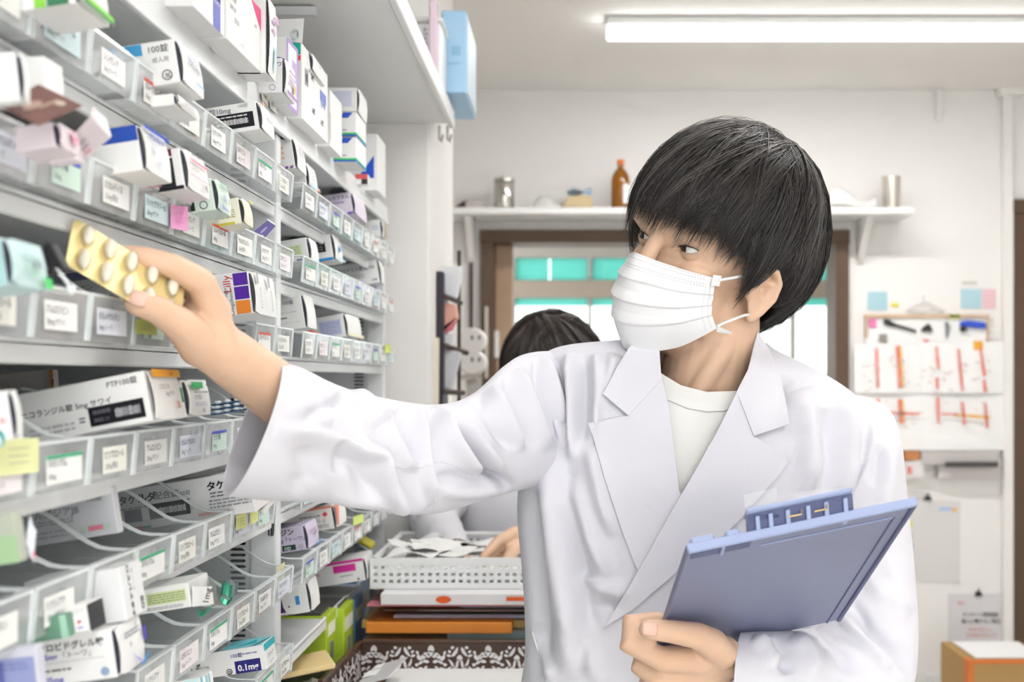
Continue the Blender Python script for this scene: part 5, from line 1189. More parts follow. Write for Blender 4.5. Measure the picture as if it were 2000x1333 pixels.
def cast_patch(name, poly, bvh, off, th, m, parent, step=9.0, fallback=None, smooth=True, extra=None):
    """cloth panel: polygon in photo pixels laid on the cloth below it (bvh), lifted by off and given thickness th"""
    bm = bmesh.new(); vs = [bm.verts.new((x, y, 0)) for x, y in poly]
    bm.faces.new(vs)
    bmesh.ops.triangulate(bm, faces=bm.faces[:])
    for _ in range(7):
        es = [e for e in bm.edges if e.calc_length() > step * 1.5]
        if not es: break
        bmesh.ops.subdivide_edges(bm, edges=es, cuts=1); bmesh.ops.triangulate(bm, faces=[f for f in bm.faces if len(f.verts) > 3])
    bmesh.ops.beautify_fill(bm, faces=bm.faces[:], edges=bm.edges[:])
    o = Vector((0, 0, CAM_Z)); hit = {}; miss = []
    for v in bm.verts:
        q = P(v.co.x, v.co.y, 1.0); dr = (q - o).normalized(); h = bvh.ray_cast(o, dr)
        if h[0] is not None: hit[v] = h[0].y
        else: miss.append(v)
    if miss and hit:
        hv = list(hit.items()); A = np.array([(v.co.x, v.co.y) for v, _ in hv]); D = np.array([d for _, d in hv])
        for v in miss:
            k = np.argmin(((A - np.array((v.co.x, v.co.y))) ** 2).sum(1)); hit[v] = D[k]
    for _ in range(3):                                   # ease the panel over small folds
        new = {}
        for v in bm.verts:
            ns = [hit[e.other_vert(v)] for e in v.link_edges]; new[v] = .5 * hit[v] + .5 * sum(ns) / len(ns)
        hit = new
    for v in bm.verts:
        x, y = v.co.x, v.co.y; ex = extra(x, y) if extra else 0
        v.co = P(x, y, hit[v] - off - ex)
    bmesh.ops.recalc_face_normals(bm, faces=bm.faces[:])
    bm.normal_update()
    if sum(f.normal.y for f in bm.faces) > 0: bmesh.ops.reverse_faces(bm, faces=bm.faces[:])
    bmesh.ops.solidify(bm, geom=bm.faces[:], thickness=th)
    mb = MB(); bm.verts.index_update(); mb.v = [tuple(v.co) for v in bm.verts]; mb.f = [tuple(v.index for v in f.verts) for f in bm.faces]; mb.mi = [0] * len(mb.f); bm.free()
    return mb.build(name, m, parent, smooth=smooth)

def hair_mesh(HL, Ch, rad, crown, line, n_clumps, per, seed, tipj=.06, thick=.0006, weights=None, capr=.95):
    """combed hair: a close cap and many tapered strands swept from the crown to the hairline loop (line: head-local points)"""
    rs = random.Random(seed); Ch = np.array(Ch); rad = np.array(rad); line = [np.array(p, float) for p in line]; nl = len(line)
    c = np.array(crown, float); c /= np.linalg.norm(c)
    def tip(a):
        a = (a % 1.0) * nl; i = int(a) % nl; f = a - int(a); p0, p1, p2, p3 = line[i - 1], line[i], line[(i + 1) % nl], line[(i + 2) % nl]
        return .5 * (2 * p1 + (p2 - p0) * f + (2 * p0 - 5 * p1 + 4 * p2 - p3) * f * f + (3 * p1 - p0 - 3 * p2 + p3) * f ** 3)
    def pos(a, s, lift=0.0, swirl=0.0, c=c):
        q = (tip(a) - Ch) / rad; rt = np.linalg.norm(q); q = q / rt
        an = math.acos(max(-1, min(1, float(c @ q)))); sn = max(math.sin(an), 1e-4)
        d = c * (math.sin((1 - s) * an) / sn) + q * (math.sin(s * an) / sn); d /= max(np.linalg.norm(d), 1e-6)
        if swirl: t = np.cross(c, d); d = d + t * swirl * math.sin(math.pi * min(s, 1)); d /= np.linalg.norm(d)
        w = min(max((s - .4) / .6, 0), 1.2); w = w * w * (3 - 2 * min(w, 1)); r = 1 + (rt - 1) * w
        return Ch + d * rad * (r + lift)
    mb = MB(); N = 64; rings = []
    for k in range(22):
        s = .001 + .90 * k / 21
        rings.append([HL(*(pos(j / N, s, (capr - 1) * (1 - .4 * s)))) for j in range(N)])
    mb.loft(rings, True)
    for _ in range(n_clumps):
        a0 = rs.random() if not weights else weights(rs); sw = rs.gauss(0, .05); end = 1 + rs.gauss(0, tipj * (.6 if (a0 % 1) < .2 or (a0 % 1) > .8 else 1)) - .03; s_root = max(0.01, rs.random() ** 1.3 * .75)
        lift0 = rs.uniform(-.03, .055); mb.cur = rs.choice((0, 0, 0, 1, 1, 2)); ph = rs.uniform(0, 6.28); wob = rs.uniform(.2, 1) * .012  # some strands take lighter materials that paint hair highlights
        cw = rs.uniform(.010, .024); cc = c + np.array([rs.gauss(0, .16), rs.gauss(0, .16), rs.gauss(0, .05)]); cc /= np.linalg.norm(cc)
        if s_root < .25 and rs.random() < .35: lift0 += rs.uniform(.01, .045)
        for _s in range(per):
            da = rs.gauss(0, cw); dl = rs.gauss(0, .012); s0 = max(.005, s_root + rs.uniform(-.08, .08)); s1 = max(s0 + .15, end + rs.uniform(-.05, .03)); fly = rs.random() < .03
            pts = []
            for k in range(9):
                t = k / 8; s = s0 + (s1 - s0) * t
                lf = (lift0 + dl) * math.sin(math.pi * (.12 + .75 * t)) - .03 * (1 - t) ** 4 + (.05 * t if fly else 0) + wob * math.sin(ph + 5 * t)
                pts.append(HL(*pos(a0 + da * (1 - .85 * t) + sw * .06 * math.sin(2.2 * t), s, lf, sw, cc)))
            th = thick * rs.uniform(.6, 1.25); mb.tube(pts, [th * (.55 + .45 * math.sin(math.pi * min(1, .2 + k / 8 * .5))) * (1 if k < 5 else (1 - (k - 4) / 4.6)) for k in range(9)], 3, caps=False)
    return mb
# ================================================================== the man in the white coat
m_skin = mat('skin', '#e7c2a4', .48, .4, var=.06, scale=45, sss=.12, bump=.05, bscale=900)
m_coat = mat('white_coat_cloth', '#e3e2e9', .8, .25, var=.012, scale=300, sheen=.15, bump=.06, bscale=1500)
m_tee = mat('white_tee_knit', '#f3f3ef', .85, .2, var=.012, scale=300, bump=.1, bscale=1200)
m_hair = mat('black_hair', '#282422', .42, .55, var=.25, scale=120)
m_mask = mat('mask_nonwoven', '#f5f5f5', .75, .3, var=.012, scale=200, bump=.08, bscale=1400)
m_nail = mat('fingernail', '#efc4b2', .25, .5, var=.03)

# --- head frame: L_ towards his left ear, Fv where the face points, U_ up
L_ = Vector((.671, -.675, -.306)).normalized(); Fv = Vector((-.7085, -.7057, .0024)).normalized(); U_ = Vector((.218, -.2155, .952)).normalized()
HS = 1.043; HO = Vector((.1643, 1.5071, 1.5703))
def HL(l, f, u): return HO + (L_ * l + Fv * f + U_ * u) * HS

bd = MB()
def hball(l, f, u, a, b, c): ellipsoid(bd, HL(l, f, u), L_ * a * HS, Fv * b * HS, U_ * c * HS)
hball(0, -.004, .036, .077, .096, .092)          # skull
hball(0, .032, -.034, .055, .058, .078)          # face
hball(0, .056, -.080, .029, .026, .022)          # chin
for s in (-1, 1):
    hball(s * .035, .046, -.024, .022, .027, .022)  # cheekbone
    hball(s * .031, .050, -.010, .026, .030, .018)  # under the eye
    hball(s * .043, .018, -.064, .014, .032, .022)  # jaw
    hball(s * .031, .080, .036, .024, .012, .010)   # brow
hball(0, .086, .040, .050, .012, .030)           # forehead
limb(bd, [HL(0, .090, .024), HL(0, .101, -.004), HL(0, .113, -.028)], [.0085 * HS, .0095 * HS, .0125 * HS])
# ears: rim, bowl and lobe
for s in (-1, 1):
    e = [(.077, .012, -.010), (.080, .010, .008), (.085, .000, .022), (.089, -.012, .021), (.091, -.020, .008), (.089, -.019, -.010), (.083, -.010, -.026), (.079, .001, -.034)]
    limb(bd, [HL(s * l, f + .002, u - .012) for l, f, u in e], [.0042, .0042, .0044, .0046, .0046, .0044, .005, .0064])
    ellipsoid(bd, HL(s * .080, -.003, -.018), (L_ * s * .35 - Fv * .1) * .014, Fv * .020 * HS, U_ * .029 * HS)
    limb(bd, [HL(s * .083, -.002, .000), HL(s * .087, -.012, -.008), HL(s * .085, -.008, -.024)], [.003, .0035, .003])
    limb(bd, [HL(s * .080, .011, -.020), HL(s * .080, .009, -.027)], [.0045, .004])
# neck and hidden trunk
limb(bd, [HL(0, -.015, -.02), P(1398, 640, 1.515), P(1380, 720, 1.52), P(1370, 790, 1.53), P(1370, 880, 1.55)], [.056, .052, .053, .060, .085], 24)
limb(bd, [P(1440, 610, 1.49), P(1400, 700, 1.475), P(1360, 775, 1.478)], [.018, .016, .014])     # neck muscle
ellipsoid(bd, P(1375, 980, 1.56), (.155, 0, 0), (0, .075, 0), (0, 0, .17))
ellipsoid(bd, P(1370, 1300, 1.56), (.145, 0, 0), (0, .085, 0), (0, 0, .25))
limb(bd, [P(1240, 810, 1.55), P(1100, 825, 1.51)], [.05, .036]); limb(bd, [P(1500, 830, 1.55), P(1650, 860, 1.55)], [.05, .04])
limb(bd, [P(1100, 825, 1.51), P(860, 905, 1.325), P(680, 872, 1.222), P(610, 826, 1.172), P(545, 770, 1.115), P(490, 728, 1.085), P(440, 692, 1.055)], [.030, .024, .020, .020, .0272, .0250, .0235], 20)
limb(bd, [P(1655, 860, 1.55), P(1680, 1080, 1.54), P(1680, 1290, 1.45), P(1600, 1310, 1.405), P(1510, 1306, 1.360), P(1465, 1298, 1.335), P(1428, 1288, 1.306)], [.030, .024, .018, .014, .012, .012, .0195], 20)
# right hand holding the blister sheet
W = P(440, 692, 1.055)
MC = [(P(394, 553, 1.012), .0118), (P(404, 576, 1.045), .0118), (P(412, 604, 1.072), .0112), (P(420, 634, 1.095), .0105)]
for k, (m, r) in enumerate(MC): limb(bd, [W + Vector((0, .012 * (k - 1.2), .003 * (1 - k))), W.lerp(m, .55), m], [.0165, .0140, r])
limb(bd, [P(425, 700, 1.045), P(385, 668, 1.02), P(352, 634, .995), P(306, 604, .975), P(268, 592, .962)], [.0165, .0172, .0138, .0112, .0098], 18)   # thumb
ellipsoid(bd, P(398, 640, 1.035), (.018, 0, -.012), (.004, .022, 0), (.012, 0, .030))
limb(bd, [P(372, 648, 1.01), P(398, 606, 1.035), P(402, 570, 1.03)], [.006, .006, .007])       # web
def finger(pts, rs): limb(bd, pts, rs, 16)
finger([MC[0][0], P(338, 520, .992), P(280, 503, .985), P(236, 497, .982)], [.0118, .0100, .0088, .0074])
finger([MC[1][0], P(346, 552, 1.035), P(304, 552, 1.015), P(276, 556, 1.002)], [.0115, .0100, .0088, .0076])
finger([MC[2][0], P(362, 592, 1.070), P(326, 594, 1.045), P(304, 596, 1.028)], [.0110, .0095, .0085, .0074])
finger([MC[3][0], P(382, 632, 1.095), P(352, 634, 1.068), P(334, 632, 1.052)], [.0100, .0085, .0076, .0068])
# left hand gripping the clipboard
W2 = P(1427, 1287, 1.304)
MC2 = [(P(1292, 1288, 1.262), .0125), (P(1282, 1322, 1.282), .0125), (P(1288, 1352, 1.300), .012), (P(1300, 1378, 1.316), .011)]
for k, (m, r) in enumerate(MC2): limb(bd, [W2 + Vector((-.006, .006 * (k - 1), .008 * (1.2 - k))), W2.lerp(m, .5), m], [.0150, .0170, r])
limb(bd, [P(1412, 1280, 1.288), P(1390, 1258, 1.264), P(1360, 1242, 1.245), P(1308, 1234, 1.228), P(1266, 1230, 1.222)], [.0155, .0158, .0132, .0112, .0098], 18)
finger([MC2[0][0], P(1224, 1254, 1.252), P(1228, 1217, 1.272), P(1286, 1210, 1.290)], [.0125, .0108, .0090, .0078])
finger([MC2[1][0], P(1250, 1302, 1.285), P(1256, 1270, 1.305), P(1300, 1256, 1.315)], [.0122, .0108, .0090, .0078])
finger([MC2[2][0], P(1262, 1342, 1.306), P(1268, 1312, 1.325), P(1308, 1298, 1.333)], [.0115, .0100, .0088, .0076])
finger([MC2[3][0], P(1280, 1374, 1.322), P(1284, 1346, 1.338), P(1320, 1334, 1.345)], [.0105, .0092, .0080, .0070])
limb(bd, [P(1262, 1246, 1.255), P(1240, 1236, 1.262), P(1238, 1226, 1.270)], [.011, .010, .008])     # flesh closing the fist
# legs inside the trousers
for s in (-1, 1): limb(bd, [P(1370, 1500, 1.56) + Vector((s * .08, 0, .05)), (.155 + s * .09, 1.56, .5), (.155 + s * .09, 1.57, .06)], [.08, .055, .038])
co, fs = fuse(bd, .0021, 7)
# eyes: the skin closes over each eyeball as lids around an almond opening
lid = MB(); eyes = []
EYE_R = .0122
def lid_edge(az, s, up_):
    q = np.maximum(0, 1 - (az / 58) ** 2)
    return (17 * q ** .7 + .5 if up_ > 0 else -14 * q ** .85 - .5) + 5 * s * az / 66
for s in (-1, 1):
    push(co, HL(s * .031, .090, .014), tuple(-Fv * .004), .014)
    ec = HL(s * .0315, .0690, .0135); er = EYE_R * HS
    fx = (Fv * .96 + L_ * s * .24).normalized(); lx = (L_ - fx * L_.dot(fx)).normalized(); ux = fx.cross(lx); ux = ux if ux.dot(U_) > 0 else -ux
    eyes.append((s, ec, er, fx, lx, ux))
    q = co - np.array(ec); r = np.linalg.norm(q, axis=1); x, y, z_ = q @ np.array(fx), q @ np.array(lx), q @ np.array(ux)
    near = (r < er * 2.2) & (x > -.2 * er); az = np.degrees(np.arctan2(y, x)); el = np.degrees(np.arcsin(np.clip(z_ / np.maximum(r, 1e-9), -1, 1)))
    eu, el_ = lid_edge(az, s, 1), lid_edge(az, s, -1)
    inn = near & (el < eu + 3) & (el > el_ - 3) & (np.abs(az) < 60)
    gap = np.where(el > 0, el - eu, el_ - el)
    rim = np.clip(1 - (gap - 3) / 16, 0, 1) * np.clip((78 - np.abs(az)) / 18, 0, 1)
    tgt = np.where(inn, .86 * er, np.where(near, r + (np.minimum(r, 1.075 * er) - r) * rim * .9, r)); tgt = np.where(near & ~inn, np.maximum(tgt, 1.065 * er), tgt)
    co = np.where(near[:, None], np.array(ec) + q / np.maximum(r, 1e-9)[:, None] * tgt[:, None], co)
    def sph(az, el, r): return ec + (fx * (math.cos(R(az)) * math.cos(R(el))) + lx * (math.sin(R(az)) * math.cos(R(el))) + ux * math.sin(R(el))) * r
    for up_ in (1, -1):
        rings = []
        for i in range(33):
            a = -60 + 120 * i / 32; edge = float(lid_edge(a, s, up_))
            rings.append([sph(a, edge, er * 1.0), sph(a, edge + up_ * .5, er * 1.08), sph(a, edge + up_ * 5, er * 1.09), sph(a, edge + up_ * 10, er * 1.085), sph(a, edge + up_ * 15, er * 1.05)])
        if up_ > 0: rings = [list(reversed(r_)) for r_ in rings]
        lid.loft(rings, False, False)
push(co, HL(.084, -.004, -.014), tuple(-L_ * .007), .008); push(co, HL(.086, -.008, .002), tuple(-L_ * .004), .005)
n0 = len(co); co = np.vstack([co, np.array(lid.v)]); fs = fs + [tuple(n0 + i for i in f) for f in lid.f]
hero = mesh_obj('person', co, fs, m_skin, None, origin=(.155, 1.56, 0))
tag(hero, 'man in a white coat and face mask reaching to the shelves, holding a blue clipboard', 'person')

# --- eyes
m_scl = mat('eye_white', '#eceae6', .15, .5, var=.01); m_iris = mat('dark_iris', '#2a1a12', .1, .6, var=.1, scale=900); m_lash = mat('lash', '#171312', .6, var=0)
gaze = (Fv * .86 - L_ * .30 - U_ * .10).normalized()
for s, ec, er, fx, lx, ux in eyes:
    e = MB(); ellipsoid(e, ec, lx * er, fx * er, ux * er); eo = e.build('eye', m_scl, hero, smooth='all')
    gz = gaze; gx = gz.cross(U_).normalized(); gu = gx.cross(gz)
    i = MB(); i.loft([[ec + (gz * math.cos(R(a)) + (gx * math.cos(2 * math.pi * k / 20) + gu * math.sin(2 * math.pi * k / 20)) * math.sin(R(a))) * er * 1.012 for k in range(20)] for a in (29, 20, 10, 1)]); i.build('iris', m_iris, eo, smooth='all')
    lt = MB()
    def sph(az, el, r): return ec + (fx * (math.cos(R(az)) * math.cos(R(el))) + lx * (math.sin(R(az)) * math.cos(R(el))) + ux * math.sin(R(el))) * r
    rl = random.Random(3)
    pts = [sph(-58 + 116 * k / 14, float(lid_edge(-58 + 116 * k / 14, s, 1)), er * 1.075) for k in range(15)]
    lt.tube(pts, [.0002 + .00055 * math.sin(math.pi * k / 14) for k in range(15)], 5)
    for k in range(44):
        az = -52 + 104 * k / 43; el = float(lid_edge(az, s, 1))
        a = sph(az, el, er * 1.07); out = (a - ec).normalized(); ln = rl.uniform(.003, .005)
        lt.tube([a, a + out * ln * .6 - ux * ln * .1 + lx * az * .00001, a + out * ln + ux * ln * .3 + lx * az * .00003], [.00016, .00012, .00004], 3)
    for k in range(22):
        az = -40 + 86 * k / 21; el = float(lid_edge(az, s, -1))
        a = sph(az, el, er * 1.07); out = (a - ec).normalized(); lt.tube([a, a + out * .0025 - ux * .001], [.0001, .00003], 3)
    lt.build('eyelashes', m_lash, eo)
    bw = MB()
    for k in range(110):
        t = rl.random(); l = s * (.014 + .036 * t); f = .0965 - .006 * t - .010 * max(0, t - .4); u = .0375 + .005 * math.sin(t * 2.2) + rl.uniform(-.0028, .0028)
        a = HL(l, f, u); d = (L_ * s * .8 + U_ * (.45 - .6 * t) - Fv * .1).normalized(); bw.tube([a, a + d * .005 + Fv * .0008, a + d * .009 - Fv * .0002], [.0002, .00018, .00004], 3)
    bw.build('eyebrow', m_lash, hero)

# --- hair
def fz(l, f, u): return (l, f, u)
side = [(.022, .110, .031), (.040, .100, .027), (.055, .086, .025), (.068, .064, .019), (.077, .044, .004), (.080, .031, -.022), (.083, .021, -.010), (.088, .010, .016), (.090, -.010, .016), (.089, -.028, .002), (.081, -.042, -.018), (.068, -.060, -.042), (.048, -.074, -.062), (.024, -.082, -.072)]
line = [(0, .112, .033)] + side + [(0, -.085, -.074)] + [(-l, f, u) for l, f, u in reversed(side)]
def wts(rs):
    a = rs.random()
    return a if rs.random() < .35 else rs.uniform(-.06, .52)
hm = hair_mesh(HL, (0, -.024, .040), (.095, .121, .116), (.28, -.24, .92), line, 620, 13, 5, weights=wts)
hm.build('hair', [m_hair, mat('black_hair_sheen', '#3d3836', .40, .6, var=.2, scale=120), mat('black_hair_highlight', '#625d5a', .40, .6, var=.2, scale=120)], hero, smooth='all')  # the lighter strand colours paint highlights on black hair

# --- face mask with pleats, loops
KT = [[(-.066, .036, -.014), (-.042, .080, -.010), (-.017, .104, -.004), (0, .1190, -.001), (.017, .106, -.004), (.040, .084, -.007), (.060, .056, -.009)],
      [(-.067, .036, -.028), (-.045, .084, -.027), (-.020, .112, -.025), (0, .1225, -.025), (.020, .114, -.025), (.043, .088, -.026), (.061, .053, -.024)],
      [(-.067, .035, -.044), (-.046, .086, -.049), (-.023, .114, -.051), (0, .1235, -.052), (.023, .115, -.051), (.045, .089, -.047), (.061, .051, -.038)],
      [(-.066, .034, -.058), (-.044, .080, -.072), (-.022, .107, -.078), (0, .1165, -.079), (.022, .108, -.077), (.046, .082, -.067), (.064, .048, -.051)],
      [(-.062, .030, -.070), (-.039, .064, -.093), (-.020, .088, -.104), (0, .0960, -.108), (.020, .089, -.104), (.045, .066, -.090), (.069, .043, -.062)]]
KA = np.array(KT)
NU, NV = 72, 100
grid = []
for j in range(NV + 1):
    tv = 4 * j / NV; row = []
    cols = [crom([KA[r, c] for r in range(5)], tv) for c in range(7)]
    for i in range(NU + 1):
        p = crom(cols, 6 * i / NU); q = i / NU * 2 - 1; v = j / NV
        pl = 0.0
        for v0, amp in ((.30, .0030), (.50, .0034), (.70, .0030)):      # pleats: a soft overhang then a sharp step
            cv = v0 + .05 * (1 - q * q) * (v0 - .5) * 2; dd = v - cv
            if -.10 < dd < .022: pl += amp * (1 + dd / .10 if dd < 0 else 1 - dd / .022) * (1 - .25 * q * q)
        pl += .0012 * math.sin(14 * q + 6 * v) * math.sin(math.pi * v) * (abs(q) ** 2) + .0010 * math.sin(9 * q * v + 2)
        row.append(HL(p[0] + pl * .5 * p[0] / .07, p[1] + pl, p[2]))
    grid.append(row)
mk = MB().sheet(grid, -.0008).build('face_mask', m_mask, hero, smooth=True)
mb = MB()                                                   # stitched nose strip and edge seams
for v in (3, 8, 15, 18):
    for i in range(8 if v > 3 else 10, NU - 4, 1):
        a, b = grid[v][i], grid[v][i + 1]; c = a.lerp(b, .55); n = (Fv + L_ * (.9 if i > NU / 2 else -.9) * abs(i / NU - .5)).normalized() * .0011
        w = U_ * .0003; mb.add([a + n - w, c + n - w, c + n + w, a + n + w], [(0, 1, 2, 3)])
for i in (NU - 2, NU - 4):
    for j in range(13, NV - 6, 3):
        a = grid[j][i] + L_ * .0012 + Fv * .0006; mb.add([a, a + Fv * .0008, a + Fv * .0008 - U_ * .0009, a - U_ * .0009], [(0, 1, 2, 3)])
mb.build('stitching', ink('#b4b4b8'), mk)
mb = MB(); a = HL(.0655, .052, -.0095); mb.frame_box(HL(.0605, .060, -.017), Fv * -.010 + L_ * .004, U_ * .012, L_ * .001 + Fv * .001); mb.build('loop_patch', m_mask, mk)
EX = .0795
for pts in ([(.0630, .053, -.011), (.074, .040, -.004), (.084, .022, .004), (.0900, .006, .010), (.088, -.008, .010)], [(.0690, .043, -.060), (.0735, .030, -.052), (.0785, .014, -.044), (.080, .004, -.042), (.082, -.006, -.036)]):
    MB().tube([HL(*p) for p in [tuple(crom([np.array(q) for q in pts], t * .25)) for t in range(17)]], .0017, 8).build('ear_loop', m_mask, mk, smooth='all')
# mask corner tip
g = [[HL(.069 + .004 * i, .043 - .004 * i - .001 * j, -.0590 - .0012 * i - (.0035 - .0008 * i) * j) for j in range(3)] for i in range(4)]
MB().sheet(g, .0006).build('corner_tip', m_mask, mk, smooth=True)

# --- thumb nails
def nail(c, nrm, along, w, l):
    c, nrm, along = Vector(c), Vector(nrm).normalized(), Vector(along).normalized(); side_ = nrm.cross(along).normalized(); along = side_.cross(nrm)
    g = [[c + side_ * (w * (i / 4 - 1) * (1 - .25 * (abs(j / 4 - 1)) ** 3)) + along * (l * (j / 4 - 1)) - nrm * (.0022 * (i / 4 - 1) ** 2 + .0010 * (j / 4 - 1) ** 2) for j in range(9)] for i in range(9)]
    MB().sheet(g, .0008).build('fingernail', m_nail, hero, smooth='all')
nail(P(281, 590, .9635) + Vector((.000, -.0118, .002)), (.25, -1, .15), (-1, -.2, .3), .0058, .0062)
nail(P(1268, 1227, 1.222) + Vector((0, -.0105, .001)), (.05, -1, .25), (-1, -.1, .1), .0066, .0074)

# ------------------------------------------------------------------ coat body: stacked sections
ROWS = [  # photo row, left col, right col, depth of centre, half depth
    (662, 1262, 1486, 1.535, .050), (670, 1140, 1500, 1.535, .056), (684, 1078, 1520, 1.535, .066), (708, 1056, 1568, 1.53, .080), (740, 1048, 1628, 1.53, .093), (775, 1040, 1676, 1.53, .104), (815, 1034, 1702, 1.53, .112), (870, 1028, 1712, 1.53, .120), (930, 1016, 1712, 1.53, .126),
    (1000, 1012, 1706, 1.535, .128), (1100, 1020, 1694, 1.54, .126), (1200, 1026, 1690, 1.545, .126), (1270, 1026, 1692, 1.545, .128), (1333, 1018, 1700, 1.545, .132), (1450, 1000, 1720, 1.545, .140), (1700, 965, 1755, 1.545, .150), (2050, 930, 1790, 1.545, .16), (2250, 915, 1805, 1.545, .165)]
RA = np.array(ROWS, float); NR, NT = 230, 400
rings = []
for i in range(NR + 1):
    y, xl, xr, d, hd = crom([RA[k] for k in range(len(RA))], (len(RA) - 1) * (i / NR) ** 1.15)
    a, b = P(xl, y, d), P(xr, y, d); c = (a + b) / 2; hw = (b.x - a.x) / 2; rg = []
    for k in range(NT):
        th = 2 * math.pi * k / NT; ct, st_ = math.cos(th), math.sin(th); e = 2 / 2.5
        x = math.copysign(abs(ct) ** e, ct) * hw; yv = math.copysign(abs(st_) ** e, st_) * hd
        rg.append(Vector((c.x + x, c.y + yv + x * .12, c.z)))
    rings.append(rg)
cb_ = MB(); cb_.loft(rings, True)
cco = np.array(cb_.v); cfs = cb_.f
if (normals(cco, cfs) * (cco - cco.mean(0)) * np.array([1, 1, 0])).sum() < 0: cfs = [tuple(reversed(f)) for f in cfs]
BODY_FOLDS = [([(1062, 700), (1085, 780), (1105, 870)], 9, 0.0085), ([(1085, 700), (1100, 790), (1110, 880)], 7, -0.0068), ([(1112, 690), (1118, 780), (1118, 900)], 9, 0.0085), ([(1140, 690), (1140, 780), (1136, 870)], 8, -0.0068), ([(1165, 690), (1168, 760), (1165, 850)], 8, 0.0068), ([(1200, 690), (1190, 740), (1180, 800)], 10, 0.0051),
              ([(1070, 900), (1085, 1050), (1110, 1200), (1120, 1330)], 20, 0.0102), ([(1045, 950), (1050, 1100), (1060, 1330)], 14, -0.0085), ([(1110, 930), (1150, 1050), (1190, 1130)], 14, 0.0085), ([(1100, 880), (1120, 1000), (1140, 1120), (1150, 1300)], 15, -0.0068), ([(1150, 870), (1175, 980), (1200, 1050)], 12, 0.0068),
              ([(1130, 1130), (1180, 1150), (1230, 1160)], 10, 0.0068), ([(1160, 1170), (1200, 1180), (1215, 1200)], 8, -0.0051), ([(1110, 1180), (1150, 1250), (1165, 1333)], 14, 0.0068), ([(1040, 1220), (1060, 1290), (1080, 1333)], 10, 0.0051),
              ([(1560, 760), (1580, 850), (1585, 960)], 22, 0.0085), ([(1610, 800), (1625, 900), (1610, 1000)], 20, -0.0068), ([(1530, 730), (1520, 800)], 14, -0.0051), ([(1640, 770), (1660, 850), (1650, 960)], 16, 0.0068), ([(1580, 1250), (1640, 1300), (1700, 1330)], 14, -0.0068)]
cco = folds(cco, cfs, BODY_FOLDS, .0012, 14)
bvh0 = BVHTree.FromPolygons([tuple(v) for v in cco], cfs)
# neck opening: front faces inside the V are cut away
NECK = [(1258, 640), (1268, 690), (1276, 740), (1288, 790), (1300, 880), (1312, 975), (1350, 975), (1418, 850), (1456, 766), (1480, 715), (1506, 640)]
def inside(px, poly):
    x, y = px[:, 0], px[:, 1]; c = np.zeros(len(px), bool); j = len(poly) - 1
    for i in range(len(poly)):
        xi, yi = poly[i]; xj, yj = poly[j]
        c ^= ((yi > y) != (yj > y)) & (x < (xj - xi) * (y - yi) / ((yj - yi) or 1e-9) + xi); j = i
    return c
cen = np.array([cco[list(f[:4])].mean(0) for f in cfs]); cut = inside(to_px(cen), NECK) & (cen[:, 1] < 1.56)
cut |= np.array([len(f) > 4 and cen[i, 2] > 1.3 for i, f in enumerate(cfs)])
keep = [f for f, q in zip(cfs, cut) if not q]
coat = mesh_obj('coat_body', cco, keep, m_coat, hero)

# --- sleeves
def sleeve(name, ST, flds, nr, nt, namp, cuff_in=.12, seam=None):
    """sleeve swept through stations (col, row, depth, section half-vector in px, second half-vector px,px,m)"""
    S = np.array([list(P(s[0], s[1], s[2])) + [s[3][0] / PX_F * s[2], 0, -s[3][1] / PX_F * s[2]] + [s[4][0] / PX_F * s[2], s[4][2], -s[4][1] / PX_F * s[2]] for s in ST])
    rings = []
    for i in range(nr + 1):
        q = crom([S[k] for k in range(len(S))], (len(S) - 1) * i / nr); c, v1, v2 = Vector(q[:3]), Vector(q[3:6]), Vector(q[6:9])
        rings.append([c + v1 * math.cos(2 * math.pi * k / nt) + v2 * math.sin(2 * math.pi * k / nt) for k in range(nt)])
    mb = MB(); mb.loft(rings, False); co_ = np.array(mb.v)
    if (np.cross(co_[nt] - co_[0], co_[1] - co_[0]) * (co_[0] - co_[:nt].mean(0))).sum() > 0: fs_ = [tuple(reversed(f)) for f in mb.f]
    else: fs_ = mb.f
    vn = normals(co_, fs_); outw = (vn * (co_ - np.repeat(co_.reshape(nr + 1, nt, 3).mean(1), nt, 0))).sum()
    if outw < 0: fs_ = [tuple(reversed(f)) for f in fs_]
    co_ = folds(co_, fs_, flds, namp, 16)
    # turned hem: inner layer running back inside the cuff
    g = co_.reshape(nr + 1, nt, 3); ni = int(nr * cuff_in) + 2; ctr = g.mean(1, keepdims=True)
    inner = [ctr[i] + (g[i] - ctr[i]) * .955 for i in range(ni)]
    allv = np.vstack([co_] + inner); base = len(co_); f2 = list(fs_)
    flip = outw < 0
    ff = []
    for k in range(nt):
        k2 = (k + 1) % nt; ff.append((k, k2, base + k2, base + k))
        for i in range(ni - 1): a = base + i * nt; ff.append((a + k, a + k2, a + nt + k2, a + nt + k))
    return mesh_obj(name, allv, f2 + ff, m_coat, hero)
ST_R = [(492, 838, 1.100, (54, -133), (48, 5, -.043)), (556, 850, 1.130, (34, -130), (34, 0, -.050)), (650, 868, 1.185, (10, -114), (20, 0, -.055)), (760, 888, 1.250, (0, -108), (12, 0, -.057)), (850, 897, 1.310, (0, -106), (10, 0, -.060)), (930, 874, 1.365, (-6, -106), (6, 0, -.066)), (1000, 836, 1.42, (-16, -122), (0, 0, -.074)), (1058, 816, 1.475, (-22, -126), (0, 0, -.080)), (1125, 812, 1.53, (-10, -124), (0, 0, -.058)), (1190, 815, 1.545, (0, -100), (0, 0, -.035))]
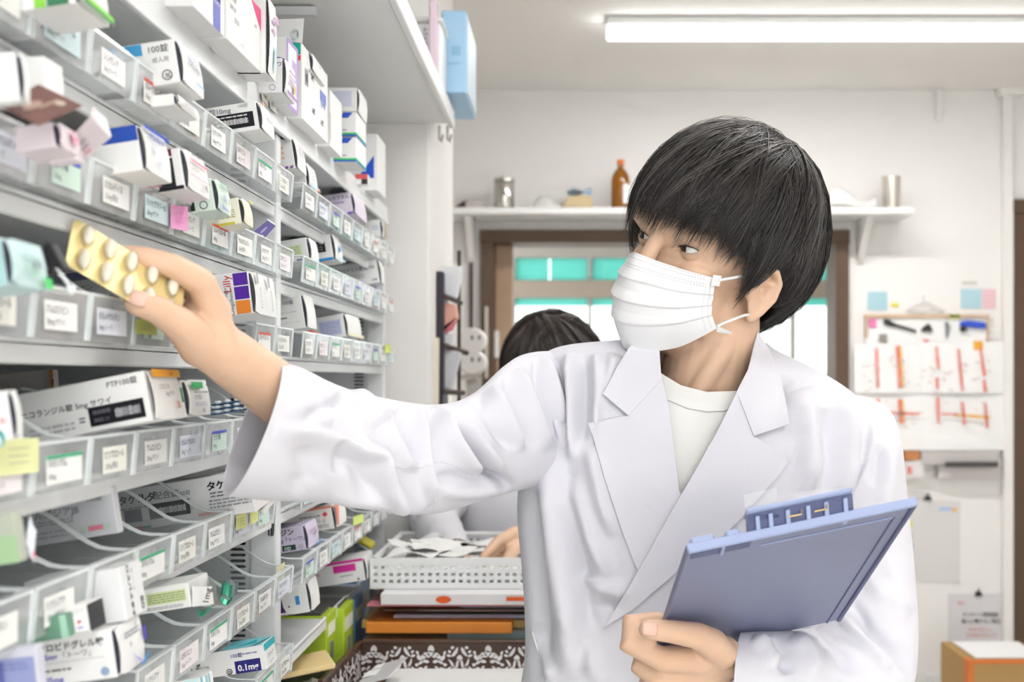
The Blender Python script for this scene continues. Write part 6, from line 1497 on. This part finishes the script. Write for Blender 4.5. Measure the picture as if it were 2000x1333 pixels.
FR = [([(885, 832), (925, 885), (962, 928), (1004, 958)], 9, -.013), ([(850, 795), (878, 858), (915, 905), (948, 930)], 11, .009), ([(905, 820), (945, 880), (985, 930)], 10, .006), ([(812, 790), (820, 850), (826, 905), (842, 985)], 8, .008), ([(838, 805), (842, 860), (850, 930)], 12, -.006),
      ([(770, 800), (790, 850), (812, 905)], 9, -.007), ([(735, 790), (760, 850), (792, 905), (818, 912)], 9, .006), ([(700, 870), (742, 895), (758, 955), (792, 990)], 12, .008), ([(660, 880), (700, 910), (725, 975)], 14, -.005), ([(690, 752), (715, 790), (740, 830)], 10, .007), ([(660, 765), (690, 800), (700, 830)], 12, -.004),
      ([(538, 826), (600, 838), (660, 858), (730, 890)], 5, .006, 26), ([(590, 812), (640, 798), (690, 775)], 12, -.004), ([(560, 790), (620, 800), (650, 825)], 14, .003), ([(655, 860), (665, 900), (660, 930)], 9, -.004), ([(590, 870), (600, 930), (570, 965)], 16, -.003), ([(960, 755), (990, 820), (1020, 880)], 9, .006), ([(985, 735), (1010, 800), (1040, 880)], 8, -.005), ([(1010, 720), (1040, 800), (1070, 880)], 9, .006), ([(930, 770), (965, 830), (1000, 880)], 9, -.005), ([(860, 960), (930, 960), (985, 950)], 12, .005), ([(850, 935), (920, 930), (960, 940)], 10, -.004),
      ([(1056, 690), (1075, 760), (1100, 850)], 9, .007), ([(1045, 700), (1062, 780), (1085, 860)], 6, -.006), ([(640, 985), (740, 985), (840, 995)], 16, .004)]
sr = sleeve('sleeve', ST_R, FR, 230, 150, .0015, .2)
ST_L = [(1612, 802, 1.555, (24, -14), (0, 0, -.030)), (1632, 794, 1.548, (44, -22), (0, 0, -.050)), (1652, 826, 1.54, (80, -26), (0, 0, -.068)), (1664, 870, 1.535, (92, -12), (0, 0, -.074)), (1671, 930, 1.53, (94, 0), (0, 0, -.076)), (1680, 1020, 1.53, (95, 2), (0, 0, -.074)), (1688, 1130, 1.51, (96, 4), (0, 0, -.073)), (1692, 1230, 1.475, (98, 22), (0, 0, -.068)), (1680, 1290, 1.44, (88, 62), (0, 0, -.066)), (1630, 1308, 1.41, (44, 78), (0, 0, -.062)), (1560, 1306, 1.375, (12, 74), (-10, 0, -.056)), (1490, 1302, 1.345, (2, 66), (-16, 0, -.052)), (1441, 1298, 1.322, (-4, 58), (-20, 0, -.050))]
FLh = [([(1700, 830), (1690, 900), (1660, 960), (1640, 1000)], 3, -.004), ([(1740, 860), (1735, 930), (1725, 1000)], 14, .004), ([(1720, 870), (1710, 950)], 10, -.004), ([(1690, 1120), (1720, 1160), (1780, 1200)], 14, .005), ([(1660, 1180), (1700, 1230), (1760, 1280), (1790, 1330)], 9, -.009), ([(1640, 1200), (1690, 1260), (1740, 1310)], 10, .006), ([(1470, 1245), (1500, 1262), (1520, 1300)], 9, .005), ([(1505, 1252), (1530, 1275), (1540, 1320)], 9, -.005), ([(1550, 1238), (1580, 1270), (1600, 1320)], 12, .005), ([(1600, 1245), (1640, 1280), (1660, 1320)], 10, -.004), ([(1650, 1120), (1690, 1135), (1740, 1120)], 14, -.003)]
sl_ = sleeve('sleeve', list(reversed(ST_L)), FLh, 220, 130, .0015, .2)

# --- tee shirt, lapels, collar
shirt_poly = [(1284, 700), (1293, 742), (1300, 790), (1312, 880), (1322, 975), (1350, 975), (1392, 880), (1432, 800), (1450, 762), (1468, 715)]
bvh_s = bvh0
tee = cast_patch('tee_shirt', [(1280, 738), (1292, 734), (1330, 757), (1380, 768), (1442, 766), (1462, 760), (1440, 830), (1390, 900), (1350, 985), (1320, 985), (1300, 880), (1286, 790)], bvh0, -.014, .0015, m_tee, hero, extra=lambda x, y: -.012 * math.exp(-((y - 740) / 45) ** 2))
cast_patch('ribbed_neckband', [(1284, 722), (1292, 730), (1330, 753), (1380, 766), (1440, 764), (1452, 758), (1440, 790), (1415, 803), (1380, 804), (1345, 798), (1304, 781), (1288, 770)], bvh0, -.010, .003, mat('white_rib_knit', '#f5f5f1', .85, .2, var=.02, scale=400, bump=.15, bscale=900), tee, extra=lambda x, y: -.012 * math.exp(-((y - 735) / 45) ** 2))
lp = cast_patch('lapel', [(1292, 738), (1227, 812), (1148, 827), (1158, 852), (1182, 938), (1214, 1035), (1247, 1121), (1262, 1128), (1310, 1060), (1345, 985), (1326, 960), (1317, 880), (1304, 785)], bvh0, .0035, .0018, m_coat, coat)
cast_patch('lapel', [(1440, 765), (1474, 853), (1543, 899), (1523, 926), (1458, 1002), (1399, 1062), (1328, 1112), (1237, 1191), (1180, 1226), (1218, 1165), (1262, 1090), (1310, 1002), (1350, 934), (1400, 845)], bvh0, .0085, .0018, m_coat, coat)
cast_patch('collar', [(1287, 664), (1250, 661), (1228, 680), (1206, 716), (1178, 770), (1227, 812), (1292, 741), (1289, 700)], bvh0, .0075, .0020, m_coat, coat, extra=lambda x, y: .012 * math.exp(-((y - 668) / 30) ** 2))
cast_patch('collar', [(1480, 648), (1468, 695), (1461, 722), (1439, 765), (1473, 852), (1542, 828), (1533, 775), (1523, 728), (1502, 682)], bvh0, .0125, .0020, m_coat, coat, extra=lambda x, y: .012 * math.exp(-((y - 665) / 35) ** 2))
# back of the collar standing round the neck
g = []
for i in range(25):
    a = R(-25 + 230 * i / 24); c0 = P(1382, 690, 1.525); row = []
    for j in range(5):
        h_ = j / 4; r1, r2 = .068 - .006 * h_, .062 - .004 * h_
        row.append(c0 + Vector((r1 * math.cos(a), r2 * math.sin(a) + .008, -.012 + .040 * h_)))
    g.append(row)
MB().sheet(g, .0022).build('collar_stand', m_coat, coat, smooth=True)
# stitched seams and the pocket slit
def seam(poly, bv, name='seam_line', c='#d4d2dc', r=.0006, parent=None):
    pts = []; o = Vector((0, 0, CAM_Z)); pl = np.array(poly, float)
    for i in range(len(pl) - 1):
        for t in range(8):
            q = pl[i] + (pl[i + 1] - pl[i]) * t / 8; h = bv.ray_cast(o, (P(q[0], q[1], 1) - o).normalized())
            if h[0] is not None: pts.append(h[0] + h[1] * .0001)
    if len(pts) > 2: MB().tube(pts, r, 5).build(name, mat('seam_' + c.lstrip('#'), c, .8, var=0), parent or coat, smooth='all')
seam([(1039, 1232), (1044, 1250), (1052, 1276)], bvh0, 'pocket_slit', '#fbfbfd', .0009)
bvR = BVHTree.FromPolygons([tuple(v.co + ORG[sr.name]) for v in sr.data.vertices], [tuple(p.vertices) for p in sr.data.polygons])
seam([(755, 910), (790, 914), (826, 912), (860, 902), (890, 910), (915, 925), (945, 930)], bvR, 'seam_line', '#e2e0e8', .0005, sr)

# --- trousers and shoes
tr2 = MB()
for s in (-1, 1):
    x = .155 + s * .09
    tr2.loft([[Vector((x + .075 * r_ * math.cos(a * .393), 1.56 + .085 * r_ * math.sin(a * .393), z_)) for a in range(16)] for z_, r_ in ((.05, .85), (.4, .95), (.75, 1.15), (.95, 1.15))])
tr2.build('trousers', mat('dark_trousers', '#34363e', .8, var=.05), hero, smooth=True)
for s in (-1, 1):
    x = .155 + s * .09; sh_ = MB()
    sh_.loft([[Vector((x + w_ * math.cos(a * .393), 1.62 - y_, .001 + (h_ * (1 + math.sin(a * .393)) / 2))) for a in range(16)] for y_, w_, h_ in ((0, .02, .05), (.03, .04, .085), (.12, .042, .09), (.2, .047, .06), (.26, .035, .045), (.285, .01, .03))])
    sh_.build('shoe', m_dark, hero, smooth=True)

# ------------------------------------------------------------------ blister sheet in the right hand
bp = thing('blister_pack', P(251, 560, .97), 'gold blister sheet of ten white tablets held in the raised hand', 'blister pack')
ba = Vector((.60, .67, -.437)).normalized(); bb_ = Vector((.1, -.6, -.79)); bb_ = (bb_ - ba * bb_.dot(ba)).normalized(); bn = bb_.cross(ba).normalized()
if bn.y > 0: bn = -bn
bc0 = P(250, 537, .962)
HLn, HWd = .051, .0235
pts = []
for cx, cy, a0 in ((1, 1, 0), (-1, 1, 90), (-1, -1, 180), (1, -1, 270)):
    for k in range(6):
        a = R(a0 + 18 * k); pts.append(bc0 + ba * (cx * (HLn - .006) + .006 * math.cos(a)) + bb_ * (cy * (HWd - .006) + .006 * math.sin(a)))
MB().prism(pts, -bn * .0006).build('foil_card', mat('gold_foil', '#f2de9c', .35, .5, metal=.25, var=.08, scale=60), bp)
m_tab = mat('white_tablet', '#fbf9f6', .3, .5, var=.01); m_poc = clear_mat('pocket_plastic', '#fdfaf0', .12)
for i in range(5):
    for j in (-1, 1):
        c = bc0 + ba * (-.0385 + .0192 * i) + bb_ * (j * .0118)
        t = MB(); ellipsoid(t, c + bn * .0032, ba * .0043, bb_ * .0092, bn * .0034, 16, 10); t.build('tablet', m_tab, bp, smooth='all')
        t = MB(); rings = []
        for q in range(5):
            a = R(90 * q / 4.4); rings.append([c + bn * (.0001 + .0076 * math.sin(a)) + (ba * .0060 * math.cos(w * .349) + bb_ * .0110 * math.sin(w * .349)) * math.cos(a) for w in range(18)])
        t.loft(rings, True); t.build('pocket', m_poc, bp, smooth=True)

# ------------------------------------------------------------------ clipboard
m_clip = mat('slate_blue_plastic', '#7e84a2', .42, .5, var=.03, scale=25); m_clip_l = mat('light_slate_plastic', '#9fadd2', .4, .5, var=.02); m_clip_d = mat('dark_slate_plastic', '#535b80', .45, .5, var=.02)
TL, TR = P(1345, 1077, 1.10), P(1790, 984, 1.134)
ew = (TR - TL); wd_ = ew.length; ex = ew / wd_; ed = Vector((-.049, 1, -.594)); ed = (ed - ex * ed.dot(ex)).normalized(); en = ex.cross(ed).normalized()
if en.z > 0: en = -en                        # en: outward normal of the visible underside
clip = thing('clipboard', TL + ed * .2, 'slate blue plastic clipboard held open against the coat', 'clipboard')
LEN = .295
def slab(name, x0, x1, y0, y1, n0, n1, m, bev=.0008):
    return MB().frame_box(TL + ex * x0 + ed * y0 + en * n0, ex * (x1 - x0), ed * (y1 - y0), en * (n1 - n0)).build(name, m, clip, bevel=bev)
slab('board', 0, wd_, 0, LEN, -.003, 0, m_clip, .001)
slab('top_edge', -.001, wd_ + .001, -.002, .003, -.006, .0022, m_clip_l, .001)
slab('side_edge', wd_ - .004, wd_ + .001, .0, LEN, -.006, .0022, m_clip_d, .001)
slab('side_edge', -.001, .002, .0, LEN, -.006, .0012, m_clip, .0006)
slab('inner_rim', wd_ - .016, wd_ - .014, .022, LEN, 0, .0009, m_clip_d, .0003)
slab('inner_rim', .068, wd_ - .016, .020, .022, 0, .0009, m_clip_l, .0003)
slab('hinge_bar', .004, .058, .006, .018, 0, .0012, m_clip_d, .0004)
slab('hinge_pin', .030, .0335, .004, .020, 0, .003, m_clip_l, .001)
slab('rivet', .142, .147, .004, .009, 0, .0022, m_clip_l, .0008)
# clip mechanism on the paper side, standing above the top edge
cl_ = thing('x', (0, 0, 0), '', ''); bpy.data.objects.remove(cl_)
up2 = (-en * .55 - ed * .45 + Vector((0, 0, .35))).normalized()
c0 = TL + ex * (wd_ * .26) + ed * .002 - en * .004
clw = wd_ * .47
MB().frame_box(c0, ex * clw, up2 * .019, ed * .004).build('clip_plate', m_clip_d, clip, bevel=.001)
MB().frame_box(c0 + up2 * .018 - ed * .004, ex * clw, up2 * .004, ed * .016).build('clip_lip', m_clip_l, clip, bevel=.0012)
for q in (.08, .2, .36, .55, .72, .9):
    MB().frame_box(c0 + ex * (clw * q) - ed * .003, ex * .004, up2 * .014, ed * .003).build('clip_rib', m_clip_l, clip, bevel=.0005)
for q in (.38, .62):
    a = c0 + ex * (clw * q) + up2 * .007 - ed * .004; MB().tube([a, a + ex * .012, a + ex * .012 + up2 * .004], .0008, 6).build('spring', mat('brass_spring', '#c9b27a', .3, metal=.8, var=0), clip)
MB().frame_box(TL + ex * .004 - en * .012, ex * .022, ed * .006, en * .008).build('hinge_knuckle', m_clip_l, clip, bevel=.002)
MB().frame_box(TL + ex * .036 - en * .012, ex * .014, ed * .006, en * .008).build('hinge_knuckle', m_clip_l, clip, bevel=.002)
MB().frame_box(c0 + up2 * .010, ex * .03, up2 * .026, ed * .0006).build('clear_sheet', m_clear, clip)
# folded-back cover hanging below the hand
MB().prism([P(1300, 1216, 1.262), P(1255, 1380, 1.335), P(1400, 1380, 1.345), P(1400, 1260, 1.29)], (0, .004, -.002)).build('cover', m_clip, clip)
# ================================================================== second person bending over the basket
y2, p2 = R(32), R(-34)
F2 = Vector((-math.sin(y2) * math.cos(p2), -math.cos(y2) * math.cos(p2), math.sin(p2))); L2 = Vector((math.cos(y2), -math.sin(y2), 0)); U2 = L2.cross(F2); U2 = U2 if U2.z > 0 else -U2
H2 = P(1078, 742, 2.654)
def HL2(l, f, u): return H2 + L2 * l + F2 * f + U2 * u
b2 = MB()
for l, f, u, a, b, c in ((0, -.004, .036, .074, .092, .088), (0, .034, -.034, .058, .060, .080), (0, .060, -.088, .027, .025, .02), (.04, .046, -.028, .022, .028, .024), (-.04, .046, -.028, .022, .028, .024)):
    ellipsoid(b2, HL2(l, f, u), L2 * a, F2 * b, U2 * c)
limb(b2, [HL2(0, .088, .02), HL2(0, .098, -.005), HL2(0, .110, -.028)], [.008, .009, .011])
for s in (-1, 1): ellipsoid(b2, HL2(s * .078, -.004, -.012), L2 * .006, F2 * .016, U2 * .03)
limb(b2, [HL2(0, -.02, -.04), P(1070, 850, 2.699), P(1068, 900, 2.708)], [.05, .05, .07])
ellipsoid(b2, P(1068, 1010, 2.699), (.14, 0, 0), (0, .075, 0), (0, 0, .2)); ellipsoid(b2, (P(1068, 0, 2.699).x, 2.70, .85), (.13, 0, 0), (0, .08, 0), (0, 0, .25))
limb(b2, [P(925, 890, 2.681), P(850, 1005, 2.562), P(894, 1092, 2.31)], [.032, .022, .018])
limb(b2, [P(1210, 890, 2.681), P(1185, 1020, 2.562), P(1075, 1040, 2.361), P(1035, 1040, 2.260)], [.035, .028, .022, .02])
W3 = P(1035, 1040, 2.260)
for k in range(4):
    m = P(1000 + 4 * k, 1046 + 7 * k - (4 if k == 0 else 0), 2.21 + .016 * k); tip_ = P((942, 950, 968, 990)[k], (1090, 1097, 1100, 1098)[k], 2.155 + .02 * k)
    limb(b2, [W3 + Vector((0, .008 * (k - 1), 0)), m], [.016, .0115]); limb(b2, [m, m.lerp(tip_, .5) + Vector((0, 0, .006)), tip_], [.0108, .0095, .0075])
limb(b2, [P(1028, 1055, 2.233), P(1000, 1080, 2.187), P(985, 1098, 2.169)], [.013, .011, .009])
W4 = P(894, 1092, 2.31)
for k in range(4): m = W4 + Vector((.03 - .018 * k, -.06, -.01)); limb(b2, [W4, m, m + Vector((0, -.04, -.025)), m + Vector((0, -.055, -.05))], [.016, .011, .009, .007])
limb(b2, [W4, W4 + Vector((.03, -.03, -.005)), W4 + Vector((.045, -.06, -.02))], [.014, .011, .009])
for s in (-1, 1): limb(b2, [(P(1068, 0, 2.699).x + s * .08, 2.70, .8), (P(1068, 0, 2.699).x + s * .085, 2.70, .45), (P(1068, 0, 2.699).x + s * .085, 2.71, .06)], [.08, .052, .036])
co2, fs2 = fuse(b2, .0042, 5)
for s in (-1, 1): push(co2, HL2(s * .031, .088, .014), tuple(-F2 * .006), .013)
p2o = mesh_obj('person', co2, fs2, m_skin, None, origin=(P(1068, 0, 2.699).x, 2.70, 0))
tag(p2o, 'dark haired person in a white coat bending over the mesh basket, mostly hidden', 'person')
for s in (-1, 1):
    e = MB(); ellipsoid(e, HL2(s * .031, .074, .0135), L2 * .0115, F2 * .0115, U2 * .0115); e.build('eye', m_scl, p2o, smooth='all')
    e = MB(); e.tube([HL2(s * .014, .092, .026), HL2(s * .03, .092, .03), HL2(s * .046, .084, .026)], [.001, .0018, .0008], 5); e.build('eyebrow', m_lash, p2o)
side2 = [(.02, .108, .055), (.045, .092, .045), (.064, .066, .02), (.074, .044, -.012), (.084, .016, -.02), (.088, -.02, -.03), (.078, -.05, -.06), (.05, -.075, -.08)]
line2 = [(0, .110, .058)] + side2 + [(0, -.09, -.085)] + [(-l, f, u) for l, f, u in reversed(side2)]
hair_mesh(HL2, (0, -.016, .038), (.088, .108, .103), (.12, -.1, .98), line2, 160, 9, 9, thick=.0009).build('hair', [mat('dark_brown_hair', '#332c29', .4, .5, var=.2, scale=100), mat('brown_hair', '#3f3632', .4, .5, var=.2, scale=100), mat('brown_hair_highlight', '#6a5f58', .4, .5, var=.2, scale=100)], p2o, smooth='all')  # the lightest strands paint a highlight into the brown hair
rows2 = np.array([(868, 1010, 1128, 2.70, .05), (885, 950, 1190, 2.70, .065), (915, 900, 1232, 2.69, .085), (970, 884, 1245, 2.685, .095), (1060, 890, 1242, 2.685, .10), (1200, 890, 1245, 2.69, .105), (1600, 870, 1265, 2.70, .12), (2000, 850, 1285, 2.70, .13)], float)
rg = []
for i in range(71):
    y, xl, xr, d, hd = crom(list(rows2), 7 * i / 70); a, b = P(xl, y, d), P(xr, y, d); c = (a + b) / 2; hw = (b.x - a.x) / 2
    rg.append([Vector((c.x + math.copysign(abs(math.cos(t * math.pi / 40)) ** .8, math.cos(t * math.pi / 40)) * hw, c.y + math.sin(t * math.pi / 40) * hd, c.z)) for t in range(80)])
cm = MB(); cm.loft(rg); cc2 = folds(np.array(cm.v), cm.f, [([(940, 930), (960, 1000), (985, 1060)], 10, .008), ([(975, 940), (990, 1000), (1000, 1060)], 8, -.008), ([(1010, 930), (1020, 1060)], 8, .006)], .004, 14)
m_coat2 = mat('pale_coat_cloth', '#ecebf0', .8, .25, var=.012, scale=300)
mesh_obj('coat_body', cc2, cm.f, m_coat2, p2o)
def sleeve2(path, rs_):
    pts = [crom([np.array(tuple(p)) for p in path], (len(path) - 1) * t / 30) for t in range(31)]; rr_ = [float(crom([np.array([r]) for r in rs_], (len(rs_) - 1) * t / 30)[0]) * (1 + .07 * math.sin(t * 1.9)) for t in range(31)]
    q = MB(); q.tube([Vector(p) for p in pts], rr_, 28, caps=False); q.build('sleeve', m_coat2, p2o, smooth='all')
sleeve2([P(950, 900, 2.690), P(885, 950, 2.644), P(846, 1000, 2.562), P(866, 1050, 2.45), P(890, 1085, 2.34)], [.056, .056, .050, .040, .030])
sleeve2([P(1190, 900, 2.690), P(1210, 960, 2.635), P(1188, 1022, 2.562), P(1120, 1035, 2.443), P(1062, 1041, 2.333)], [.06, .062, .056, .050, .042])
t2 = MB()
for s in (-1, 1):
    x = P(1068, 0, 2.699).x + s * .085; t2.loft([[Vector((x + .068 * r_ * math.cos(a * .393), 2.70 + .078 * r_ * math.sin(a * .393), z_)) for a in range(16)] for z_, r_ in ((.05, .8), (.4, .9), (.75, 1.1), (.9, 1.1))])
t2.build('trousers', mat('grey_trousers', '#6a6a72', .8, var=.05), p2o, smooth=True)
for s in (-1, 1):
    x = P(1068, 0, 2.699).x + s * .085; q = MB()
    q.loft([[Vector((x + w_ * math.cos(a * .393), 2.76 - y_, .001 + (h_ * (1 + math.sin(a * .393)) / 2))) for a in range(16)] for y_, w_, h_ in ((0, .02, .05), (.03, .036, .08), (.12, .038, .08), (.2, .04, .055), (.24, .03, .04), (.26, .01, .03))]); q.build('shoe', m_white, p2o, smooth=True)
